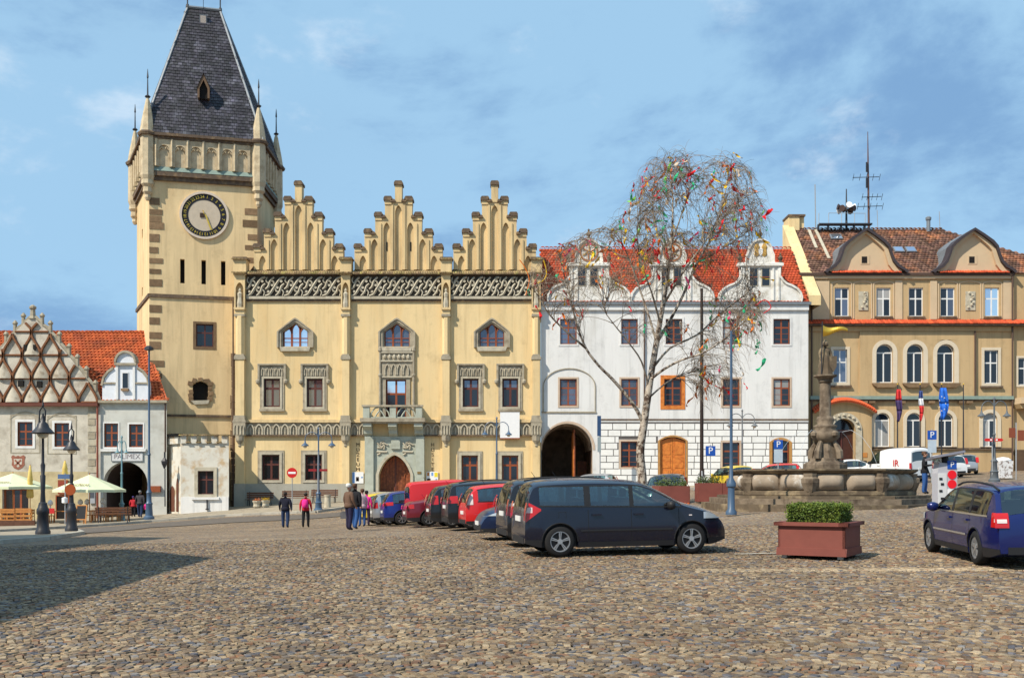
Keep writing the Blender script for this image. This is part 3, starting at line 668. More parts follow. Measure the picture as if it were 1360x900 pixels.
# slate roof
eb = tpoly(0.5); zr = 37.3; e0 = ze+.05
R0 = Vector((Fac(77).x(249), 77.0, zr)); R1 = Vector((Fac(77).x(289.5), 77.6, zr))
E = [Vector((x, y, e0)) for x, y in eb]
B().add([tuple(q) for q in E]+[tuple(R0), tuple(R1)], [(0, 1, 5, 4), (1, 2, 5), (2, 3, 4, 5), (3, 0, 4)]).build('roof', M_slate, tower)
def slope_tiles(nm, par, a, b_, c, d_, tw, th, m, **k):
    """tiles on the quad a-b (eave) c-d (ridge, c above b, d above a)"""
    a, b_, c, d_ = map(Vector, (a, b_, c, d_)); U = (b_-a).normalized(); Nn = U.cross(((d_+c)/2-(a+b_)/2)).normalized(); V = Nn.cross(U)
    def uv(p): return ((p-a).dot(U), (p-a).dot(V))
    poly = [uv(p) for p in (a, b_, c, d_)]; vl = max(q[1] for q in poly); lo = min(q[0] for q in poly); hi = max(q[0] for q in poly)
    def clip(u, v):
        u += lo
        ins = True
        for i in range(4):
            p, q = poly[i], poly[(i+1) % 4]
            if (q[0]-p[0])**2+(q[1]-p[1])**2 < 1e-6: continue
            if (q[0]-p[0])*(v-p[1])-(q[1]-p[1])*(u-p[0]) < -0.02: return False
        return True
    return roof_tiles(nm, par, a+U*lo, U, V, hi-lo, vl, tw, th, m, clip, **k)
for a, b_, c, d_ in ((E[0], E[1], R1, R0), (E[1], E[2], R1, R1), (E[3], E[0], R0, R0)):
    slope_tiles('slates', tower, a, b_, c, d_, 0.30, 0.26, M_slate, bow=0.0, lift=0.035, lo=0.35, hi=1.9)
mb = B(); mb.tube([R0+Vector((-.05, 0, .05)), R1+Vector((.05, 0, .05))], 0.13, 6)
for a, b_ in ((E[0], R0), (E[1], R1), (E[2], R1), (E[3], R0)): mb.tube([a, b_], 0.1, 5)
mb.build('ridge_flashing', M_lead, tower)
for p, h in ((R0, 2.3), (R1, 2.3)): B().lathe([(.14, 0), (.12, .2), (.05, .3), (.05, h), (.12, h+.1), (.03, h+.3)], p, 6).build('finial', M_iron, tower)
B().tube([(R0+R1)/2+Vector((0, -.15, 0)), (R0+R1)/2+Vector((0, -.15, 1.8))], 0.02, 4).build('lightning_rod', M_iron, tower)
# roof hatch and little dormer
def on_roof(u, v):
    Nn = (E[1]-E[0]).cross(R0-E[0]); o_ = Vector((0, 0, EYE)); dv = Vector(((u-CU)/F, 1, (VH-v)/F)); t_ = (E[0]-o_).dot(Nn)/dv.dot(Nn); return o_+dv*t_
p = on_roof(270, 27); B().box(-.28, .28, -.14, .12, -.4, .4).build('roof_hatch', M_lead, tower, loc=p, rot=(0.3, 0, ang0)); B().box(-.2, .2, -.155, -.142, -.3, .3).build('hatch_pane', M_glsky, tower, loc=p, rot=(0.3, 0, ang0))
p = on_roof(271, 125)
dm = B(); dm.prism([(-.42, -.55), (-.42, .2), (0, 1.15), (.42, .2), (.42, -.55), (.28, -.55), (.28, .15), (0, .75), (-.28, .15), (-.28, -.55)], -.75, -.6)
dm.add([(-.47, -.8, .15), (0, -.8, 1.25), (0, .5, 1.25), (-.47, .3, .15), (.47, -.8, .15), (.47, .3, .15)], [(0, 1, 2, 3), (1, 4, 5, 2)]); dm.box(-.4, -.3, -.6, .1, -.55, .2); dm.box(.3, .4, -.6, .1, -.55, .2)
dm.build('dormer', mat('weathered_dormer_wood', (0.16, 0.1, 0.06), 0.8), tower, loc=p, rot=(0, 0, ang0))
B().prism([(-.28, -.55), (-.28, .15), (0, .75), (.28, .15), (.28, -.55)], -.55, -.5).build('dormer_opening', M_blk, tower, loc=p, rot=(0, 0, ang0))
# annex at the tower foot
ax = Fac(69.3)
annex = thing('tower_annex', 'small whitewashed annex with battlemented top at the tower foot', 'building', (ax.x(262), 70.3, gz(ax.x(262), 69)), world=True)
x0, x1 = ax.x(240), ax.x(304); zt = ax.z(588); xl = ax.x(216.5); r = ax.r(263, 625, 284, 656)
B_ = wall(B(), x0, x1, -1.5, zt, 69.3, [dict(r, depth=0.25)], 0.25)
B_.add([(xl, 70.5, -1.5), (x0, 69.3, -1.5), (x0, 69.3, zt), (xl, 70.5, zt)], [(0, 1, 2, 3)]); B_.add([(x1, 69.3, -1.5), (Fac(73.3).x(304), 73.3, -1.5), (Fac(73.3).x(304), 73.3, zt), (x1, 69.3, zt)], [(0, 1, 2, 3)])
B_.add([(xl, 70.5, zt), (x0, 69.3, zt), (x1, 69.3, zt), (Fac(73.3).x(304), 73.3, zt), (Fac(73.3).x(222), 73.3, zt)], [(0, 1, 2, 3, 4)]); B_.build('wall', M_olh, annex)
window(annex, r, 69.42, M_wind, [M_glass, M_glsky], 2, (0.62,), 0.06, 0.08)
B().ring([(r['x0']-.22, r['z0']-.3), (r['x1']+.22, r['z0']-.3), (r['x1']+.22, r['z1']+.25), (r['x0']-.22, r['z1']+.25)], [(r['x0'], r['z0']), (r['x1'], r['z0']), (r['x1'], r['z1']), (r['x0'], r['z1'])], 69.22, 69.4).build('window_surround', M_lst, annex)
B().box(r['x0']-.4, r['x1']+.4, 69.1, 69.3, r['z0']-.36, r['z0']-.2).build('sill', M_wht, annex)
B().box(x0+.02, x1-.02, 69.24, 69.36, -1.5, ax.z(659.5)).build('white_plinth', M_wht, annex)
nm = 5; pw = (x1-x0)/(nm-.3)
for k in range(nm):
    a = x0+k*pw+.02; b_ = a+pw*.55
    if k < nm: piece('merlon', M_olh, annex, a, b_, 69.2, 69.6, zt-.02, zt+.5); coping('coping', annex, a-.1, b_+.1, 69.05, 69.75, zt+.5, M_tilm, .14, .09)
    a2 = b_; b2 = a+pw
    if k < nm-1: coping('coping', annex, a2-.02, b2+.02, 69.1, 69.7, zt+.02, M_tilm, .14, .08)
for k in range(4):
    t_ = (k+.3)/4; p = Vector((xl, 70.5)).lerp(Vector((x0, 69.3)), t_); link('merlon', unit_box(M_olh), annex, (p.x, p.y, zt+.2), (0, 0, math.atan2(-1.2, x0-xl)), (.45, .35, .5)); q = B(); q.prism([(-.32, 0), (.32, 0), (0, .2)], -.3, .3); q.build('coping', M_tilm, annex, loc=(p.x, p.y, zt+.45), rot=(0, 0, math.atan2(-1.2, x0-xl)))
for t_, wv, hv, nm_ in ((.3, .34, 1.75, 'lower_door'), (.74, .17, 2.3, 'side_slit')):
    p = Vector((xl, 70.5)).lerp(Vector((x0, 69.3)), t_); q = B(); q.prism([(-wv, 0)]+arch_pts(-wv, wv, hv*.8, 'point', 8, hv*.2)+[(wv, 0)], -.02, .05); q.build(nm_, mat('old_plank_door', (0.13, 0.05, 0.03), 0.7, .2, 6), annex, loc=(p.x, p.y, -.35), rot=(0, 0, math.atan2(-1.2, x0-xl)))
lp = B(); lp.tube([(ax.x(221.5), 68.9, ax.z(612)), (ax.x(221.5), 68.9, ax.z(600))], .06); lp.lathe([(.05, 0), (.2, .35), (.22, .5), (.05, .75)], (ax.x(221), 68.9, ax.z(622)), 6); lp.tube([(ax.x(221.5), 68.95, ax.z(672)), (ax.x(221.5), 68.95, ax.z(622))], .04); lp.build('lantern_post', M_iron, annex)
for k in range(4): piece('painted_mark', M_dkp, annex, ax.x(233.6), ax.x(235.6), 69.66, 69.9, ax.z(626+k*6), ax.z(621.5+k*6))
rd = B(); rd.tube([(ax.x(276), 69.15, ax.z(675)), (ax.x(276), 69.15, ax.z(660))], .05, 6); rd.lathe([(.12, 0), (.12, .06), (.05, .1)], (ax.x(276), 69.15, ax.z(676.5)), 8); tag(rd.build('bollard', M_iron), 'thin dark iron post in front of the white annex plinth', 'bollard')
# ------------------------------------------------------------------ town hall
H = Fac(73.5); HY = 73.5; S = H.k; hx, hz = H.x, H.z
hall = thing('town_hall', 'cream town hall with three stepped gothic gables and stone tracery frieze', 'building', (hx(515), HY+5, gz(hx(515), 72.8)), world=True)
HL, HR = hx(313), hx(718)
top_w = [H.r(376, 432, 409, 460), H.r(510.5, 432, 544, 460), H.r(637, 432, 669.5, 460)]
mid_w = [H.r(351, 503, 372, 540), H.r(408, 503, 428.5, 540), H.r(615, 503, 635.5, 540), H.r(667.5, 503, 688, 540)]
bal_w = H.r(512.5, 504, 539.5, 556)
low_w = [H.r(348.6, 604, 371, 637), H.r(406, 604, 427.5, 637), H.r(613.5, 605, 634.5, 638), H.r(667, 605, 688, 638)]
door_r = dict(x0=hx(503.5), x1=hx(545.5), z0=-1.0, z1=hz(604))
ops = []
for r in top_w: ops.append(dict(r, arch=('roof', hz(441), hz(430)-hz(441)), z1=hz(430), depth=.35))
for r in mid_w + [bal_w] + low_w: ops.append(dict(r, depth=.32))
ops.append(dict(door_r, arch=('point', hz(630), hz(604)-hz(630)), depth=.7))
mb = wall(B(), HL, HR, -1.5, hz(360), HY, ops, .32)
mb.add([(HL, HY, -1.5), (HL, HY+14, -1.5), (HL, HY+14, hz(360)), (HL, HY, hz(360))], [(0, 1, 2, 3)]); mb.add([(HR, HY, -1.5), (HR, HY+14, -1.5), (HR, HY+14, hz(360)), (HR, HY, hz(360))], [(0, 1, 2, 3)])
mb.add([(HL, HY, hz(361)), (HR, HY, hz(361)), (HR, HY+14, hz(361)), (HL, HY+14, hz(361))], [(0, 1, 2, 3)]); mb.add([(HL, HY+14, -1.5), (HR, HY+14, -1.5), (HR, HY+14, hz(361)), (HL, HY+14, hz(361))], [(0, 1, 2, 3)])
mb.build('wall', M_yel, hall)
# plinth either side of the portal
for a, b_ in ((327, 454), (466, 486), (564, 587), (598, 706)): B().box(hx(a), hx(b_), HY-.07, HY+.02, -1.5, hz(642)).build('plinth', M_pli, hall)
def frame_loop(r, e): return [(r['x0']-e, r['z0']-e), (r['x1']+e, r['z0']-e), (r['x1']+e, r['z1']+e), (r['x0']-e, r['z1']+e)]
# ---- top windows: three pointed lights under a pointed stone head
for i, r in enumerate(top_w):
    x0, x1 = r['x0'], r['x1']; zs = hz(441); rise = hz(430)-hz(441); e = .2
    def head(e2): return [(x0-e2, hz(461.5))] + arch_pts(x0-e2, x1+e2, zs, 'roof', rise=rise+e2) + [(x1+e2, hz(461.5))]
    sm = B(); sm.strip(head(.34), head(.12), HY-.12, HY+.05); sm.strip(head(.42), head(.30), HY-.2, HY+.02); sm.strip(head(.12), head(0), HY-.02, HY+.2)
    sm.build('window_surround', M_sto, hall)
    sl_ = B(); sl_.prism([(x0-.2, hz(461)), (x1+.2, hz(461)), (x1+.12, hz(466.5)), (x0-.12, hz(466.5))], HY-.22, HY+.1); sl_.build('sill', M_lst, hall)
    ws = (x1-x0)/3; yb = HY+.12; wm = B(); panes = []
    for k in range(3):
        a, b_ = x0+k*ws+.05, x0+(k+1)*ws-.05; hgt = hz(437) if k == 1 else hz(441)
        ap = arch_pts(a, b_, hgt, 'point', 8, .36 if k == 1 else .3)
        panes.append([(a, hz(460))]+ap+[(b_, hz(460))])
        wm.strip([(a-.05, hz(460)), *[(lerp(q[0], (a+b_)/2, -.12), q[1]+.09) for q in ap], (b_+.05, hz(460))], [(a+.015, hz(460)), *[(lerp(q[0], (a+b_)/2, .06), q[1]-.02) for q in ap], (b_-.015, hz(460))], yb, yb+.1)
        wm.box(a, b_, yb+.01, yb+.07, hz(449.3), hz(448.2))
        wm.box(a, b_, yb+.02, yb+.06, hz(454.3), hz(453.6))
    fill = B(); fill.prism([(x0, hz(446))]+arch_pts(x0, x1, zs, 'roof', rise=rise)+[(x1, hz(446))], yb+.12, yb+.14)
    w_ = wm.build('window', M_winr, hall); fill.build('tracery_infill', mat('rust_tracery', (0.30, 0.09, 0.025), .6, .3, 6), w_)
    for pl in panes: B().prism(pl, yb+.085, yb+.1).build('pane', [M_glsky, M_glmid, M_glmid][i], w_)
# ---- middle windows with blind-tracery label panel
def label_panel(parent, x0, x1, z0, z1, n):
    mb = B(); mb.box(x0, x1, HY-.08, HY+.02, z0, z1); mb.build('label_panel', M_sto, parent)
    mb = B(); mb.box(x0-.06, x1+.06, HY-.22, HY+.0, z1, z1+.1); mb.box(x0-.06, x0+.08, HY-.2, HY, z0-.25, z1); mb.box(x1-.08, x1+.06, HY-.2, HY, z0-.25, z1)
    for q in (x0-.05, x1+.05): mb.lathe([(.04, -.32), (.15, -.2), (.17, -.05), (.1, .06)], (q, HY-.12, z0-.15), 8)
    mb.build('hood_mould', M_sto, parent)
    p = (x1-x0-.3)/n
    for k in range(n):
        a = x0+.15+k*p; m_ = B(); ap = arch_pts(a+.04, a+p-.04, lerp(z0, z1, .5), 'point', 8, (z1-z0)*.3); ai = [(lerp(q[0], a+p/2, .3), q[1]-.07) for q in ap]
        m_.strip([(a+.04, lerp(z0, z1, .2))]+ap+[(a+p-.04, lerp(z0, z1, .2))], [(a+.1, lerp(z0, z1, .2))]+ai+[(a+p-.1, lerp(z0, z1, .2))], HY-.15, HY-.08)
        m_.build('blind_arch', M_lst, parent)
for i, r in enumerate(mid_w):
    label_panel(hall, r['x0']-.38, r['x1']+.38, hz(502), hz(485), 5)
    B().ring(frame_loop(r, .3), frame_loop(r, 0), HY-.06, HY+.2).build('window_surround', M_sto, hall)
    B().ring(frame_loop(r, .16), frame_loop(r, 0.03), HY-.1, HY).build('window_architrave', M_lst, hall)
    B().box(r['x0']-.34, r['x1']+.34, HY-.16, HY+.02, r['z0']-.32, r['z0']-.17).build('sill', M_sto, hall)
    w_ = window(hall, r, HY+.14, M_wind, M_glsky if i < 2 else M_glmid, 2, (0.66,), .1, .13, subbars=None)
    if i >= 2:
        for c in children(w_):
            if c.name.startswith('pane') and c.location.z < hz(520): c.data = unit_box(M_glass)
for i, r in enumerate(low_w):
    B().ring(frame_loop(r, .34), frame_loop(r, 0), HY-.05, HY+.2).build('window_surround', M_sto, hall)
    B().ring(frame_loop(r, .2), frame_loop(r, 0.04), HY-.1, HY).build('window_architrave', M_lst, hall)
    w_ = window(hall, r, HY+.16, M_wind if i < 2 else M_winr, M_glass, 2, (0.62,), .09, .12)
    if i >= 2:       # shop goods on the inner ledge
        for k in range(9):
            q = B(); q.lathe([(.07, 0), (.1, .1), (.09, .2), (.04, .26)], (lerp(r['x0']+.15, r['x1']-.15, random.random()), HY+.32, r['z0']+.08+.5*(k % 3)), 7); q.build('shop_good', random.choice([M_white, mat('straw', (.4, .25, .1), .8), M_lst]), w_)
# ---- balcony window bay
r = bal_w; mb = B(); mb.ring(frame_loop(r, .28), frame_loop(r, 0), HY-.08, HY+.2); mb.build('window_surround', M_sto, hall)
w_ = B(); w_ = window(hall, r, HY+.14, M_winr, M_glass, 2, (0.64,), .1, .12)
for c in children(w_):
    if c.name.startswith('pane') and c.location.z > hz(522): c.data = unit_box(M_glsky)
for u in (505, 549.5): B().lathe([(.1, hz(556)), (.09, hz(500)), (.14, hz(499.5)), (.14, hz(497)), (.08, hz(496)), (.08, hz(468)), (.16, hz(466)), (.13, hz(462)), (.03, hz(459))], (hx(u), HY-.12, 0), 8).build('colonnette', M_sto, hall)
mb = B(); mb.box(hx(507), hx(547.5), HY-.1, HY+.02, hz(500), hz(468)); mb.build('tracery_backing', M_sto, hall)
mb = B(); mb.box(hx(506), hx(548.5), HY-.2, HY+.0, hz(480.5), hz(478.5)); mb.box(hx(506), hx(548.5), HY-.2, HY, hz(469), hz(467)); mb.box(hx(507), hx(547), HY-.17, HY, hz(501.5), hz(499.5)); mb.build('string_mould', M_lst, hall)
for k in range(6): B().lathe([(.02, 0), (.11, .1), (.12, .25), (.02, .38)], (hx(511.5+k*6.2), HY-.13, hz(477.5)), 6).build('rosette', M_lst, hall)
for k in range(4):
    a = hx(511+k*8.2); p = 7.6*S; ap = arch_pts(a, a+p, hz(491), 'point', 8, .42); ai = [(lerp(q[0], a+p/2, .28), q[1]-.07) for q in ap]
    B().strip([(a, hz(498))]+ap+[(a+p, hz(498))], [(a+.07, hz(498))]+ai+[(a+p-.07, hz(498))], HY-.19, HY-.1).build('blind_arch', M_lst, hall)
# ---- tracery frieze under the gables
def tracery_mesh(wd, h):
    mb = B(); q = lambda p: (p[0]*wd, 0.0, p[1]*h)
    def curve(pts, rr):
        P = [Vector(q(p)) for p in pts]; sm = []
        for i in range(len(P)-1):
            p0, p1, p2, p3 = P[max(i-1, 0)], P[i], P[i+1], P[min(i+2, len(P)-1)]
            for t_ in (0, .25, .5, .75): sm.append(0.5*((2*p1)+(-p0+p2)*t_+(2*p0-5*p1+4*p2-p3)*t_*t_+(-p0+3*p1-3*p2+p3)*t_**3))
        sm.append(P[-1]); mb.tube(sm, [rr*lerp(.75, 1, math.sin(math.pi*i/(len(sm)-1))) for i in range(len(sm))], 4, True)
    curve([(0, .02), (.22, .10), (.42, .38), (.58, .62), (.78, .9), (1, .98)], .10)
    curve([(0, .36), (.16, .50), (.26, .78), (.46, .98)], .085); curve([(.54, .02), (.74, .22), (.84, .5), (1, .64)], .085)
    curve([(.26, .78), (.42, .74), (.5, .52)], .06); curve([(.74, .22), (.58, .26), (.5, .48)], .06)
    curve([(.10, .98), (.04, .8), (.14, .66)], .05); curve([(.9, .02), (.96, .2), (.86, .34)], .05)
    for c in ((.16, .24), (.84, .76), (.36, .56), (.64, .44)): mb.add(*_disc(q(c), .085*h*0.8))
    return mb
def _disc(c, r):
    n = 8; vs = [(c[0]+r*math.cos(2*math.pi*i/n), c[1]-.05, c[2]+r*math.sin(2*math.pi*i/n)) for i in range(n)]+[(c[0]+r*math.cos(2*math.pi*i/n), c[1]+.05, c[2]+r*math.sin(2*math.pi*i/n)) for i in range(n)]
    return vs, [tuple(range(n-1, -1, -1))]+[(i, (i+1) % n, (i+1) % n+n, i+n) for i in range(n)]
bays = [(328, 454, 396), (467, 586.5, 529), (599, 706, 657)]
M_trb = mat('shade_toned_frieze_back', (0.085, 0.072, 0.056), .9, .2, 4, .2)  # back coloured dark to stand for shade in the tracery gaps
for a, b_, cx in bays:
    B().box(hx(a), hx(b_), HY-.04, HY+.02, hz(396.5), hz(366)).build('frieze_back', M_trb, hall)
    n_ = 5; pw = (hx(b_)-hx(a))/n_; me = tracery_mesh(pw, hz(368)-hz(394)).mesh('tracery_panel', M_lst); MB().fix(me)
    for k in range(n_): link('tracery_panel', me, hall, (hx(a)+k*pw, HY-.17, hz(394)))
    mb = B(); mb.box(hx(a), hx(b_), HY-.20, HY, hz(397.5), hz(394)); mb.build('frieze_sill', M_lst, hall)
    mb = B(); mb.box(hx(a), hx(b_), HY-.12, HY, hz(400.2), hz(397.5)); mb.build('frieze_shadow_strip', M_dks, hall)  # dark strip stands for the shadow line under the frieze
    B().prism([(hx(a), hz(366.5)), (hx(b_), hz(366.5)), (hx(b_), hz(363)), (hx(a), hz(363))], HY-.3, HY+.3).build('cornice_board', M_dks, hall)
    coping('coping_tiles', hall, hx(a-1), hx(b_+1), HY-.45, HY+.25, hz(360.2), M_tilm, .17, .12, drop=.28)
# ---- stepped gables
def gable(cx, step, a, b_):
    """stepped gable: back slab, front layer with lancet niches, capped piers"""
    yb = HY+.12; f = step/13.2; base = hz(357.5); caps = []; mb = B()
    lv = [(18.4*f, 268), (31.5*f, 289), (46*f, 311), (59.5*f, 331)]; xe_ = lv[-1][0]
    def top(xa, xb):
        """step outline from xb back to xa"""
        cuts = sorted({-q for q, _ in lv} | {q for q, _ in lv}); e = [xa]+[c for c in cuts if xa < c < xb]+[xb]; pts = []
        for p0, p1 in zip(e[:-1], e[1:]):
            v = next((v_ for q, v_ in lv if abs((p0+p1)/2) <= q), 348); pts += [(hx(cx+p0), hz(v)), (hx(cx+p1), hz(v))]
        return pts[::-1]
    mb.prism([(hx(cx-xe_), base), (hx(cx+xe_), base)]+top(-xe_, xe_), yb+.2, yb+.62)
    ni = [(0, 4.6, 268+3), (16*f, 4.4, 294), (32.5*f, 4.6, 316), (48*f, 4.6, 338)]; nis = [(-o, w, v) for o, w, v in ni[:0:-1]]+ni; x = -xe_
    for o, w, v in nis:
        mb.prism([(hx(cx+x), base), (hx(cx+o-w), base)]+top(x, o-w), yb, yb+.2)
        ap = arch_pts(hx(cx+o-w), hx(cx+o+w), hz(v)-.55, 'point', 8, .5); mb.prism(ap+top(o-w, o+w), yb, yb+.2); x = o+w
    mb.prism([(hx(cx+x), base), (hx(cx+xe_), base)]+top(x, xe_), yb, yb+.2)
    for j, (o, v) in enumerate(((0, 240.5), (14*f, 261), (27*f, 282), (41*f, 304), (54.5*f, 324))):
        for s_ in ((-1, 1) if j else (1,)):
            z0 = hz(268 if j == 0 else (271, 292, 314, 334)[j-1]); p0, p1 = hx(cx+s_*o-4.6), hx(cx+s_*o+4.6); mb.box(p0, p1, yb-.06, yb+.68, z0, hz(v)-.26); caps.append((p0, p1, hz(v)-.26))
            if j: q = cx+s_*(o-6.6*f); caps.append((hx(q-2.0), hx(q+2.0), hz((268, 268, 289, 311, 331)[j])))
    for o in (8.2*f, 24.3*f, 40.3*f):
        for s_ in (-1, 1): mb.box(hx(cx+s_*o-1.2), hx(cx+s_*o+1.2), yb-.07, yb, base, hz(272 if o < 10*f else 296 if o < 30*f else 318))
    g = mb.build('gable', M_gab, hall)
    for x0, x1, z in caps:
        m_ = B(); h = .3 if x1-x0 > .3 else .2; e = .07
        m_.prism([(x0-e, z), (x1+e, z), (x1+e, z+h*.55), (x1-.02, z+h), (x0+.02, z+h), (x0-e, z+h*.55)], yb-.16, yb+.76); m_.build('coping_cap', M_dks, g)
    for s_ in (-1, 1):
        if cx == 529: B().box(hx(cx+s_*step*1.22-.8), hx(cx+s_*step*1.22+.8), yb+.17, yb+.197, hz(332), hz(320)).build('slit', M_blk, g)
    # roof behind
    r_ = B(); xa, xb, xc = hx(a), hx(b_), hx(cx); r_.add([(xa, yb+.6, base), (xb, yb+.6, base), (xc, yb+.6, hz(268)), (xa, yb+13, base), (xb, yb+13, base), (xc, yb+13, hz(268))], [(0, 2, 5, 3), (1, 4, 5, 2), (0, 1, 2), (3, 5, 4)]); r_.build('roof', M_tilb2, hall)
M_tilb2 = mat('plain_brown_tiles', (0.16, 0.085, 0.055), .9, .3, 3, .4, 20)
gable(396, 13.2, 328, 454); gable(529, 13.0, 467, 586.5); gable(657, 12.2, 599, 706)
# ---- pilasters
for i, (a, b_) in enumerate(((313, 327), (454, 466), (586.8, 598.5), (706, 718))):
    x0, x1 = hx(a), hx(b_); xc = (x0+x1)/2; wd = x1-x0; p = .38
    zb = gz(xc, HY-.4)-.3
    mb = B(); mb.box(x0+.06, x1-.06, HY-p, HY+.02, zb, hz(477)); mb.build('pilaster', M_yel, hall)
    B().box(x0, x1, HY-p-.08, HY, zb, hz(642)).build('pilaster_base', M_pli, hall)
    pl = B(); pl.prism([(x0-.12, hz(561)), (x1+.12, hz(561)), (x1+.02, hz(557)), (x1, hz(552)), (x0, hz(552)), (x0-.02, hz(557))], HY-p-.16, HY); pl.build('pilaster_ring', M_sto, hall); pl = B()
    pl.prism([(x0-.02, hz(478)), (x1+.02, hz(478)), (x1+.02, hz(475)), (x1-.1, hz(471)), (x0+.1, hz(471)), (x0-.02, hz(475))], HY-p-.06, HY)
    pl.build('pilaster_ring', M_sto, hall); pl = B(); pl.box(x0, x1, HY-p-.06, HY, hz(421), hz(418)); pl.build('pilaster_ring', M_sto, hall)
    sh = B(); sh.lathe([(wd*.46, hz(471.5)), (wd*.46, hz(420))], (xc, HY-.12, 0), 8, math.pi/8); sh.build('octagonal_shaft', M_yel, hall)
    up = B(); up.box(x0+.04, x1-.04, HY-p, HY, hz(418), hz(412)); up.build('pilaster_block', M_yel, hall)
    q = B(); q.prism([(x0, hz(412.5)), (x1, hz(412.5)), (x1+.03, hz(409.5)), (x0-.03, hz(409.5))], HY-p-.12, HY)
    q.box(x0, x0+.1, HY-p-.02, HY, hz(409.5), hz(367)); q.box(x1-.1, x1, HY-p-.02, HY, hz(409.5), hz(367)); q.box(x0, x1, HY-.1, HY, hz(409.5), hz(367))
    q.prism(arch_pts(x0+.1, x1-.1, hz(384), 'point', 8, .42)+[(x1-.1, hz(367)), (x0+.1, hz(367))], HY-p-.02, HY)
    q.build('statue_niche', M_gab, hall)
    st = B(); st.lathe([(.2, 0), (.22, .3), (.15, .7), (.19, 1.0), (.08, 1.12), (.11, 1.25), (.02, 1.4)], (xc, HY-.26, hz(409.3)), 7); st.build('niche_figure', M_lst, hall)
    e = B(); e.box(x0-.06, x1+.1, HY-p-.06, HY+.5, hz(366.5), hz(345)); e.build('end_block', M_gab, hall)
    coping('coping_tiles', hall, x0-.15, x1+.2, HY-p-.25, HY+.6, hz(345)+.02, M_tilm, .13, .1, drop=.1); B().box(x0-.1, x1+.14, HY-p-.12, HY+.55, hz(345.5), hz(343)).build('end_cap', M_dks, hall)
    coping('coping_tiles', hall, x0-.15, x1+.15, HY-p-.3, HY+.2, hz(362), M_tilm, .13, .1, drop=.15)
    # frieze turned round the pilaster, with pendant
    f_ = B(); f_.box(x0-.06, x1+.06, HY-p-.14, HY, hz(578), hz(561)); f_.build('frieze_return', M_sto, hall)
    for k in range(3):
        a2 = x0+.02+k*(wd-.04)/3; p2 = (wd-.04)/3; ap = arch_pts(a2, a2+p2, hz(567.5), 'point', 6, .2); B().strip([(a2, hz(577))]+ap+[(a2+p2, hz(577))], [(a2+.05, hz(577))]+[(lerp(t_[0], a2+p2/2, .35), t_[1]-.05) for t_ in ap]+[(a2+p2-.05, hz(577))], HY-p-.21, HY-p-.14).build('blind_arch', M_lst, hall)
    B().lathe([(.03, hz(595)), (.14, hz(592)), (.12, hz(590)), (.3, hz(585)), (.33, hz(580)), (.36, hz(578))], (xc, HY-p+.06, 0), 8).build('pendant', M_sto, hall)
# ---- lower frieze
for a, b_ in ((327.5, 453.5), (466.5, 487), (562, 586), (599, 705.5)):
    B().box(hx(a), hx(b_), HY-.06, HY+.01, hz(577), hz(561)).build('frieze_back', M_sto, hall)
    mb = B(); mb.box(hx(a), hx(b_), HY-.2, HY, hz(579), hz(577)); mb.build('frieze_sill', M_dks, hall)
    mb = B(); mb.prism([(hx(a), hz(561)), (hx(b_), hz(561)), (hx(b_), hz(557)), (hx(a), hz(557))], HY-.22, HY); mb.build('frieze_ledge', M_gab, hall)
    n_ = max(1, round((b_-a)/11.4)); pw = (hx(b_)-hx(a))/n_
    me = None
    m_ = B(); hh = hz(561)-hz(577); ap = arch_pts(.03, pw-.03, hh*.48, 'point', 8, hh*.42); ai = [(lerp(q[0], pw/2, .24), q[1]-.1) for q in ap]
    m_.strip([(.03, 0)]+ap+[(pw-.03, 0)], [(.11, 0)]+ai+[(pw-.11, 0)], 0, .12); m_.strip([(pw*.5-.03, 0), (pw*.5-.03, hh*.6)], [(pw*.5+.03, 0), (pw*.5+.03, hh*.6)], .03, .12); me = m_.mesh('blind_arch', M_lst); m_.fix(me)
    for k in range(n_): link('blind_arch', me, hall, (hx(a)+k*pw, HY-.17, hz(577)))
# ---- balcony
bal = B(); bal.box(hx(481), hx(566), HY-1.15, HY, hz(561), hz(556)); bal.box(hx(483), hx(564), HY-1.02, HY, hz(563), hz(561)); bal.build('balcony_slab', M_sto, hall)
for a, b_ in ((485, 495), (517, 529), (551.5, 562.5)):
    m_ = B(); m_.prism([(0, 0), (-1, 0), (-1, -.22), (-.8, -.3), (-.55, -.45), (-.5, -.7), (-.15, -.95), (0, -.98)], -.3, .3)
    o_ = m_.build('bracket', M_grn, hall, loc=(hx((a+b_)/2), HY, hz(563)), rot=(0, 0, math.radians(90)))
for a, b_ in ((485, 493.5), (520, 528), (554, 562)): B().box(hx(a), hx(b_), HY-1.1, HY-.84, hz(556), hz(541.5)).build('balcony_pier', M_grn, hall)
B().box(hx(483.5), hx(563.5), HY-1.16, HY-.78, hz(541.5), hz(539)).build('handrail', M_sto, hall)
for sx in (485.5, 560): B().box(hx(sx), hx(sx+2), HY-.84, HY, hz(556), hz(541.5)).build('balcony_side', M_grn, hall)
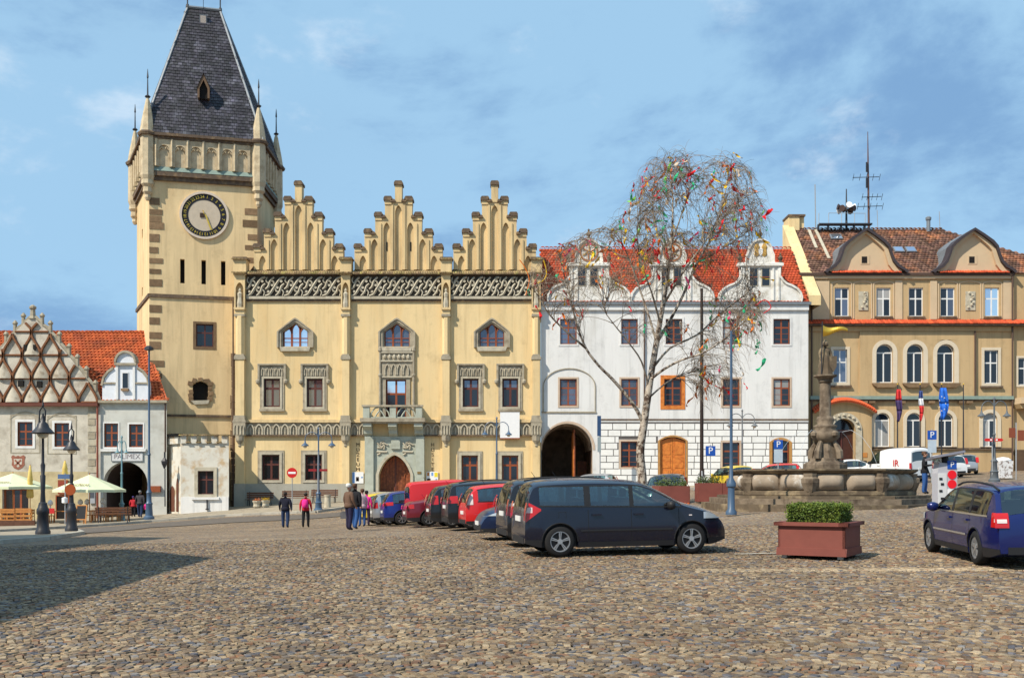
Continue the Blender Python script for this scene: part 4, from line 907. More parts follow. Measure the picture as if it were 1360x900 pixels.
for a, b_ in ((494, 520), (528.5, 554)):
    x0, x1 = hx(a), hx(b_); c = (x0+x1)/2; r_ = (x1-x0)/2; z0 = hz(556); h = hz(541.5)-z0; m_ = B()
    for s_ in (-1, 1):
        m_.tube([(c+s_*r_, HY-.97, z0+.02), (c+s_*r_*.85, HY-.97, z0+h*.5), (c+s_*r_*.5, HY-.97, z0+h*.9), (c, HY-.97, z0+h)], .055, 5)
        m_.tube([(c+s_*r_*.55, HY-.97, z0), (c+s_*r_*.3, HY-.97, z0+h*.4), (c, HY-.97, z0+h*.75)], .055, 5)
    m_.tube([(c, HY-.97, z0+h*.7), (c, HY-.97, z0+h)], .06, 5); m_.box(x0, x1, HY-1.02, HY-.92, z0, z0+.08); m_.build('balcony_tracery', M_grn, hall)
# ---- portal
por = B(); xa, xb = hx(497), hx(553)
ap = arch_pts(door_r['x0'], door_r['x1'], hz(630), 'point', 14, hz(604)-hz(630))
zb = gz(0, 73)-.3
por.prism([(xa, zb), (door_r['x0'], zb)]+ap+[(door_r['x1'], zb), (xb, zb), (xb, hz(579.5)), (xa, hz(579.5))], HY-.22, HY+.01); por.build('portal', M_grn, hall)
for a, b_ in ((485.5, 497), (553, 564)): B().box(hx(a), hx(b_), HY-.42, HY, zb, hz(579.5)).build('portal_pier', M_grn, hall)
ao = arch_pts(door_r['x0']-.2, door_r['x1']+.2, hz(630), 'point', 14, hz(604)-hz(630)+.22)
B().strip([(door_r['x0']-.2, zb)]+ao+[(door_r['x1']+.2, zb)], [(door_r['x0'], zb)]+ap+[(door_r['x1'], zb)], HY-.32, HY-.21).build('portal_arch', M_lst, hall)
B().prism([(hx(520), hz(596)), (hx(532), hz(596)), (hx(532), hz(584)), (hx(520), hz(584))], HY-.36, HY-.2).build('blank_shield', M_grn, hall)
for u in (508, 542):
    m_ = B()
    for k in range(5):
        a_ = 2*math.pi*k/5; m_.tube([(hx(u)+.42*math.cos(a_), HY-.26, hz(591)+.34*math.sin(a_)), (hx(u)+.2*math.cos(a_+.9), HY-.3, hz(591)+.2*math.sin(a_+.9)), (hx(u)+.1*math.cos(a_+2), HY-.26, hz(591)+.1*math.sin(a_+2))], .06, 5)
    m_.tube([(hx(u-7), HY-.25, hz(600)), (hx(u+7), HY-.25, hz(600))], .07, 5); m_.tube([(hx(u-6), HY-.25, hz(604)), (hx(u-2), HY-.25, hz(602))], .07, 5); m_.build('carved_scroll', M_lst, hall)
c = (door_r['x0']+door_r['x1'])/2
dz0 = hz(658)
def door_h(x): 
    t_ = abs(x-c)/((door_r['x1']-door_r['x0'])/2); zs_ = hz(630); return zs_+(hz(605)-zs_)*max(0.0, 1-t_**1.7)
for s_ in (-1, 1):
    leaf = B(); leaf.box(c+s_*.01, c+s_*1.13, HY+.56, HY+.60, dz0, hz(612)); lf = leaf.build('door_leaf', M_door, hall)
    for k in range(5):
        a, b_ = c+s_*(.02+k*.225), c+s_*(.02+(k+1)*.225-.02); zz = min(door_h(a), door_h(b_)); B().prism([(a, dz0), (b_, dz0), (b_, door_h(b_)), (a, door_h(a))], HY+.5+.02*(k % 2), HY+.57).build('plank', M_door, lf)
    for k in (1, 2):
        xx = c+s_*.55*k*.98-s_*.27; m_ = B(); ap2 = arch_pts(xx-.24, xx+.24, hz(634), 'point', 8, .5); m_.strip([(xx-.24, dz0+.2)]+ap2+[(xx+.24, dz0+.2)], [(xx-.17, dz0+.2)]+[(lerp(q[0], xx, .28), q[1]-.08) for q in ap2]+[(xx+.17, dz0+.2)], HY+.46, HY+.5); m_.build('door_moulding', M_door, lf)
B().box(c-.05, c+.05, HY+.44, HY+.5, dz0, hz(606)).build('door_post', M_wind, hall)
B().box(door_r['x0']-.1, door_r['x1']+.1, HY+.62, HY+.66, dz0-.5, hz(600)).build('dark_room', M_blk, hall)
for k in range(3): B().box(hx(486-k*4), hx(563+k*4), HY-1.4-.3*(2-k)+.4*0-k*.0, HY-.45, zb, gz(0, 72)+.36-.15*k).build('door_step', M_lst, hall)
for k in range(6): text('letter', 'MUZEUM'[k], .36, (hx(475.4), HY-.03, hz(590.5+k*6.5)), FRONT, M_dkp, hall)
for k in range(6): text('letter', 'HUSITÉ'[k], .36, (hx(574.6), HY-.03, hz(590.5+k*6.5)), FRONT, M_dkp, hall)
B().box(hx(555), hx(560), HY-.46, HY-.42, hz(629), hz(626)).build('brass_plate', plain('brass', (.3, .2, .08), .4, metal=.5), hall)
# drainpipes
for u, v0, v1 in ((310.6, 400, 670),):
    B().tube([(hx(u), HY-.2, hz(v1)), (hx(u), HY-.2, hz(v0))], .055, 8).build('drainpipe', M_gut, hall)
# posters and banner on the hall
def poster(u0, v0, u1, v1, label, bits):
    t_ = thing('poster_board', label, 'poster', (hx((u0+u1)/2), HY-.08, hz(v1)), world=True)
    B().box(hx(u0), hx(u1), HY-.10, HY-.06, hz(v1), hz(v0)).build('board', M_white, t_)
    for (a, b_, c_, d_, m_) in bits: B().box(hx(a), hx(c_), HY-.108, HY-.101, hz(d_), hz(b_)).build('printed_patch', m_, t_)
M_y2 = plain('poster_yellow', (.75, .6, .03)); M_o2 = plain('poster_orange', (.5, .2, .05)); M_lb = plain('poster_blue', (.15, .3, .6)); M_pk = plain('poster_photo', (.25, .15, .1))
poster(468, 626.5, 483, 641.5, 'white poster board left of the portal, below the left vertical lettering', [(468.2, 627, 471.5, 641, M_lb), (473, 633, 477, 638.6, M_dkp), (474, 635, 476.5, 638.3, M_o2), (480, 632.5, 482, 634.5, M_lb)])
poster(566.5, 626, 582, 642, 'white poster board with coloured squares right of the portal', [(567.5, 627, 570.3, 631.5, M_o2), (573, 627, 575.5, 631.5, M_lb), (577, 627, 581.5, 633, M_y2), (567.5, 635, 572, 638, M_dkp), (578.5, 635.5, 580.5, 637.5, M_lb)])
bn = thing('blank_banner', 'plain white banner hanging under the rightmost upper window of the town hall', 'banner', (hx(677), HY-.3, hz(582)), world=True)
B().box(hx(664.3), hx(690), HY-.34, HY-.3, hz(581.5), hz(548)).build('sheet', M_white, bn); B().box(hx(664), hx(690.4), HY-.36, HY-.28, hz(583), hz(581.5)).build('bottom_rail', M_winr, bn); B().tube([(hx(664), HY-.32, hz(547.7)), (hx(690.4), HY-.32, hz(547.7))], .03, 6).build('top_rail', M_galv, bn)
# ------------------------------------------------------------------ white house
WY = 73.6; Wf = Fac(WY); wx, wz = Wf.x, Wf.z
wh = thing('white_house', 'white house with red tiled roof, curved gables and blockwork ground floor', 'building', (wx(896), WY+4, gz(wx(896), 73)), world=True)
XL, XR = wx(718.5), wx(1073.5)
r1 = [Wf.r(744, 423.5, 766, 457), Wf.r(825, 423.5, 847, 457), Wf.r(884, 423.5, 906, 457), Wf.r(960, 423.5, 982, 457), Wf.r(1027, 423.5, 1049, 457)]
r2 = [Wf.r(743.5, 503, 766, 538.5), Wf.r(825, 503, 847, 538.5), Wf.r(882, 503, 905, 538.5), Wf.r(960, 503, 982, 538.5), Wf.r(1027, 503, 1049, 538.5)]
r0 = [Wf.r(824.5, 586, 847, 620), Wf.r(959.5, 587, 982, 622)]
ra = Wf.r(1025.5, 584, 1048, 622); rd_ = Wf.r(876.5, 580, 910.5, 642)
arch_p = dict(x0=wx(718.8), x1=wx(787.5), z0=-.5, z1=wz(562))
ops = [dict(r, depth=.25) for r in r1+r2+r0]
ops += [dict(ra, depth=.25, arch=('seg', wz(587), .16)), dict(rd_, z0=-.5, depth=.35, arch=('seg', wz(585), .27)), dict(arch_p, depth=.6, arch=('round', wz(597), wz(562)-wz(597)))]
mb = wall(B(), XL, XR, -1.5, wz(402), WY, ops, .25)
mb.add([(XR, WY, -1.5), (XR, WY+10, -1.5), (XR, WY+10, wz(402)), (XR, WY, wz(402))], [(0, 1, 2, 3)]); mb.build('wall', M_wht, wh)
M_pinks = mat('pinkish_window_stone', (0.52, 0.40, 0.30), .85, .12, 3)
for k, r in enumerate(r1+r2+r0):
    e = .13 if k != 7 else .26; mm = M_wht if k < 5 else (M_orw if k == 7 else M_pinks)
    B().ring(frame_loop(r, e), frame_loop(r, 0), WY-.035, WY+.12).build('window_surround', mm, wh)
    window(wh, r, WY+.1, M_winr, [M_glmid, M_glmid, M_glass, M_glmid, M_curt][k % 5] if k in (0, 1, 2, 5, 6) else (M_glass if k % 3 else [M_glass, M_curt]), 2, (.66,), .08, .09, subbars=(.2, .42))
window(wh, ra, WY+.1, M_winr, M_glass, 2, (.6,), .08, .09)
sp = wz(587); B().strip([(ra['x0']-.2, ra['z0'])]+arch_pts(ra['x0']-.2, ra['x1']+.2, sp, 'seg', rise=.34)+[(ra['x1']+.2, ra['z0'])], [(ra['x0'], ra['z0'])]+arch_pts(ra['x0'], ra['x1'], sp, 'seg', rise=.16)+[(ra['x1'], ra['z0'])], WY-.05, WY+.1).build('window_surround', mat('orange_stone', (.42, .22, .07), .8, .2, 4), wh)
# orange double door
dr = rd_; c = (dr['x0']+dr['x1'])/2; zb = wz(642)
B().strip([(dr['x0']-.14, zb)]+arch_pts(dr['x0']-.14, dr['x1']+.14, wz(585), 'seg', rise=.4)+[(dr['x1']+.14, zb)], [(dr['x0'], zb)]+arch_pts(dr['x0'], dr['x1'], wz(585), 'seg', rise=.27)+[(dr['x1'], zb)], WY-.06, WY+.1).build('door_surround', mat('orange_stone', (.42, .22, .07)), wh)
for s_ in (-1, 1):
    a, b_ = sorted((c+s_*.01, c+s_*(dr['x1']-c-.02))); lf = B().prism([(a, zb), (b_, zb), (b_, wz(585)+(.0 if s_ > 0 else .25)), (a, wz(585)+(.25 if s_ > 0 else .0))], WY+.14, WY+.2).build('door_leaf', M_orw, wh)
    for z0, z1 in ((640, 624), (621, 606), (603, 588)): B().box(a+.14, b_-.14, WY+.115, WY+.14, wz(z0), wz(z1)).build('door_panel', M_orw, lf)
B().box(dr['x0'], dr['x1'], WY+.2, WY+.22, zb-.6, wz(579)).build('dark_room', M_blk, wh)
# string course and blockwork
B().box(wx(796), XR, WY-.07, WY+.01, wz(558), wz(556)).build('string_course', M_dks, wh); B().box(wx(796), XR, WY-.045, WY+.01, wz(560), wz(558)).build('string_mould', M_wht, wh)
M_jnt = mat('dark_joint_paint', (.10, .09, .085), .9); M_blkw = mat('white_block', (.77, .765, .74), .9, .08, 2, .1, 30, objrnd=.04)
B().box(wx(797), XR-.01, WY-.006, WY+.002, wz(655), wz(561)).add([], []).f
holes = [(r['x0']-.16, r['x1']+.16, r['z0']-.16, r['z1']+.16) for r in r0] + [(ra['x0']-.22, ra['x1']+.22, ra['z0']-.05, ra['z1']+.24), (dr['x0']-.16, dr['x1']+.16, -2, dr['z1']+.16)]
jb = B(); xs = sorted({wx(797), XR-.01, *[q for h in holes for q in h[:2]]}); zs = sorted({wz(660), wz(561), *[max(wz(660), q) for h in holes for q in h[2:]]})
for i in range(len(xs)-1):
    for j in range(len(zs)-1):
        cx, cz_ = (xs[i]+xs[i+1])/2, (zs[j]+zs[j+1])/2
        if not any(h[0] < cx < h[1] and h[2] < cz_ < h[3] for h in holes): jb.add([(xs[i], WY-.008, zs[j]), (xs[i+1], WY-.008, zs[j]), (xs[i+1], WY-.008, zs[j+1]), (xs[i], WY-.008, zs[j+1])], [(0, 1, 2, 3)])
jb.build('joint_ground', M_jnt, wh)
rowh = 8.6*Wf.k; j = 0; z = wz(562)
while z > wz(648):
    x = wx(797)+(-.55 if j % 2 else 0)
    while x < XR:
        wl = random.uniform(.86, 1.16); segs = [(max(x+.028, wx(797)), min(x+wl-.028, XR-.03))]
        for h in holes:
            if h[2] < z-rowh/2 < h[3]:
                ns = []
                for a, b_ in segs:
                    if b_ <= h[0] or a >= h[1]: ns.append((a, b_))
                    else:
                        if a < h[0]: ns.append((a, h[0]))
                        if b_ > h[1]: ns.append((h[1], b_))
                segs = ns
        for a, b_ in segs:
            if b_-a > .08: piece('block', M_blkw, wh, a, b_, WY-.03-random.uniform(0, .006), WY-.01, z-rowh+.026, z-.026)
        x += wl
    z -= rowh; j += 1
B().box(wx(797), XR, WY-.05, WY-.01, -1, wz(649)).build('plinth', M_wht, wh)
# arched moulding round the left window
ao = arch_pts(wx(721), wx(791), wz(513), 'round', 16, wz(488.5)-wz(513)); ai = arch_pts(wx(722.2), wx(789.8), wz(513), 'round', 16, wz(489.8)-wz(513))
B().strip([(wx(721), wz(547))]+ao+[(wx(791), wz(547))], [(wx(722.2), wz(547))]+ai+[(wx(789.8), wz(547))], WY-.06, WY).build('arch_moulding', M_sto, wh)
B().box(wx(719), wx(792), WY-.07, WY, wz(548), wz(546.2)).build('arch_ledge', M_sto, wh)
# vaulted passage behind the archway
ap = arch_pts(arch_p['x0'], arch_p['x1'], wz(597), 'round', 14, wz(562)-wz(597)); lp = [(arch_p['x0'], -.5)]+ap+[(arch_p['x1'], -.5)]
n_ = len(lp); ps = B(); M_vault = mat('brown_vault_plaster', (.30, .22, .155), .9, .25, 2, .3, 15, c2=(.16, .11, .075), c2lo=.45, c2hi=.65, c2scale=1.5)
for k in range(6):
    y0, y1 = WY+.6+k*1.5, WY+.6+(k+1)*1.5; ps.add([(x, y0, z) for x, z in lp]+[(x, y1, z) for x, z in lp], [(i, i+1, i+1+n_, i+n_) for i in range(n_-1)])
ps.add([(x, WY+9.6, z) for x, z in lp], [tuple(range(n_))]); ps.build('passage_vault', M_vault, wh)
for k in range(4): B().strip(ap, [(lerp(q[0], wx(753), .06), lerp(q[1], wz(597), .07)) for q in ap], WY+1.2+k*1.6, WY+1.5+k*1.6).build('vault_rib', M_vault, wh)
gt = B(); gt.box(wx(763), wx(763)+.1, WY+.9, WY+3.1, .6, wz(569)); gt.build('gate_leaf', M_door, wh)
for k in range(4): B().box(wx(763)-.05, wx(763), WY+1.0+k*.52, WY+1.45+k*.52, .9, wz(573+k)).build('gate_plank', M_orw, wh)
B().box(wx(774), wx(787), WY+6, WY+6.1, .3, wz(610)).build('far_gate', M_door, wh)
B().strip(arch_pts(arch_p['x0']-.05, arch_p['x1']+.16, wz(597), 'round', 16, wz(562)-wz(597)+.16), arch_pts(arch_p['x0']+.02, arch_p['x1'], wz(597), 'round', 16, wz(562)-wz(597)), WY-.03, WY+.02).build('passage_arch', M_pinks, wh)
# eaves, roof
B().box(XL, XR+.15, WY-.28, WY+.1, wz(405), wz(401.5)).build('gutter', M_lead, wh); B().box(XL, XR, WY-.16, WY, wz(412), wz(405.2)).build('cornice', M_wht, wh)
ez, ry = wz(401), WY+4.6; rz_ = EYE+(VH-329.5)*ry/F
xr0 = XL+.1
B().add([(xr0, WY, ez), (XR, WY, ez), (XR, ry, rz_-.05), (xr0, ry, rz_-.05), (xr0, ry+5, ez), (XR, ry+5, ez)], [(0, 1, 2, 3), (3, 2, 5, 4), (0, 3, 4), (1, 5, 2)]).build('roof', M_tile2 if False else mat('plain_red_tiles', (.4, .07, .03), .9), wh)
slope_tiles('roof_tiles', wh, (xr0, WY, ez+.02), (XR, WY, ez+.02), (XR, ry, rz_), (xr0, ry, rz_), .24, .30, M_tile, bow=.025, lift=.05, lo=.72, hi=1.2)
coping('ridge_tiles', wh, xr0, XR, ry-.16, ry+.16, rz_, M_tile, .32, .1)
# curved gables
def curved_gable(cu, kind):
    g = lambda du, v: (wx(cu+du), wz(v))
    half = [(0, 318.5), (5, 319.2), (10, 322), (14, 327), (16, 334), (18.5, 340), (18.8, 350), (29, 350.5), (29, 353.5), (25.5, 354.5), (25.5, 367), (29, 372), (34, 376.5), (41, 379), (48, 383), (53, 389), (55, 396), (54, 401)]
    poly = [g(a, v) for a, v in half] + [g(-a, v) for a, v in half[::-1]][:-1]
    ws = [Wf.r(cu-14, 357, cu-4.5, 379), Wf.r(cu+2, 357, cu+11.5, 379)]
    gp = B().prism(poly, WY-.02, WY+.35).build('curved_gable', M_wdm, wh)
    B().strip([g(a, v-1.4) if i < 7 else g(a+1.2, v-1) for i, (a, v) in enumerate(half)], [g(a-.8 if a > 1 else 0, v+.9) for a, v in half], WY-.13, WY+.4).build('gable_moulding', M_wdm, gp)
    B().strip([g(-a, v-1.4) if i < 7 else g(-a-1.2, v-1) for i, (a, v) in enumerate(half)], [g(-a+.8 if a > 1 else 0, v+.9) for a, v in half], WY-.13, WY+.4).build('gable_moulding', M_wdm, gp)
    for r in ws:
        B().box(r['x0']-.06, r['x1']+.06, WY-.05, WY-.021, r['z0']-.06, r['z1']+.06).build('window_surround', M_lst, gp); B().box(r['x0'], r['x1'], WY-.062, WY-.051, r['z0'], r['z1']).build('window_pane', M_glass, gp)
        B().box(r['x0'], r['x1'], WY-.08, WY-.063, (r['z0']+r['z1'])/2-.03, (r['z0']+r['z1'])/2+.03).build('window_bar', M_winr, gp)
    B().box(*(wx(cu-30), wx(cu+30)), WY-.2, WY, wz(353.5), wz(350.5)).build('gable_cornice', M_wdm, gp)
    for a in (-24, -17, 15.5, 22.5): B().box(wx(cu+a), wx(cu+a+2.4), WY-.1, WY-.021, wz(399), wz(354)).build('gable_pilaster', M_wdm, gp)
    M_red_o = mat('faded_red_ornament', (.40, .16, .07), .9, .3, 4); M_yo = mat('faded_yellow_ornament', (.5, .3, .08), .9, .3, 4)
    if kind == 'ring':
        m_ = B(); m_.ring([(wx(cu)+p[0]*.44, wz(335)+p[1]*.44) for p in disc_loop(1.55, 20)], [(wx(cu)+p[0]*.36, wz(335)+p[1]*.36) for p in disc_loop(1.55, 20)], WY-.06, WY-.02); m_.build('ornament_ring', M_red_o, gp)
        for k in range(6): a_ = k*math.pi/3; B().tube([(wx(cu)+.08*math.cos(a_), WY-.05, wz(335)+.08*math.sin(a_)), (wx(cu)+.5*math.cos(a_+.5), WY-.05, wz(335)+.5*math.sin(a_+.5))], .05, 5).build('ornament_spoke', M_yo if k % 2 else M_red_o, gp)
    else:
        for s_ in (-1, 1): B().lathe([(.05, 0), (.2, .15), (.16, .5), (.22, .7), (.08, .95)], (wx(cu+s_*5), WY-.04, wz(341)), 7, sy=.3).build('ornament_figure', M_yo, gp)
        B().prism([(wx(cu-3), wz(331)), (wx(cu+3), wz(331)), (wx(cu+2.5), wz(337)), (wx(cu), wz(340)), (wx(cu-2.5), wz(337))], WY-.1, WY-.02).build('ornament_shield', M_wht, gp)
    for a, v in ((0, 318), (-27, 350), (27, 350)): B().lathe([(.16, 0), (.2, .12), (.08, .2), (.2, .42), (.06, .62), (.09, .7), (.02, .8)], (wx(cu+a), WY+.1, wz(v)), 7).build('finial', M_dks, gp)
    # little saddle roof tying the gable back into the main roof
    sd = B(); xc = wx(cu); ha = wx(18)-wx(0); zt = wz(334); zl = wz(352)
    sd.add([(xc-ha, WY+.35, zl), (xc, WY+.35, zt), (xc+ha, WY+.35, zl), (xc-ha, WY+3.4, zl), (xc, WY+4.2, zt), (xc+ha, WY+3.4, zl), (xc-ha, WY+.35, ez), (xc+ha, WY+.35, ez), (xc-ha, WY+3.2, ez), (xc+ha, WY+3.2, ez)], [(0, 1, 4, 3), (1, 2, 5, 4), (0, 3, 8, 6), (2, 7, 9, 5)]); sd.build('gable_roof', mat('plain_red_tiles', (.4, .07, .03)), gp)
curved_gable(782, 'ring'); curved_gable(893, 'ring'); curved_gable(1010, 'shield')
for u in (855.5,): B().tube([(wx(u), WY-.12, wz(556)), (wx(u), WY-.12, wz(405))], .05, 8).build('drainpipe', M_gut, wh)

# ------------------------------------------------------------------ ochre house
OY = 76.0; Of = Fac(OY); ox, oz = Of.x, Of.z
oc = thing('ochre_house', 'ochre house with two bell-shaped gables, arched windows and brown tiled roof', 'building', (ox(1215), OY+5, gz(ox(1200), 75)), world=True)
OL, OR_ = ox(1061.6), ox(1344.5)
t_w = [Of.r(a, 382, b_, 420) for a, b_ in ((1108.5, 1127.5), (1164, 1183), (1207, 1226), (1249, 1268), (1308, 1327))]
m_w = [Of.r(1106.7, 464, 1125, 508), Of.r(1307, 465, 1325.5, 509)]
m_a = [Of.r(a, 457, b_, 508) for a, b_ in ((1163, 1185.5), (1203.5, 1226), (1243.5, 1267))]
g_a = [Of.r(a, 548, b_, 593) for a, b_ in ((1162, 1182), (1204, 1223.5), (1246, 1266), (1305, 1324.5))]
d_o = dict(x0=ox(1103), x1=ox(1134.5), z0=0.0, z1=oz(556))
ops = [dict(r, depth=.22) for r in t_w+m_w] + [dict(r, depth=.28, arch=('round', r['z1']-(r['x1']-r['x0'])/2, None)) for r in m_a+g_a] + [dict(d_o, depth=.5, arch=('round', d_o['z1']-(d_o['x1']-d_o['x0'])/2, None))]
mb = wall(B(), OL, OR_, -.5, oz(363), OY, ops, .25); mb.add([(OL, OY, -.5), (OL, OY+10, -.5), (OL, OY+10, oz(363)), (OL, OY, oz(363))], [(0, 3, 2, 1)]); mb.build('wall', M_och, oc)
M_cr = mat('cream_trim', (.62, .53, .40), .85, .06, 2)
for k, r in enumerate(t_w): window(oc, r, OY+.1, M_winw, [[M_glass, M_glmid], [M_glass, M_curt], M_glass, [M_glmid, M_glass]][k] if k < 4 else M_glsky, 2, (.62,), .07, .08); B().box(r['x0']-.12, r['x1']+.12, OY-.12, OY+.02, r['z0']-.14, r['z0']).build('sill', M_dks, oc)
for r in m_w:
    window(oc, r, OY+.1, M_winw, M_glmid if r is m_w[0] else M_glass, 2, (.62,), .07, .08); B().ring(frame_loop(r, .2), frame_loop(r, 0), OY-.05, OY+.1).build('window_surround', M_cr, oc); B().box(r['x0']-.3, r['x1']+.3, OY-.2, OY+.02, r['z0']-.34, r['z0']-.2).build('sill', M_dks, oc)
for k, r in enumerate(m_a+g_a):
    rad = (r['x1']-r['x0'])/2; sp = r['z1']-rad
    window(oc, r, OY+.16, M_winw, M_glass if k % 3 else [M_glass, M_curt], 2, (), .07, .08, arch=('round', sp, None))
    e = .3 if k < 3 else .26
    B().strip([(r['x0']-e, r['z0']-.05)]+arch_pts(r['x0']-e, r['x1']+e, sp, 'round', 14)+[(r['x1']+e, r['z0']-.05)], [(r['x0'], r['z0']-.05)]+arch_pts(r['x0'], r['x1'], sp, 'round', 14)+[(r['x1'], r['z0']-.05)], OY-.06 if k >= 3 else OY-.16, OY+.02).build('window_surround', M_cr, oc)
    if k < 3: B().prism([(r['x0']-.35, r['z0']-.05), (r['x1']+.35, r['z0']-.05), (r['x1']+.3, r['z0']-.2), (r['x1'], r['z0']-.38), (r['x0'], r['z0']-.38), (r['x0']-.3, r['z0']-.2)], OY-.4, OY).build('sill', M_brs, oc)
    else: B().box(r['x0']-.2, r['x1']+.2, OY-.14, OY, r['z0']-.14, r['z0']).build('sill', M_dks, oc)
# projecting middle panel, pilaster strips, string courses
pb = B(); zs_ = m_a[0]['z1']-(m_a[0]['x1']-m_a[0]['x0'])/2
ops2 = [dict(x0=r['x0']-.3, x1=r['x1']+.3, z0=r['z0']-.06, z1=r['z1']+.3, arch=('round', zs_, None)) for r in m_a]
wall(pb, ox(1141), ox(1293), oz(526), oz(441), OY-.14, ops2, .14)
pb.box(ox(1141), ox(1141)+.02, OY-.139, OY, oz(526), oz(441)); pb.box(ox(1293)-.02, ox(1293), OY-.139, OY, oz(526), oz(441)); pb.box(ox(1141), ox(1293), OY-.139, OY, oz(441.2), oz(440.8)); pb.build('projecting_panel', M_och, oc)
for a, b_, v0, v1, pr, m_ in ((1075, 1344, 526, 530.5, .3, M_verd), (1075, 1344, 530.5, 532.5, .18, M_dks), (1141, 1344, 594.5, 597, .14, M_dks), (1075, 1344, 434, 440, .16, M_och)):
    B().box(ox(a), ox(b_), OY-pr, OY, oz(v1), oz(v0)).build('string_course', m_, oc)
for u in (1147, 1157, 1197, 1236, 1276, 1286): B().box(ox(u)-.22, ox(u)+.22, OY-.28, OY, oz(535.5), oz(532.6)).build('corbel', M_brs, oc)
M_strip = M_ocl
for a, b_ in ((1078, 1101), (1188.5, 1198), (1235, 1244), (1332, 1343)): B().box(ox(a), ox(b_), OY-.08, OY, oz(424), oz(373)).build('pilaster_strip', M_ocl, oc)
for a, b_ in ((1104, 1131.5), (1133, 1158), (1159.5, 1187.5), (1245.5, 1272), (1273.5, 1303), (1304.5, 1331)):
    ap = arch_pts(ox(a), ox(b_), oz(375.5), 'seg', 8, .14); ai = arch_pts(ox(a)+.08, ox(b_)-.08, oz(376.6), 'seg', 8, .14); B().strip([(ox(a), oz(423))]+ap+[(ox(b_), oz(423))], [(ox(a)+.08, oz(423))]+ai+[(ox(b_)-.08, oz(423))], OY-.05, OY).build('panel_moulding', M_ocl, oc)
for a, b_ in ((1140, 1152.5), (1282, 1295)):
    rl = B(); rl.box(ox(a), ox(b_), OY-.06, OY, oz(412), oz(387)); o_ = rl.build('relief', M_lst, oc)
    for k in range(7): B().lathe([(.06, 0), (.11, .1), (.03, .22)], (lerp(ox(a)+.15, ox(b_)-.15, random.random()), OY-.07, lerp(oz(410), oz(391), k/6)), 6).build('relief_boss', M_lst, o_)
# red tiled ledge over the first floor
B().prism([(0, 0), (.55, 0), (.55, .12), (0, .42)], 0, OR_-OL+3.5).build('ledge_board', M_dks, oc, loc=(OL-.1, OY, oz(433.5)), rot=(0, 0, math.radians(-90)))
coping('ledge_tiles', oc, OL-.12, ox(1420), OY-.62, OY+.0, oz(425.5), M_tilr, .19, .1, drop=.32)
# eaves cornice
B().box(OL-.05, OR_+.05, OY-.3, OY, oz(366.5), oz(363)).build('gutter', M_gut, oc); B().box(OL, OR_, OY-.18, OY, oz(370.5), oz(366.7)).build('cornice', M_ocl, oc)
# roof
ez, ry = oz(363), OY+5.2; rz_ = EYE+(VH-304.5)*ry/F; xa, xb = ox(1075)+.25, ox(1440); xh = ox(1268)
B().add([(xa, OY, ez), (xb, OY, ez), (xh+1.2, ry, rz_-.06), (xa, ry, rz_-.06), (xa, ry+5, ez), (xb, ry+5, ez)], [(0, 1, 2, 3), (3, 2, 5, 4), (1, 5, 2), (0, 3, 4)]).build('roof', mat('plain_brown_tiles', (.16, .085, .055)), oc)
slope_tiles('roof_tiles', oc, (xa, OY, ez+.02), (xb, OY, ez+.02), (xh+1.2, ry, rz_), (xa, ry, rz_), .26, .3, M_tilb, bow=.02, lift=.05, lo=.55, hi=1.6)
coping('ridge_tiles', oc, xa, xh+1.2, ry-.18, ry+.18, rz_, M_tilb, .34, .11)
def on_plane(u, v, p0, nrm):
    o_ = Vector((0, 0, EYE)); dv = Vector(((u-CU)/F, 1, (VH-v)/F)); return o_+dv*((Vector(p0)-o_).dot(nrm)/dv.dot(nrm))
sln = Vector((0, -(rz_-ez), ry-OY)).normalized(); slope_a = math.atan2(rz_-ez, ry-OY)
for u, v, wd in ((1110, 316, .9), (1193, 333, .75), (1209, 333, .75)):
    p = on_plane(u, v, (0, OY, ez), sln)+sln*.1; sk = B().box(-wd/2, wd/2, -.38, .38, -.06, .06).build('skylight', M_lead, oc, loc=p, rot=(slope_a, 0, 0)); B().box(-wd/2+.08, wd/2-.08, -.3, .3, .061, .075).build('skylight_pane', M_glsky, sk)
for u0, v0, u1, v1 in ((1083, 306, 1101, 344), (1074, 306, 1084, 330)):
    a, b_ = on_plane(u0, v0, (0, OY, ez), sln)+sln*.07, on_plane(u1, v1, (0, OY, ez), sln)+sln*.07; B().bar(a, b_, .22, .05).build('roof_plank', M_lst, oc)
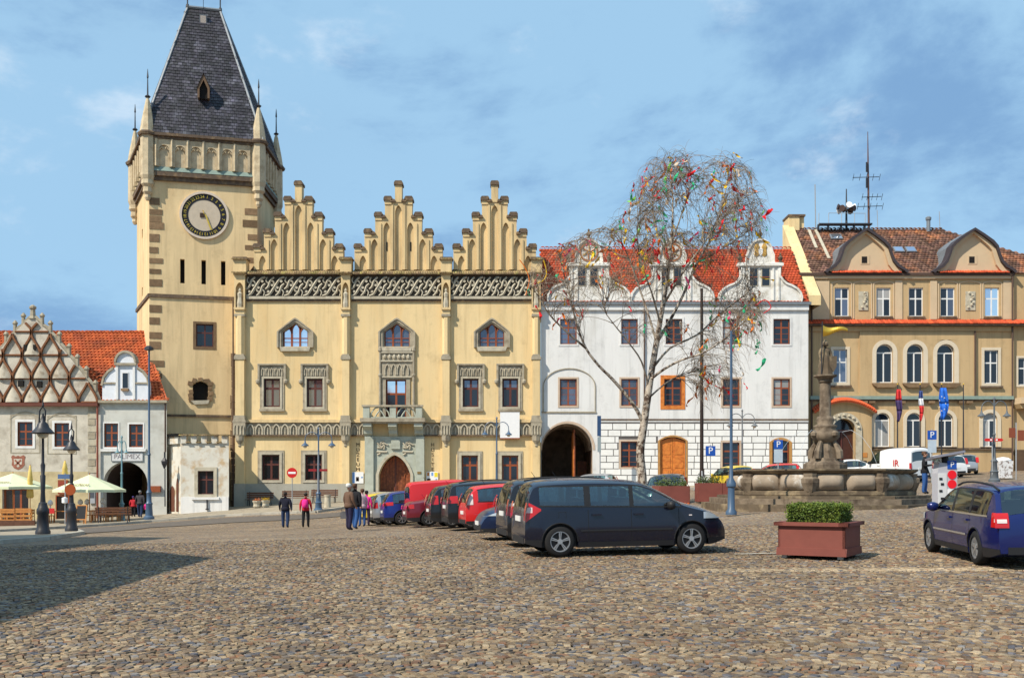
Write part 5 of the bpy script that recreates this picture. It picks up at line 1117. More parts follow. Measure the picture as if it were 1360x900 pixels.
# bell gables
for cu in (1148.5, 1291):
    hb = [(0, 306.5), (12, 314.5), (23, 323), (28.5, 329), (31.5, 338), (35, 348), (41, 355), (49, 359.5), (53, 363)]
    ro = [(0, 304.3), (13, 312.5), (25, 321), (31, 328), (33.5, 337.5), (37.5, 347), (43.5, 353.5), (51, 358), (56, 362)]
    g = B().prism([(ox(cu+a), oz(v)) for a, v in hb]+[(ox(cu-a), oz(v)) for a, v in hb[::-1]][:-1], OY-.05, OY+.3).build('bell_gable', M_ocl, oc)
    inn = [(0, 312), (10, 318.5), (17, 325), (22, 333), (26, 343), (33, 352), (42, 358)]
    for s_ in (-1, 1):
        B().strip([(ox(cu+s_*a), oz(v)) for a, v in ro], [(ox(cu+s_*a), oz(v+1.2)) for a, v in hb], OY-.55, OY+4.5 if False else OY+.4).build('verge', mat('dark_verge', (.05, .04, .045), .6), g)
        b2 = B(); b2.strip([(ox(cu+s_*a), oz(v+.3)) for a, v in hb[:8]], [(ox(cu+s_*a*.86), oz(v+4.5)) for a, v in hb[:8]], OY-.3, OY-.04); b2.build('gable_band', M_ocl, g)
        rf = B(); pts = [(ox(cu+s_*a), oz(v)) for a, v in ro]
        vs = [(x, OY+.4, z) for x, z in pts]+[(x, OY+.4+max(.2, (z-ez)*(ry-OY)/(rz_-ez)), z) for x, z in pts]; rf.add(vs, [(i, i+1, i+1+len(pts), i+len(pts)) for i in range(len(pts)-1)]); rf.build('gable_roof', M_lead, g)
    B().box(ox(cu-6), ox(cu+6), OY-.08, OY-.04, oz(351), oz(339)).build('vent_surround', M_ocl, g); B().box(ox(cu-4.5), ox(cu+2.5), OY-.1, OY-.078, oz(349.5), oz(341)).build('vent', M_blk, g)
    B().box(ox(cu-2.5), ox(cu+2.5), OY-.06, OY-.049, oz(325), oz(318)) if False else None
    coping('gable_foot_tiles', g, ox(cu-46), ox(cu+46), OY-.5, OY, oz(360), M_tilr, .2, .09, drop=.2)
# fire wall, chimney
xx0, xx1 = ox(1075)-.62, ox(1075)+.22; zf = lambda y, v: EYE+(VH-v)*y/F
fw = B(); y0_, y1_ = WY+.3, OY+5.2; fw.add([(xx0, y0_, zf(y0_, 392)), (xx1, y0_, zf(y0_, 392)), (xx0, y1_, zf(y1_, 299)), (xx1, y1_, zf(y1_, 299)), (xx0, y0_, wz(404)), (xx1, y0_, wz(404)), (xx0, y1_, wz(404)), (xx1, y1_, wz(404))], [(0, 1, 3, 2), (0, 2, 6, 4), (1, 5, 7, 3), (0, 4, 5, 1), (2, 3, 7, 6)]); fw.build('fire_wall', M_yel, oc)
ch = Fac(81.6); cb = B(); cb.box(ch.x(1045), ch.x(1059), 81.0, 82.6, ch.z(340), ch.z(290)); cb.build('chimney', M_yel, oc); B().box(ch.x(1044), ch.x(1066.5), 80.9, 82.7, ch.z(290), ch.z(287.5)).build('chimney_cap', M_dks, oc); B().box(ch.x(1059.5), ch.x(1066), 81.2, 82.4, ch.z(306), ch.z(290)).build('chimney', M_yel, oc)
# arched doorway with tiled hood
hood_o = arch_pts(ox(1079), ox(1159), oz(547), 'seg', 16, oz(532.5)-oz(547))
sp = d_o['z1']-(d_o['x1']-d_o['x0'])/2
dp = B(); dp.prism([(ox(1078), 0), (d_o['x0'], 0)]+arch_pts(d_o['x0'], d_o['x1'], sp, 'round', 14)+[(d_o['x1'], 0), (ox(1156), 0), (ox(1156), oz(548))]+hood_o[::-1]+[(ox(1078), oz(548))], OY-.3, OY).build('door_bay', M_och, oc)
vs = []; fs = []
for i in range(31):
    t_ = i/30; a = hood_o[min(int(t_*16), 15)]; b_ = hood_o[min(int(t_*16)+1, 16)]; f_ = t_*16-min(int(t_*16), 15); x, z = lerp(a[0], b_[0], f_), lerp(a[1], b_[1], f_)
    q = B(); q.tube([(x, OY-.75, z-.05), (x, OY-.1, z+.3)], [.1, .085], 6); q.build('hood_tile', M_trh if False else mat('hood_red_tile', (.55, .1, .035), .8, .2, 4), oc)
B().strip(hood_o, [(x, z-.14) for x, z in hood_o], OY-.66, OY-.28).build('hood_board', M_ocl, oc)
B().strip([(d_o['x0']-.45, 2.2)]+arch_pts(d_o['x0']-.45, d_o['x1']+.45, sp, 'round', 16)+[(d_o['x1']+.45, 2.2)], [(d_o['x0'], 2.2)]+arch_pts(d_o['x0'], d_o['x1'], sp, 'round', 16)+[(d_o['x1'], 2.2)], OY-.4, OY-.28).build('door_arch', M_lst, oc)
for k in range(9): a_ = math.pi*(k+.5)/9; c = (d_o['x0']+d_o['x1'])/2; q = 1.11; B().lathe([(.05, -.05), (.13, 0), (.1, .1), (.02, .16)], (c+math.cos(a_)*q, OY-.41, sp+math.sin(a_)*q), 6).build('arch_boss', M_lst, oc)
B().box(d_o['x0'], d_o['x1'], OY+.3, OY+.4, 0, sp).build('door_leaf', mat('dark_door', (.06, .022, .015), .5, .2, 6), oc); B().prism(arch_pts(d_o['x0'], d_o['x1'], sp, 'round', 14), OY+.32, OY+.36).build('fanlight', M_glass, oc); B().box(d_o['x0'], d_o['x1'], OY+.2, OY+.3, sp-.08, sp+.08).build('transom', M_wind, oc)
B().box((d_o['x0']+d_o['x1'])/2-.05, (d_o['x0']+d_o['x1'])/2+.05, OY+.24, OY+.3, 0, sp).build('door_post', M_wind, oc)
for u, v, m_ in ((1147, 604, M_o2), (1147, 612.5, M_dkp), (1147, 617, M_dkp)): B().box(ox(u-3 if v < 610 else u-2), ox(u+3 if v < 610 else u+2), OY-.33, OY-.3, oz(v+3 if v < 610 else v+1), oz(v-3 if v < 610 else v-1)).build('wall_plate', m_, oc)
for u in (1077, 1343): B().tube([(ox(u), OY-.2, .5), (ox(u), OY-.2, oz(364))], .07, 8).build('drainpipe', M_gut, oc)
B().tube([(ox(1293.5), OY-.2, oz(527)), (ox(1293.5), OY-.2, oz(440))], .06, 8).build('drainpipe', M_gut, oc)
# neighbouring bay at the right end
nb = thing('ochre_neighbour', 'ochre wall of the next house cut off by the right edge of the photo', 'building', (ox(1380), OY+3, gz(ox(1380), 75)), world=True)
wr = Of.r(1353, 475, 1372, 511)
B_ = wall(B(), OR_+.02, ox(1470), -.5, oz(363), OY+.1, [dict(wr, depth=.2)], .2); B_.add([(ox(1470), OY+.1, -.5), (ox(1470), OY+9, -.5), (ox(1470), OY+9, oz(363)), (ox(1470), OY+.1, oz(363))], [(0, 1, 2, 3)]); B_.build('wall', M_och, nb)
window(nb, wr, OY+.2, M_winw, M_glass, 2, (.62,), .07, .08); B().ring(frame_loop(wr, .14), frame_loop(wr, 0), OY+.06, OY+.2).build('window_surround', M_cr, nb)
B().prism([(ox(1346), oz(537)), (ox(1470), oz(537)), (ox(1470), oz(529)), (ox(1346), oz(529))], OY-1.2, OY+.1).build('bay_floor', M_ocl, nb); B().prism([(ox(1349), oz(543)), (ox(1470), oz(543)), (ox(1470), oz(537)), (ox(1346), oz(537))], OY-.9, OY+.1).build('bay_corbel', M_och, nb)
B().box(ox(1348), ox(1470), OY-.1, OY+.12, 0, oz(597)).build('plinth', mat('brown_plinth', (.1, .06, .035), .8, .2, 3), nb)
# rooftop gear on the ochre house
ra_ = Fac(81.2); ZR = rz_
am = thing('roof_antenna_mast', 'tall rusty aerial mast with crossed antennas above the brown roof ridge', 'antenna', (ra_.x(1153), 81.2, ra_.z(304)), world=True)
B().tube([(ra_.x(1154), 81.2, ra_.z(308)), (ra_.x(1153), 81.2, ra_.z(230)), (ra_.x(1152.5), 81.2, ra_.z(175))], [.09, .07, .025], 6).build('mast', mat('rusty_steel', (.12, .06, .05), .7), am)
for v, a, b_ in ((236, 1132, 1167), (262, 1144, 1170), (274.5, 1138, 1171)):
    m_ = B(); m_.tube([(ra_.x(a), 81.1, ra_.z(v+.5)), (ra_.x(b_), 81.1, ra_.z(v-.5))], .03, 5)
    for u in np.linspace(a, b_, 5): m_.tube([(ra_.x(u), 80.8, ra_.z(v-3)), (ra_.x(u)+.1, 81.4, ra_.z(v+3))], .018, 4)
    m_.build('antenna', M_iron, am)
for v in (222, 243): B().box(ra_.x(1149.5), ra_.x(1151.5), 81.05, 81.15, ra_.z(v+7), ra_.z(v-6)).build('panel_antenna', M_iron, am)
sr = thing('siren', 'cluster of siren horns on a short post above the roof walkway', 'siren', (ra_.x(1123), 81, ra_.z(304)), world=True)
B().tube([(ra_.x(1123), 81, ra_.z(306)), (ra_.x(1123), 81, ra_.z(252))], [.1, .04], 6).build('post', M_iron, sr)
for k in range(8):
    a_ = 2*math.pi*k/8; d_ = Vector((math.cos(a_), math.sin(a_), -.12 if k % 2 else .2)); c = Vector((ra_.x(1123), 81, ra_.z(278)))
    B().tube([c+d_*.2, c+d_*.45, c+d_*.7], [.07, .14, .26], 8).build('horn', M_white if k % 3 == 0 else mat('dark_horn', (.06, .035, .03), .6), sr)
wk = thing('roof_walkway', 'dark plank walkway with thin handrails along the brown roof ridge', 'walkway', (ra_.x(1118), 80.6, ra_.z(302)), world=True)
B().box(ra_.x(1084), ra_.x(1154), 80.4, 80.9, ra_.z(301.5), ra_.z(299.5)).build('deck', M_iron, wk)
for u in (1084, 1097, 1114, 1131, 1145): B().tube([(ra_.x(u), 80.5, ra_.z(301)), (ra_.x(u), 80.5, ra_.z(286))], .025, 4).build('post', M_galv, wk); B().box(ra_.x(u)-.05, ra_.x(u)+.05, 80.5, 80.8, ra_.z(308), ra_.z(301.6)).build('bracket', M_iron, wk)
B().tube([(ra_.x(1097), 80.5, ra_.z(286)), (ra_.x(1145), 80.5, ra_.z(286.5))], .02, 4).build('rail', M_galv, wk)
for u, v0, lb in ((1083.5, 245, 'bare vertical pole left of the siren on the brown roof'), (1166, 279, 'thin lightning rod right of the antenna mast'), (1248.5, 281, 'thin rod on the right end of the brown roof ridge')):
    tag(B().tube([(ra_.x(u), 81.2, ra_.z(306)), (ra_.x(u-1), 81.2, ra_.z(v0))], .05 if u < 1100 else .03, 5).build('roof_rod', M_galv), lb, 'rod')
vp = B(); vp.lathe([(.16, 0), (.16, .9), (.22, .92), (.24, 1.1), (.12, 1.2)], (ra_.x(1231), 80.9, ra_.z(309)), 8); tag(vp.build('flue_pipe', M_lead), 'short grey flue pipe with cowl on the brown roof ridge', 'flue')

# ------------------------------------------------------------------ left houses
LY = 70.0; Lf = Fac(LY); lx, lz = Lf.x, Lf.z
sg = thing('scaled_gable_house', 'old house with ogee-ribbed curved gable and cafe on the left', 'building', (lx(40), LY+5, gz(lx(40), 69)), world=True)
w_l = [Lf.r(23.5, 560, 43.5, 592), Lf.r(72.5, 561.5, 92, 593)]
shop = Lf.r(3, 648, 38, 685)
XA, XB = lx(-52), lx(132.5)
mb = wall(B(), XA, XB, -2.5, lz(533), LY, [dict(r, depth=.22) for r in w_l]+[dict(shop, z0=-2.5, depth=.4)], .22); mb.build('wall', M_old, sg)
B().box(XA, XB-.02, LY-.02, LY+.0, -2.5, lz(626)).f
lw = wall(B(), XA, lx(117), -2.5, lz(626), LY-.012, [dict(shop, z0=-2.5, x0=shop['x0']+.001, x1=shop['x1']-.001)], .012); lw.build('lower_render', M_cafe, sg)
for r in w_l:
    window(sg, r, LY+.08, M_winr, M_glass, 2, (.6,), .08, .09, subbars=(.3,)); B().ring(frame_loop(r, .16), frame_loop(r, 0), LY-.03, LY+.08).build('window_surround', M_wht, sg)
    B().strip(arch_pts(r['x0']-.55, r['x1']+.55, r['z1']+.22, 'seg', 10, .5), arch_pts(r['x0']-.5, r['x1']+.5, r['z1']+.2, 'seg', 10, .42), LY-.03, LY).build('painted_pediment', M_sto, sg); B().ring(frame_loop(r, .5), frame_loop(r, .44), LY-.02, LY).build('painted_frame', M_sto, sg)
wsh = window(sg, dict(shop, z0=-1.0), LY+.25, M_winr, M_glass, 3, (.3,), .14, .12)
for k in range(10): v = 538+k*9; piece('quoin', M_lst if k % 2 else M_sto, sg, lx(117), lx(117+(12 if k % 2 else 9.5)), LY-.035, LY-.003, lz(v+8.4), lz(v+.4))
# painted coat of arms
crest = B(); crest.prism([(lx(15), lz(606)), (lx(17.5), lz(604)), (lx(21), lz(606)), (lx(24), lz(604.5)), (lx(27), lz(606)), (lx(31), lz(604)), (lx(34), lz(606)), (lx(32.5), lz(612)), (lx(33), lz(617)), (lx(29), lz(621.5)), (lx(24), lz(623.5)), (lx(19), lz(621.5)), (lx(15.5), lz(617)), (lx(16.5), lz(612))], LY-.018, LY-.001); cr = crest.build('painted_crest', mat('faded_red_paint', (.30, .12, .08), .9, .4, 6), sg)
B().prism([(lx(18.5), lz(609)), (lx(29.5), lz(609)), (lx(29), lz(616)), (lx(24), lz(620.5)), (lx(19), lz(616))], LY-.024, LY-.019).build('crest_field', M_old, cr)
for s_ in (-1, 1): B().bar((lx(24-s_*4), LY-.026, lz(610.5)), (lx(24+s_*3.5), LY-.026, lz(618)), .02, .12).build('crest_stroke', mat('faded_red_paint', (.3, .12, .08)), cr)
B().box(XA, lx(132), LY-.35, LY, lz(539.5), lz(535)).build('eaves_cornice', mat('red_brown_gutter', (.13, .04, .025), .6), sg)
B().tube([(lx(131), LY-.2, -1.2), (lx(131), LY-.2, lz(538))], .07, 8).build('drainpipe', mat('red_brown_pipe', (.25, .07, .045), .5), sg)
# gable with ogee ribs
gp_ = [(42.5, 421), (50, 426), (55.5, 432), (66, 441.5), (78, 456), (91, 472), (102, 486), (114, 502), (124, 516), (130, 530), (131, 534)]
def gy_(u):      # height (photo row) of the gable edge
    a = abs(u-42.5)+42.5
    for (x0, v0), (x1, v1) in zip(gp_[:-1], gp_[1:]):
        if x0 <= a <= x1: return v0+(v1-v0)*(a-x0)/(x1-x0)
    return 600
poly = [(lx(u), lz(v)) for u, v in gp_]+[(lx(85-u), lz(v)) for u, v in gp_[::-1]][:-1]
gb = B().prism(poly, LY-.02, LY+.5).build('gable', M_old, sg)
M_rib = mat('rust_rib_plaster', (.20, .085, .04), .9, .3, 5, .2, 30); M_scale = mat('pale_scale_plaster', (.50, .45, .36), .9, .2, 2, .25, 20, c2=(.25, .205, .15), c2lo=.45, c2hi=.65, c2scale=2, objrnd=.2)
pitch = 25.0; rowsv = [(534, 503), (502.5, 472), (471.5, 441), (440.5, 421)]
for ri_, (vb, vt) in enumerate(rowsv):
    off = (pitch/2)*(ri_ % 2)
    B().tube([(lx(max(-47, 85-[u for u in np.arange(42.5, 135, .5) if gy_(u) <= vb][-1])), LY-.06, lz(vb)), (lx([u for u in np.arange(42.5, 135, .5) if gy_(u) <= vb][-1]), LY-.06, lz(vb))], .07, 5).build('gable_ledge', M_rib, gb)
    for k in range(-5, 6):
        c = 42.5+off+k*pitch-pitch/2*0
        for s_ in (-1, 1):
            pts = []
            for i in range(13):
                t_ = i/12; u = c+s_*pitch/2*(.5+.5*math.cos(math.pi*t_)); v = vb+(vt-vb)*t_
                if v >= gy_(u)-.5: pts.append((lx(u), LY-.12, lz(v)))
                elif pts: break
            if len(pts) > 2: B().tube(pts, .095, 5).build('ogee_rib', M_rib, gb)
        # bulged scale inside the ogee
        if all(gy_(c+d_) <= vb+(vt-vb)*.75 for d_ in (-6, 6)) and gy_(c) < vt+6:
            sc = B(); nn = 9; vs = []
            for i in range(nn):
                t_ = i/(nn-1)*.93; hw = pitch/2*(.5+.5*math.cos(math.pi*t_))-1.2; hw = max(hw, .25)
                for j in range(5): q = -1+j*.5; vs.append((lx(c+hw*q), LY-.03-.24*(1-q*q)*(1-t_)-.02, lz(vb+(vt-vb)*t_)))
            sc.add(vs, [(i*5+j, i*5+j+1, (i+1)*5+j+1, (i+1)*5+j) for i in range(nn-1) for j in range(4)]); sc.build('plaster_scale', M_scale, gb, smooth=True)
for u, v in ((35, 462), (47.5, 462), (29, 509.5), (53.5, 510.5)):
    B().box(lx(u-3.5 if v > 500 else u-2), lx(u+3.5 if v > 500 else u+2), LY-.2, LY-.05, lz(v+4), lz(v-4)).build('gable_vent', M_blk, gb)
for s_ in (-1, 1):
    for (x0, v0), (x1, v1) in zip(gp_[:-1], gp_[1:]):
        U = lambda u: lx(42.5+s_*(u-42.5)); B().tube([(U(x0), LY+.15, lz(v0-1)), (U((x0+x1)/2), LY+.15, lz((v0+v1)/2-2.4)), (U(x1), LY+.15, lz(v1-1))], .16, 5).build('gable_coping', M_tilm2 if False else M_sto, gb)
    for u in (55, 66, 78, 91, 102, 114, 126): B().lathe([(.15, -.2), (.13, .45), (.19, .5), (.19, .58), (.05, .75)], (lx(42.5+s_*(u-42.5)), LY+.12, lz(gy_(u)-2)), 6).build('pinnacle', M_sto, gb)
B().lathe([(.3, -.1), (.2, .1), (.17, .55), (.25, .6), (.25, .72), (.08, .85)], (lx(42.5), LY+.12, lz(421)), 6).build('pinnacle', M_sto, gb)
# archway house
ah = thing('archway_house', 'narrow pale house with round archway and small curved dormer beside the tower', 'building', (lx(176), LY+4, gz(lx(176), 69)), world=True)
w_b = [Lf.r(138.5, 562, 157, 593.5), Lf.r(171.5, 563, 190, 593.5)]
av = dict(x0=lx(137), x1=lx(196), z0=-2.5, z1=lz(613))
XC = lx(221.5)
mb = wall(B(), XB, XC, -2.5, lz(533), LY, [dict(r, depth=.22) for r in w_b]+[dict(av, depth=.6, arch=('round', lz(643), lz(613)-lz(643)))], .22)
XC2 = Fac(LY+3.4).x(220.5); mb.add([(XC, LY, -2.5), (XC2, LY+3.4, -2.5), (XC2, LY+3.4, lz(533)), (XC, LY, lz(533))], [(0, 1, 2, 3)]); mb.build('wall', mat('greyish_white_plaster', (.52, .52, .48), .9, .1, 1.2, .15, 25, c2=(.4, .385, .34), c2lo=.5, c2hi=.7, c2scale=.8), ah)
for r in w_b:
    window(ah, r, LY+.08, M_winr, M_glass, 2, (.6,), .08, .09, subbars=(.3,)); B().ring(frame_loop(r, .1), frame_loop(r, 0), LY-.03, LY+.08).build('window_surround', M_wht, ah)
    B().prism([(r['x0']-.25, r['z0']-.12), (r['x1']+.25, r['z0']-.12), (r['x1']+.2, r['z0']-.3), (r['x0']-.2, r['z0']-.3)], LY-.16, LY).build('sill', M_wht, ah)
ap = arch_pts(av['x0'], av['x1'], lz(643), 'round', 14, lz(613)-lz(643)); lp_ = [(av['x0'], -2.5)]+ap+[(av['x1'], -2.5)]; n_ = len(lp_)
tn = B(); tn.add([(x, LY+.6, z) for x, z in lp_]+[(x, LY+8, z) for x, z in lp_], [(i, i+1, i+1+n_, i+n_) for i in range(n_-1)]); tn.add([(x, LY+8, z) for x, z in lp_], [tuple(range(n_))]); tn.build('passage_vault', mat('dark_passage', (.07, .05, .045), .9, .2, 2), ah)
sgn = B().box(lx(148), lx(190.5), LY-.06, LY-.02, lz(612.3), lz(600.2)).build('sign_board', mat('grey_white_board', (.6, .6, .6), .6), ah); text('sign_lettering', 'PALIMEX', .46, (lx(169.2), LY-.065, lz(606.3)), FRONT, mat('blackish_sign_paint', (.16, .14, .16), .6), sgn, sx=1.0)
B().ring([(lx(148), lz(612.3)), (lx(190.5), lz(612.3)), (lx(190.5), lz(600.2)), (lx(148), lz(600.2))], [(lx(148.8), lz(611.6)), (lx(189.7), lz(611.6)), (lx(189.7), lz(600.9)), (lx(148.8), lz(600.9))], LY-.075, LY-.055).build('sign_frame', M_lead, sgn)
B().box(XB, XC+.1, LY-.3, LY, lz(535), lz(531.5)).build('eaves_cornice', M_tilm if False else M_sto, ah)
B().tube([(XC-.05, LY-.15, lz(600)), (XC-.05, LY-.15, lz(533))], .06, 8).build('drainpipe', M_gut, ah)
B().box(lx(197), lx(214), LY-.2, LY, lz(653), lz(645)).build('wall_box', M_winr, ah)
# curved dormer
q = lambda u, v: (lx(u), lz(v))
dmr = B().prism([q(136, 531), q(136, 512), q(138, 502), q(144, 494), q(152.5, 488.5), q(155.5, 485), q(155.5, 480)]+[(lx(167+13*math.cos(math.pi*(1-i/10))), lz(480-14*math.sin(math.pi*i/10))) for i in range(11)]+[q(180, 485), q(183, 488.5), q(190, 493), q(196, 501), q(198, 512), q(198, 531)], LY-.02, LY+.4).build('curved_dormer', mat('cool_white_plaster', (.66, .69, .74), .9, .08, 2), ah)
for a in (154.5, 177): B().box(lx(a), lx(a+3), LY-.12, LY-.02, lz(530), lz(485)).build('dormer_pilaster', M_wht, dmr)
B().box(lx(153), lx(182), LY-.2, LY, lz(485), lz(482)).build('dormer_cornice', M_sto, dmr); B().box(lx(162.5), lx(171), LY-.06, LY-.021, lz(516), lz(494)).build('dormer_surround', M_wht, dmr); B().box(lx(163.3), lx(170.2), LY-.075, LY-.06, lz(515), lz(495.5)).build('dormer_pane', M_glass, dmr); B().box(lx(162), lx(171.5), LY-.22, LY, lz(519), lz(516)).build('sill', M_brs, dmr)
ao = [(lx(167+14.5*math.cos(math.pi*(1-i/12))), lz(481-15.5*math.sin(math.pi*i/12))) for i in range(13)]; ai = [(lx(167+12*math.cos(math.pi*(1-i/12))), lz(481-12.6*math.sin(math.pi*i/12))) for i in range(13)]
B().strip(ao, ai, LY-.18, LY+.45).build('dormer_arch', M_sto, dmr)
for s_ in (-1, 1):
    pts = [(167+s_*(u-167), v) for u, v in ((183, 488.5), (190, 493), (196, 501), (198.5, 512))]; B().tube([(lx(u), LY-.03, lz(v)) for u, v in pts], .11, 5).build('dormer_scroll', M_sto, dmr); B().box(lx(167+s_*13-.5), lx(167+s_*31), LY-.1, LY-.02, lz(509.5), lz(507.5)).build('dormer_band', M_sto, dmr)
# shared red roof
ez, ry = lz(533), LY+6.2; rz_ = EYE+(VH-441)*ry/F; xa = XA-2; xe = XC+.1
B().add([(xa, LY, ez), (xe, LY, ez), (-25.55, LY+3.2, ez+(rz_-ez)*3.2/6.2), (-25.8, LY+3.2, ez+(rz_-ez)*3.2/6.2), (-27.0, ry, rz_), (xa, ry, rz_), (xa, ry+6, ez), (-29, ry+6, ez)], [(0, 1, 2, 3, 4, 5), (5, 4, 7, 6)]).build('roof', mat('plain_orange_tiles', (.45, .1, .04), .9), ah)
V_ = Vector((0, ry-LY, rz_-ez)).normalized(); vl = Vector((0, ry-LY, rz_-ez)).length
def clipL(u, v):
    X = xa+u; Y = LY+v/vl*(ry-LY)
    return X < (lerp(xe, -25.6, (Y-LY)/3.2) if Y < LY+3.2 else lerp(-25.9, -27.4, (Y-LY-3.2)/3.0)) and not (XA < X < XB and Y < LY+.4)
roof_tiles('roof_tiles', ah, (xa, LY, ez+.03), (1, 0, 0), V_, xe-xa, vl, .27, .34, M_tilo, clipL, bow=.06, lift=.06, lo=.75, hi=1.2)
coping('ridge_tiles', ah, xa, -27.0, ry-.18, ry+.18, rz_, M_tilo, .36, .12)
mb = B(); mb.add([(lx(-47), LY+.5, ez), (lx(132), LY+.5, ez), (lx(42.5), LY+.5, lz(423)), (lx(-47), LY+6, ez), (lx(132), LY+6, ez), (lx(42.5), LY+6, lz(423)-1.2)], [(0, 2, 5, 3), (1, 4, 5, 2)]); mb.build('gable_roof', mat('plain_brown_tiles', (.16, .085, .055)), sg)

# house outside the frame on the left whose shadow lies on the cobbles
sh_ = thing('corner_house', 'cream gabled house standing left of the camera, outside the photo, shading the cobbles', 'building', (-21, 8, 0), world=True)

wl = B(); sh_.rotation_euler.z = math.radians(3.8); HX0, HX1, HY0, HY1, HZ = -33.0, -14.4, -6.0, 15.6, 10.6
def hw_(): return [dict(x0=HY0+1.5+3.1*k, x1=HY0+2.7+3.1*k, z0=z0, z1=z0+1.8, depth=.25) for k in range(6) for z0 in (1.6, 5.6)]
wo = wall(B(), HY0, HY1, -1, HZ, 0, hw_(), .25).build('wall', M_yel, sh_, loc=(HX1, 0, 0), rot=(0, 0, math.radians(90)))
for k in range(6):
    for z0 in (1.6, 5.6): wn = window(sh_, dict(x0=HY0+1.5+3.1*k, x1=HY0+2.7+3.1*k, z0=z0, z1=z0+1.8), .1, M_winw, M_glass, 2, (.62,)); wn.location = (HX1, 0, 0); wn.rotation_euler = (0, 0, math.radians(90))
B().box(HX0, HX1-.02, HY1-.3, HY1, -1, HZ).build('side_wall', M_yel, sh_); B().box(HX0, HX1-.02, HY0, HY0+.3, -1, HZ).build('side_wall', M_yel, sh_); B().box(HX0, HX0+.3, HY0+.3, HY1-.3, -1, HZ).build('back_wall', M_yel, sh_)
rr = B(); xm = -23.95; rr.add([(HX0-.4, HY0-.3, HZ), (HX1+.4, HY0-.3, HZ), (xm, HY0-.3, HZ+8.4), (HX0-.4, HY1+.2, HZ), (HX1+.4, HY1+.2, HZ), (xm, HY1+.2, HZ+8.4)], [(0, 2, 5, 3), (1, 4, 5, 2), (0, 1, 2), (4, 3, 5)]); rr.build('roof', mat('plain_red_tiles', (.4, .07, .03)), sh_)
s2_ = thing('side_house', 'plain ochre house beyond the corner house, outside the photo on the left', 'building', (-29, 21, 0), world=True)
B().box(-36, -23.2, 15.9, 27.6, -1, 14.0).build('wall', M_och, s2_); rr = B(); rr.add([(-36.4, 15.85, 14.0), (-22.8, 15.85, 14.0), (-29.6, 15.85, 18.4), (-36.4, 28.0, 14.0), (-22.8, 28.0, 14.0), (-29.6, 28.0, 18.4)], [(0, 2, 5, 3), (1, 4, 5, 2), (0, 1, 2), (4, 3, 5), (0, 3, 4, 1)]); rr.build('roof', mat('plain_brown_tiles', (.16, .085, .055)), s2_)
for k in range(3):
    for z0 in (1.5, 5, 8.5): B().box(-23.2, -23.12, 17+k*3.2, 18.2+k*3.2, z0, z0+1.8).build('window', M_glass, s2_)
# ------------------------------------------------------------------ vehicles
M_tyre = plain('tyre_rubber', (.014, .014, .015), .85); M_rim = plain('alloy_rim', (.55, .56, .58), .3, metal=.8); M_carglass = mat('car_glass', (.10, .15, .165), .04, 0, 1, 0, spec=1.0, metal=.55)
def glass_mat(name, tint, refl=.12):
    m = bpy.data.materials.new(name); m.use_nodes = True; t = m.node_tree; n = t.nodes; n.clear(); o = n.new('ShaderNodeOutputMaterial'); mx = n.new('ShaderNodeMixShader'); tr = n.new('ShaderNodeBsdfTransparent'); gl = n.new('ShaderNodeBsdfGlossy'); lw = n.new('ShaderNodeLayerWeight'); mr = n.new('ShaderNodeMapRange')
    tr.inputs[0].default_value = (*tint, 1); gl.inputs[0].default_value = (.9, .95, 1, 1); gl.inputs['Roughness'].default_value = .03; lw.inputs[0].default_value = .35; mr.inputs[3].default_value = refl; mr.inputs[4].default_value = .6
    t.links.new(lw.outputs['Fresnel'], mr.inputs[0]); t.links.new(mr.outputs[0], mx.inputs[0]); t.links.new(tr.outputs[0], mx.inputs[1]); t.links.new(gl.outputs[0], mx.inputs[2]); t.links.new(mx.outputs[0], o.inputs[0]); MATS[name] = m; return m
M_cg = glass_mat('tinted_car_glass', (.42, .60, .60)); M_seat = mat('dark_seat_fabric', (.035, .035, .04), .9, .1, 8, 0)
M_blackp = plain('black_plastic', (.018, .018, .02), .55); M_tail = plain('tail_lamp_red', (.5, .012, .012), .15, coat=.8); M_head = plain('headlamp_lens', (.62, .66, .7), .12, metal=.35); M_clear = plain('lamp_clear', (.7, .62, .6), .2); M_chrome = plain('chrome_strip', (.65, .66, .68), .2, metal=.9); M_plate = plain('number_plate', (.75, .75, .74), .4); M_amber = plain('amber_lamp', (.7, .22, .02), .2)
def chaikin(p, n=2):
    for _ in range(n):
        q = [p[0]]
        for a, b_ in zip(p[:-1], p[1:]): q += [(a[0]*.75+b_[0]*.25, a[1]*.75+b_[1]*.25), (a[0]*.25+b_[0]*.75, a[1]*.25+b_[1]*.75)]
        p = q+[p[-1]]
    return p
WH = {}
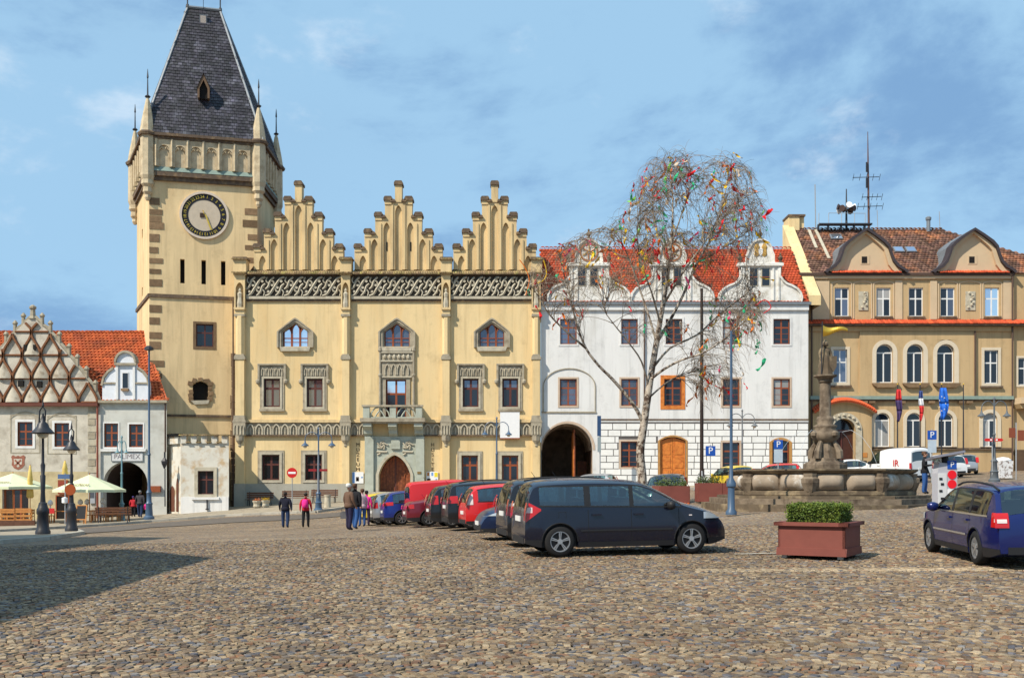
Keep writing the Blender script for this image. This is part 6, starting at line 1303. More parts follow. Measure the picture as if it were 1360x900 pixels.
def wheel_mesh(R, wd, style):
    k = (R, wd, style)
    if k in WH: return WH[k]
    n = 28; ty = B(); prof = [(R*.66, -wd/2), (R*.86, -wd/2), (R*.97, -wd*.38), (R, -wd*.2), (R, wd*.2), (R*.97, wd*.38), (R*.86, wd/2), (R*.66, wd/2)]
    vs = [(r*math.cos(2*math.pi*i/n), y, r*math.sin(2*math.pi*i/n)) for r, y in prof for i in range(n)]
    ty.add(vs, [(j*n+i, j*n+(i+1) % n, (j+1)*n+(i+1) % n, (j+1)*n+i) for j in range(len(prof)-1) for i in range(n)]); tm = ty.mesh('wheel', M_tyre, True); ty.fix(tm)
    rm = B(); 
    for sgn in (1, -1):
        y = sgn*wd*.42; yi = sgn*wd*.2
        o1 = [(R*.69*math.cos(2*math.pi*i/n), R*.69*math.sin(2*math.pi*i/n)) for i in range(n)]; i1 = [(R*.6*math.cos(2*math.pi*i/n), R*.6*math.sin(2*math.pi*i/n)) for i in range(n)]
        rm.cur = 0; rm.ring(o1, i1, min(y, yi), max(y, yi)); rm.cur = 1; rm.prism(o1, min(yi, yi-sgn*.02), max(yi, yi-sgn*.02)); rm.cur = 0
        ns = style
        for s_ in range(ns):
            a_ = 2*math.pi*s_/ns+.3
            for w_ in ((-.09, .09),) if ns > 6 else ((-.16, -.04), (.04, .16)):
                q = [(R*.16*math.cos(a_+w_[0]*2), R*.16*math.sin(a_+w_[0]*2)), (R*.62*math.cos(a_+w_[0]), R*.62*math.sin(a_+w_[0])), (R*.62*math.cos(a_+w_[1]), R*.62*math.sin(a_+w_[1])), (R*.16*math.cos(a_+w_[1]*2), R*.16*math.sin(a_+w_[1]*2))]
                rm.prism(q, min(y*.98, yi), max(y*.98, yi))
        rm.prism([(R*.17*math.cos(2*math.pi*i/10), R*.17*math.sin(2*math.pi*i/10)) for i in range(10)], min(y*1.02, yi), max(y*1.02, yi))
    rmm = rm.mesh('rim', [M_rim, M_blackp]); rm.fix(rmm); WH[k] = (tm, rmm); return WH[k]
class Car:
    def __init__(s, name, label, color, spec, loc, head, group=None, cat='car', seams=True):
        s.sp = spec; L_, W_, H_ = spec['L'], spec['W'], spec['H']; s.L, s.W, s.H = L_, W_, H_
        s.prof = chaikin([(x*L_, z*H_) for x, z in spec['prof']], 2); s.px = [p[0] for p in s.prof]; s.pz = [p[1] for p in s.prof]
        s.belt = spec.get('belt', .6)*H_; s.R = spec.get('R', .31); s.ax = (spec['rear_axle']*L_, spec['front_axle']*L_); s.r = spec.get('round', .1); s.tum = spec.get('tumble', .77)
        hx_, hy_ = head; l_ = math.hypot(hx_, hy_); hx_, hy_ = hx_/l_, hy_/l_; an = math.atan2(hy_, hx_)
        zr_, zf = gz(loc[0]+hx_*s.ax[0], loc[1]+hy_*s.ax[0]), gz(loc[0]+hx_*s.ax[1], loc[1]+hy_*s.ax[1]); wb = s.ax[1]-s.ax[0]
        zl, zri = gz(loc[0]-hy_*.75, loc[1]+hx_*.75), gz(loc[0]+hy_*.75, loc[1]-hx_*.75)
        t = thing(name, label, cat, (loc[0], loc[1], zr_+(zf-zr_)*(-s.ax[0])/wb+.02), 0, group); t.rotation_euler = (math.atan2(zl-zri, 1.5), -math.atan2(zf-zr_, wb), an); s.t = t
        s.col = color; s.body()
        s.glass(); s.wheels(); s.lamps()
        if seams: s.seam()
        s.extras()
    def zt(s, x): return float(np.interp(x, s.px, s.pz))
    def half(s, x):
        L2 = s.L/2; a = abs(x); xs = .30*s.L; k = s.sp.get('kr', .13) if x < 0 else s.sp.get('kf', .24)
        return s.W/2*(1-(k*((a-xs)/(L2-xs))**2.6 if a > xs else 0))
    def fz(s, z):
        b = s.belt
        if z < .5: return lerp(.945, 1.0, max(0, min(1, (z-.18)/.32)))
        if z < b: return lerp(1.0, .97, (z-.5)/(b-.5))
        t_ = min(1.2, (z-b)/(s.H-b)); return .97-(.97-s.tum)*(t_**1.25)
    def ys(s, x, z): return s.half(x)*s.fz(z)
    def rr(s, x): return min(s.r, (s.zt(x)-.25)*.4)
    def zbot(s, x):
        zb = .19+.10*max(0, (abs(x)/(s.L/2)-.8)/.2)**1.5
        for a in s.ax:
            q = s.R+.055; d_ = abs(x-a)
            if d_ < q: zb = max(zb, s.R+math.sqrt(q*q-d_*d_))
        return zb
    def ztop(s, x, y):
        r = s.rr(x); ye = s.ys(x, s.zt(x)-r); q = min(1, abs(y)/max(ye, .01)); return s.zt(x)-r*q**3.2
    def zl(s, x): return s.belt+.012+s.sp.get('rise', 0)*(s.L/2-x)/s.L
    def zh(s, x): return min(s.sp.get('wtop', .915)*s.H, s.zt(x)-.115)
    def spans(s):
        sp = s.sp; r0, r1 = (s.x_rear(q*s.H) for q in sp['rear_glass']); f0, f1 = (s.x_front(q*s.H) for q in sp['front_glass'])
        return [(a*s.L, b_*s.L) for a, b_ in sp['windows']], (r0, r1), (f1, f0)
    def body(s):
        wins, rg, fg = s.spans(); must = set()
        for a, b_ in wins+[rg, fg]: must |= {round(a, 4), round(b_, 4)}
        for g0, g1 in (rg, fg): must |= set(round(float(v), 4) for v in np.linspace(g0, g1, 8))
        xs = set(round(float(v), 4) for v in np.linspace(-s.L/2, s.L/2, 44)) | set(round(v, 4) for v in s.px)
        for a in s.ax:
            q = s.R+.055
            for k in range(13): xs.add(round(a-q*math.cos(math.pi*k/12), 4))
            xs |= {round(a-q-.004, 4), round(a+q+.004, 4)}
        xs = {v for v in xs if all(abs(v-m_) > .004 for m_ in must)}
        srt = sorted(xs); out_ = [srt[0]]
        for v in srt[1:]:
            if v-out_[-1] > .003: out_.append(v)
        xs = sorted(set(out_) | must); tops = [1, .96, .88, .74, .5, .25, 0]; vs = []; n = None
        for x in xs:
            zt_ = s.zt(x); r = s.rr(x); zs_ = zt_-r; zb = min(s.zbot(x), zs_-.02); ring_ = []
            a = min(s.zl(x), zs_-.03); a = max(a, zb+.01); h = max(min(s.zh(x), zs_-.008), a+.01)
            lev = [lerp(zb, a, i/6) for i in range(7)]+[lerp(a, h, i/4) for i in range(1, 5)]+[lerp(h, max(zs_, h+.004), .5), max(zs_, h+.004)]
            for z in lev: ring_.append((x, s.ys(x, z), z))
            ye = s.ys(x, zs_)
            for q in tops[1:]: ring_.append((x, ye*q, zt_-r*q**3.2))
            right = [(a_, -b_, c) for a_, b_, c in ring_[:-1]][::-1]; ring_ = ring_+right; n = len(ring_); vs += ring_
        mb = B(); fs = []; NS = 13; top0 = NS+1; mid = NS+len(tops)-2
        for i in range(len(xs)-1):
            xm = (xs[i]+xs[i+1])/2; inw = any(a < xm < b_ for a, b_ in wins); ing = rg[0] < xm < rg[1] or fg[0] < xm < fg[1]
            for j in range(n-1):
                jj = min(j, n-2-j)
                if inw and 6 <= jj < 10: continue
                if ing and j >= top0 and j < n-1-top0: continue
                fs.append((i*n+j, i*n+j+1, (i+1)*n+j+1, (i+1)*n+j))
            fs.append((i*n+n-1, i*n, (i+1)*n, (i+1)*n+n-1))
        fs += [tuple(range(n)), tuple((len(xs)-1)*n+j for j in range(n-1, -1, -1))]
        mb.add(vs, fs); o = mb.build('body', s.col, s.t, smooth=True)
        try: o.data.set_sharp_from_angle(angle=math.radians(50))
        except Exception: pass
        for a in s.ax:
            hb = B(); hb.box(a-s.R-.04, a+s.R+.04, -s.W/2+.12, s.W/2-.12, .2, s.R*2+.02); hb.build('wheel_housing', M_blackp, s.t)
        # cabin: floor, dash, seats
        x1 = wins[-1][1]; x0 = rg[0]; cb = B(); cb.box(x0+.1, x1-.1, -s.W*.4, s.W*.4, .3, s.belt*.62); cb.box(x1-.45, x1-.1, -s.W*.4, s.W*.4, s.belt*.6, s.belt-.03); cb.build('cabin_floor', M_seat, s.t)
        if s.sp is VAN or len(wins) == 1: rows = (wins[0][0]+.15,)
        else: rows = (lerp(wins[-1][0], wins[-1][1], .15), lerp(wins[-1][0], wins[-1][1], .15)-.9)
        for xr_ in rows:
            for y in (-.36, .36):
                m_ = B(); m_.prism([(xr_-.18, .4), (xr_+.35, .4), (xr_+.35, s.belt*.68), (xr_-.02, s.belt*.66), (xr_-.17, s.belt+.22), (xr_-.28, s.belt+.22)], y-.23, y+.23); m_.build('seat', M_seat, s.t); B().box(xr_-.28, xr_-.19, y-.12, y+.12, s.belt+.24, s.belt+.40).build('headrest', M_seat, s.t)
    def side(s, name, m, x0, x1, zlo, zhi, off=.006, nx=14, nz=5, sides=(1, -1), parent=None):
        for sg_ in sides:
            vs = []; cols = 0
            for i in range(nx+1):
                x = lerp(x0, x1, i/nx); a = zlo(x) if callable(zlo) else zlo; b_ = zhi(x) if callable(zhi) else zhi
                b_ = min(b_, s.zt(x)-s.rr(x)*.9)
                if b_-a < .004: b_ = a+.004
                for j in range(nz+1): z = lerp(a, b_, j/nz); vs.append((x, sg_*(s.ys(x, z)+off), z))
            mb = B(); mb.add(vs, [(i*(nz+1)+j, (i+1)*(nz+1)+j, (i+1)*(nz+1)+j+1, i*(nz+1)+j+1) if sg_ < 0 else (i*(nz+1)+j, i*(nz+1)+j+1, (i+1)*(nz+1)+j+1, (i+1)*(nz+1)+j) for i in range(nx) for j in range(nz)])
            me = mb.mesh(name, m, True); link(name, me, parent or s.t)
    def topp(s, name, m, xs, f_=.88, off=.004, ny=10):
        """glass over the upper surface through the given stations"""
        vs = []
        for i, x in enumerate(xs):
            ye = s.ys(x, s.zt(x)-s.rr(x)); wd = ye*f_
            for j in range(ny+1):
                y = lerp(-wd, wd, j/ny); e = .004; z = s.ztop(x, y); nx_ = -(s.ztop(x+e, y)-s.ztop(x-e, y))/(2*e); ny_ = -(s.ztop(x, y+e)-s.ztop(x, y-e))/(2*e); nv = Vector((nx_, ny_, 1)).normalized()*off
                vs.append((x+nv.x, y+nv.y, z+nv.z))
        mb = B(); mb.add(vs, [(i*(ny+1)+j, (i+1)*(ny+1)+j, (i+1)*(ny+1)+j+1, i*(ny+1)+j+1) for i in range(len(xs)-1) for j in range(ny)]); link(name, mb.mesh(name, m, True), s.t)
    def x_rear(s, z):
        k = int(np.argmax(s.pz)); return float(np.interp(z, s.pz[:k+1], s.px[:k+1]))
    def x_front(s, z):
        k = int(np.argmax(s.pz)); return float(np.interp(z, s.pz[k:][::-1], s.px[k:][::-1]))
    def glass(s):
        wins, rg, fg = s.spans()
        for a, b_ in wins: s.side('side_window', M_cg, a, b_, s.zl, s.zh, .003, 16, 5)
        # black frame strips: pillars, waist and roof line
        for (a, b_), (c, d_) in zip(wins[:-1], wins[1:]): s.side('pillar', M_blackp, b_-.012, c+.012, lambda x: s.zl(x)-.012, lambda x: s.zh(x)+.012, .005, 3, 5)
        a, b_ = wins[0][0]-.02, wins[-1][1]+.01
        s.side('window_trim', s.sp.get('trim', M_blackp), a, b_, lambda x: s.zl(x)-.022, lambda x: s.zl(x)+.008, .006, 24, 1); s.side('window_trim', M_blackp, a, b_, lambda x: max(s.zh(x)-.008, s.zl(x)), lambda x: max(s.zh(x)+.02, s.zl(x)+.01), .005, 24, 1)
        s.topp('rear_window', M_cg, [float(v) for v in np.linspace(rg[0], rg[1], 9)]); s.topp('windscreen', M_cg, [float(v) for v in np.linspace(fg[0], fg[1], 9)])
    def wheels(s):
        tm, rmm = wheel_mesh(s.R, .21, s.sp.get('spokes', 5))
        for a in s.ax:
            for sg_ in (1, -1):
                w_ = link('wheel', tm, s.t, (a, sg_*(s.W/2-.115), s.R)); link('rim', rmm, w_)
    def lamps(s):
        sp = s.sp; L2 = s.L/2; H_ = s.H
        for (x0, x1, z0, z1, m) in sp.get('side_lamps', []):
            s.side('headlight' if x0 > 0 else 'tail_light', m, x0*s.L, x1*s.L, z0*H_ if not callable(z0) else z0, z1*H_ if not callable(z1) else z1, .010, 8, 4)
        for (y0, y1, z0, z1, m) in sp.get('rear_lamps', []):
            for sg_ in (1, -1):
                vs = []
                for i in range(6):
                    z = lerp(z0, z1, i/5)*H_; x = s.x_rear(z)-.02-(.008 if m is M_clear else 0)
                    for j in range(4): y = lerp(y0, y1, j/3)*s.W/2; vs.append((x+.05*(abs(y)/(s.W/2))**4*0, sg_*y, z))
                mb = B(); mb.add(vs, [(i*4+j, i*4+j+1, (i+1)*4+j+1, (i+1)*4+j) for i in range(5) for j in range(3)]); mb.build('tail_light', m, s.t)
        B().box(-L2-.012, -L2+.05, -.26, .26, *(sorted((sp.get('plate_z', .5)*H_, sp.get('plate_z', .5)*H_+.11)))).build('number_plate', M_plate, s.t)
        B().box(L2-.05, L2+.014, -.26, .26, .40, .51).build('number_plate', M_plate, s.t)
        if sp.get('bumper', True):
            s.side('bumper', sp.get('bumper_m', M_blackp), -L2, s.ax[0]-s.R-.06, lambda x: s.zbot(x), .36, .006, 6, 3); s.side('bumper', M_blackp, s.ax[1]+s.R+.06, L2, lambda x: s.zbot(x), .33, .006, 6, 3)
        B().box(-L2-.008, -L2+.03, -s.W*.36, s.W*.36, .27, .40).build('bumper', M_blackp, s.t); B().box(L2-.03, L2+.006, -s.W*.33, s.W*.33, .27, .42).build('grille', M_blackp, s.t)
        s.side('sill', M_blackp, s.ax[0]+s.R+.07, s.ax[1]-s.R-.07, .19, .30, .007, 8, 2)
    def seam(s):
        sp = s.sp
        for a in s.ax:
            q = s.R+.055
            for sg_ in (1, -1):
                P = [(a-q*math.cos(math.pi*k/14), 0, s.R+q*math.sin(math.pi*k/14)) for k in range(15)]; B().tube([(x, sg_*(s.ys(x, z)+.002), z) for x, _, z in P], .013, 5).build('arch_lip', M_blackp, s.t)
        x = s.ax[0]+.05; zf_ = s.belt-.17; s.side('fuel_flap_seam', M_blackp, x-.08, x-.074, zf_, zf_+.13, .004, 1, 3, sides=(-1,)); s.side('fuel_flap_seam', M_blackp, x+.074, x+.08, zf_, zf_+.13, .004, 1, 3, sides=(-1,)); s.side('fuel_flap_seam', M_blackp, x-.08, x+.08, zf_+.126, zf_+.132, .004, 3, 1, sides=(-1,))
        for f_ in sp.get('doors', []):
            x = f_*s.L; s.side('door_seam', M_blackp, x-.005, x+.005, .30, s.belt+.0, .004, 1, 8)
        for f_ in sp.get('handles', []):
            for sg_ in (1, -1): x = f_*s.L; y = s.ys(x, s.belt-.1); B().box(x-.1, x+.1, sg_*y, sg_*(y+.04), s.belt-.125, s.belt-.09).build('door_handle', sp.get('handle_m', s.col), s.t)
        if 'strip' in sp: s.side('rub_strip', sp['strip'], s.ax[0]+s.R+.1, s.ax[1]-s.R-.1, .52, .555, .012, 10, 1)
    def extras(s):
        sp = s.sp; x = sp.get('mirror', .2)*s.L
        for sg_ in (1, -1):
            y = s.ys(x, s.belt); m_ = B(); m_.lathe([(.02, -.1), (.1, -.07), (.115, 0), (.1, .06), (.03, .085)], (0, 0, 0), 8, sx=.8, sy=1.05); o = m_.build('mirror', sp.get('mirror_m', s.col), s.t, smooth=True, loc=(x, sg_*(y+.11), s.belt+.07))
        if sp.get('rails'):
            a, b_ = sp['rails'];
            for sg_ in (1, -1):
                P = [(lerp(a, b_, i/8)*s.L, sg_*(s.ys(lerp(a, b_, i/8)*s.L, s.H*.97)-.03), s.zt(lerp(a, b_, i/8)*s.L)-.03+.04*math.sin(math.pi*min(1, max(0, i/8)))**.4) for i in range(9)]; B().tube(P, .02, 6).build('roof_rail', sp.get('rail_m', M_blackp), s.t)
        B().tube([(sp.get('aerial', -.3)*s.L, 0, s.zt(sp.get('aerial', -.3)*s.L)-.01), (sp.get('aerial', -.3)*s.L-.12, 0, s.zt(sp.get('aerial', -.3)*s.L)+.16)], .006, 4).build('aerial', M_blackp, s.t)
MPV = dict(L=4.36, W=1.80, H=1.60, R=.32, rear_axle=-.336, front_axle=.309, belt=.60, tumble=.80, kr=.12, kf=.30,
    prof=[(-.5, .30), (-.5, .42), (-.496, .60), (-.485, .72), (-.468, .90), (-.445, .965), (-.38, .985), (-.2, 1.0), (0, .985), (.08, .955), (.17, .84), (.25, .715), (.285, .675), (.40, .60), (.46, .52), (.49, .42), (.5, .33)],
    windows=[(-.43, -.215), (-.19, .005), (.02, .255)], rise=.09, wtop=.90, rear_glass=(.64, .93), front_glass=(.70, .945), doors=(-.2, .01, .245), handles=(-.16, .045), mirror=.20, mirror_m=M_blackp,
    side_lamps=[(-.498, -.425, lambda x: lerp(.72, .95, min(1, max(0, (x/4.36+.497)/.07))), lambda x: lerp(1.16, .99, min(1, max(0, (x/4.36+.497)/.07))), M_tail), (-.494, -.465, .57, .64, M_clear), (.37, .492, .46, .545, M_head), (.295, .31, .5, .515, M_clear)], rear_lamps=[(.80, .965, .47, .70, M_tail)], spokes=5, plate_z=.45, strip=M_blackp)
HATCH = dict(L=3.95, W=1.70, H=1.48, R=.30, rear_axle=-.32, front_axle=.33, belt=.61, tumble=.78,
    prof=[(-.5, .30), (-.5, .45), (-.492, .62), (-.47, .78), (-.43, .93), (-.39, .97), (-.25, .995), (-.05, 1.0), (.05, .96), (.15, .83), (.24, .69), (.28, .66), (.40, .59), (.47, .50), (.5, .34)],
    windows=[(-.40, -.20), (-.18, .03), (.05, .235)], rise=.04, rear_glass=(.63, .92), front_glass=(.69, .945), doors=(-.19, .04, .24), handles=(-.155, .075), mirror=.20,
    side_lamps=[(-.495, -.44, .58, .80, M_clear), (.36, .49, .46, .56, M_head)], rear_lamps=[(.75, .97, .56, .82, M_tail)], spokes=7, plate_z=.38)
DMPV = dict(MPV, H=1.62, L=4.3, rear_axle=-.32, front_axle=.33, side_lamps=[(-.497, -.42, .55, .70, M_tail), (.37, .49, .47, .56, M_head)], rear_lamps=[(.7, .97, .55, .68, M_tail)], rails=(-.4, .1), spokes=7)
SUV = dict(HATCH, H=1.56, L=4.2, side_lamps=[(-.497, -.43, .54, lambda x: 1.16, M_tail), (.36, .49, .48, .58, M_head)], rear_lamps=[(.74, .97, .52, .78, M_tail)])
SEDAN = dict(L=4.45, W=1.72, H=1.42, R=.30, rear_axle=-.30, front_axle=.30, belt=.62, tumble=.76, kf=.26,
    prof=[(-.5, .32), (-.5, .46), (-.493, .62), (-.46, .70), (-.36, .725), (-.30, .76), (-.2, .92), (-.14, .985), (0, 1.0), (.07, .975), (.16, .82), (.22, .705), (.26, .68), (.4, .60), (.47, .52), (.5, .36)],
    windows=[(-.245, -.155), (-.14, .03), (.045, .215)], rear_glass=(.775, .95), front_glass=(.72, .96), doors=(-.15, .035, .23), handles=(-.115, .07), mirror=.185,
    side_lamps=[(-.497, -.43, .50, .62, M_tail), (.375, .49, .46, .56, M_head), (.355, .372, .47, .55, M_amber)], rear_lamps=[(.6, .97, .50, .61, M_tail)], spokes=7, plate_z=.36)
ESTATE = dict(L=4.68, W=1.75, H=1.50, R=.315, rear_axle=-.285, front_axle=.312, belt=.61, tumble=.77, kf=.24, kr=.11,
    prof=[(-.5, .30), (-.5, .44), (-.494, .60), (-.475, .70), (-.44, .88), (-.415, .955), (-.36, .975), (-.15, 1.0), (0, .985), (.06, .95), (.15, .80), (.215, .69), (.255, .665), (.40, .60), (.47, .50), (.5, .34)],
    windows=[(-.405, -.235), (-.215, -.03), (-.01, .205)], rear_glass=(.66, .93), front_glass=(.69, .945), doors=(-.225, -.02, .225), handles=(-.19, .02), mirror=.17, rails=(-.42, .03), strip=M_chrome, trim=M_chrome,
    side_lamps=[(-.497, -.445, .49, .66, M_tail), (-.496, -.465, .55, .59, M_clear), (.36, .49, .46, .56, M_head)], rear_lamps=[(.70, .97, .49, .66, M_tail), (.74, .93, .545, .59, M_clear)], spokes=5, plate_z=.52)
VAN = dict(L=4.2, W=1.78, H=1.83, R=.31, rear_axle=-.30, front_axle=.33, belt=.57, tumble=.86, kr=.07, round=.12,
    prof=[(-.5, .26), (-.5, .42), (-.499, .7), (-.494, .90), (-.485, .965), (-.45, .985), (-.1, 1.0), (.03, .98), (.09, .93), (.17, .76), (.23, .62), (.27, .585), (.42, .50), (.48, .42), (.5, .30)],
    windows=[(.03, .24)], rear_glass=(.62, .88), front_glass=(.64, .93), doors=(.02, .245, -.24), handles=(.05,), mirror=.19, mirror_m=M_blackp,
    side_lamps=[(-.499, -.475, .40, .56, M_tail), (.37, .49, .38, .47, M_head)], rear_lamps=[(.86, .99, .36, .56, M_tail)], spokes=7, plate_z=.36)
P_dk = paint('dark_blue_black_paint', (.006, .008, .021), .25, .15, .45); P_gr = paint('dark_grey_paint', (.012, .012, .016), .25, .2, .45); P_navy = paint('navy_paint', (.008, .02, .07), .3, .3); P_red = paint('bright_red_paint', (.58, .012, .012), .3); P_mar = paint('maroon_paint', (.18, .012, .025), .3, .3)
P_blue = paint('royal_blue_paint', (.012, .03, .22), .3, .35); P_est = paint('deep_blue_paint', (.005, .012, .10), .25, .2, .5); P_sil = paint('silver_paint', (.42, .43, .45), .3, .6); P_yel = paint('yellow_paint', (.62, .45, .03), .35); P_whi = paint('white_paint', (.74, .76, .77), .35); P_blk = paint('black_paint', (.006, .006, .008), .28, 0, .45)
HD = (.97, .242); G1 = 'cars parked side by side in the row'
def rowcar(name, label, col, spec, u, Y, rev=False, dx=0):
    a_ = math.radians(lerp(10, 15, (Y-22)/26)); hd = (math.cos(a_), math.sin(a_)); X = (u-CU)/F*Y + .85*hd[1]+dx; c = (X+hd[0]*spec['L']/2, Y+hd[1]*spec['L']/2); return Car(name, label, col, spec, c, hd if not rev else (-hd[0], -hd[1]), G1)
m1 = Car('minivan', 'dark blue-black people carrier nearest in the parked row, seen side-on', P_dk, MPV, (2.28, 22.02), (.985, .174), G1)
rowcar('minivan', 'dark grey people carrier just behind the nearest parked car', P_gr, dict(MPV, side_lamps=[(-.497, -.44, .46, .60, M_tail), (-.495, -.46, .60, .64, M_clear), (.37, .49, .47, .56, M_head)], rails=(-.4, .1), H=1.62), 658, 24.7)
rowcar('saloon_car', 'dark navy saloon parked nose outwards with headlights showing', P_navy, SEDAN, 626, 27.4, True)
rowcar('hatchback', 'dark low hatchback half hidden between navy saloon and red hatchback', P_blk, dict(HATCH, H=1.40), 640, 29.6, dx=.3)
rowcar('hatchback', 'bright red hatchback with tall clear tail lamps in the parked row', P_red, HATCH, 607, 32.2)
rowcar('minivan', 'black people carrier with roof rails left of the bright red hatchback', P_blk, DMPV, 584, 34.8)
rowcar('hatchback', 'black tall hatchback with triangular red tail lamps in the parked row', P_blk, SUV, 562, 37.4)
rowcar('hatchback', 'maroon sloping-back car in the parked row', P_mar, dict(SEDAN, L=4.2, H=1.40), 531, 40.0)
rowcar('panel_van', 'bright red panel van behind the maroon car', P_red, VAN, 536, 42.4)
rowcar('hatchback', 'royal blue hatchback in the parked row', P_blue, dict(SUV, H=1.5, rear_lamps=[(.4, .97, .58, .68, M_tail)], side_lamps=[(-.497, -.40, .58, .68, M_tail), (.36, .49, .48, .58, M_head)]), 501.5, 44.8)
rowcar('hatchback', 'silver hatchback with round red tail lamps in the parked row', P_sil, dict(HATCH, H=1.52, side_lamps=[(-.497, -.44, .52, .70, M_tail), (.36, .49, .46, .56, M_head)]), 487.5, 47.2)
rowcar('hatchback', 'yellow hatchback at the far end of the parked row', P_yel, dict(HATCH, H=1.52), 475, 49.8)
Car('estate_car', 'deep blue estate car with roof rails cut off at the right edge', P_est, ESTATE, (9.44, 19.95), (.103, .995))
wv = Car('white_van', 'white van with red lettering parked behind the fountain', P_whi, dict(VAN, L=4.6, H=2.05), (23.0, 61.8), (-.40, .92), cat='van')
for k, tx in enumerate(('IR', 'I')):
    text('side_lettering', tx, .55, (-1.2+.75*k*0, .905, 1.15-.5*k), (math.radians(88), 0, math.radians(180)), M_red, wv.t)
Car('hatchback', 'silver hatchback parked against the ochre house, seen from behind', P_sil, dict(HATCH, H=1.42), (31.5, 71.8), (.25, .97))
Car('hatchback', 'white hatchback half hidden behind the parking machine', P_whi, HATCH, (27.9, 67.0), (-.2, .98))
Car('saloon_car', 'white car in front of the arched door of the ochre house', P_whi, dict(SEDAN, H=1.38), (23.4, 71.2), (-.95, .2))
Car('small_car', 'small yellow car behind the lamp post left of the fountain', P_yel, dict(HATCH, L=3.3, H=1.5), (13.6, 63.5), (-.3, .95))
Car('hatchback', 'dark hatchback facing the camera in front of the orange door', P_blk, dict(HATCH, H=1.42), (7.5, 49.5), (-.28, -.96))
Car('hatchback', 'silver car parked in front of the archway of the white house', P_sil, dict(HATCH, H=1.45), (4.9, 67.0), (-.9, .4))
Car('hatchback', 'red car whose roof shows over the fountain rim', P_red, dict(HATCH, H=1.44), (16.6, 65.5), (-.96, .25))
# ------------------------------------------------------------------ fountain
FX, FY = 12.33, 41.0; ff = Fac(FY-3.4); zrim = EYE+18*ff.k; zbas = EYE-17*ff.k; zg = gz(FX, FY-3.6)
M_fst = mat('weathered_fountain_stone', (.20, .155, .11), .9, .25, 2.5, .35, 20, c2=(.09, .065, .045), c2lo=.45, c2hi=.62, c2scale=2.2)
M_fpl = mat('fountain_panel_stone', (.30, .24, .18), .9, .25, 2.5, .3, 20, c2=(.58, .56, .52), c2lo=.55, c2hi=.66, c2scale=1.2)
M_fdk = mat('dark_mossy_stone', (.12, .09, .06), .92, .3, 3, .35, 20, c2=(.27, .21, .13), c2lo=.5, c2hi=.65, c2scale=2)
ftn = thing('fountain', 'large octagonal stone fountain with bulging panels and stepped base', 'fountain', (FX, FY, zg), world=True)
def octo(r, rot=math.pi/8, sy=1.0): return [(FX+r*math.cos(rot+k*math.pi/4), FY+sy*r*math.sin(rot+k*math.pi/4)) for k in range(8)]
def octring(mb, prof, rot=math.pi/8):
    mb.lathe(prof, (FX, FY, 0), 8, rot)
RO = 3.66
for k, (ro, v0, v1) in enumerate(((4.78, -.4, .13), (4.45, .13, .33), (4.12, .33, .66))):
    z0, z1 = zg+v0, zg+v1
    if k == 2: z1 = zbas-.04
    # each step: eight stone slabs
    P_ = octo(ro)
    for i in range(8):
        a, b_ = P_[i], P_[(i+1) % 8]; q = [(lerp(p[0], FX, .4), lerp(p[1], FY, .4)) for p in (a, b_)]; m_ = B(); m_.slab([a, b_, q[1], q[0]], z0, z1-.002*i % .004); m_.build('step_stone', M_fdk if k != 1 else M_fst, ftn)
hB = zrim-zbas
m_ = B(); octring(m_, [(RO-.12, zbas-.1), (RO-.06, zbas), (RO-.06, zbas+.12), (RO-.22, zbas+.16)]); m_.build('basin_plinth', M_fdk, ftn)
m_ = B(); octring(m_, [(RO-.3, zbas+.1), (RO-.3, zrim-.16)]); m_.build('basin_wall', M_fst, ftn)
m_ = B(); octring(m_, [(RO-.28, zrim-.2), (RO-.1, zrim-.14), (RO, zrim-.06), (RO, zrim), (RO-.5, zrim), (RO-.55, zrim-.12)]); m_.build('basin_rim', M_fdk, ftn)
m_ = B(); octring(m_, [(RO-.6, zrim-.13), (RO-.6, zrim-.125)]); m_.build('water', mat('fountain_water', (.03, .045, .04), .05, 0, 1, .2, 6, spec=.6), ftn)
apo = (RO-.3)*math.cos(math.pi/8); sl8 = 2*(RO-.3)*math.sin(math.pi/8)
for k in range(8):      # two cushion panels on each face, pier at each corner
    an = k*math.pi/4 + math.pi/4*0 + math.pi/8 + math.pi/8; c = (FX+apo*math.cos(an), FY+apo*math.sin(an))
    for s_ in (-1, 1):
        vs = []; nu, nv = 9, 7
        for i in range(nu):
            for j in range(nv):
                a = -1+2*i/(nu-1); b_ = -1+2*j/(nv-1); bul = .30*max(0, (1-a**6))*max(0, (1-(b_*.96)**2))**.6
                vs.append((.02+bul, s_*sl8*.235+a*sl8*.215, zbas+.17+(hB-.36)*(b_+1)/2))
        mb = B(); mb.add(vs, [(i*nv+j, i*nv+j+1, (i+1)*nv+j+1, (i+1)*nv+j) for i in range(nu-1) for j in range(nv-1)]); o = mb.build('cushion_panel', M_fpl, ftn, smooth=True, loc=(c[0], c[1], 0), rot=(0, 0, an))
    p = octo(RO-.26)[k]; B().lathe([(.2, zbas+.1), (.24, zbas+.2), (.34, zbas+.45), (.34, zbas+.6), (.24, zrim-.3), (.26, zrim-.17)], (p[0], p[1], 0), 8).build('corner_pier', M_fst, ftn)
col = thing('fountain_column', 'stone column with armoured statue and gilded pennant rising from the fountain', 'column', (FX-.05, FY, zrim-.3), world=True)
cf = Fac(FY); cz = cf.z; CX = cf.x(1096)
B().lathe([(.85, zrim-.6), (.85, cz(617)), (.82, cz(615)), (.62, cz(612)), (.58, cz(608))], (CX, FY, 0), 8, math.pi/8).build('pedestal', M_fst, col)
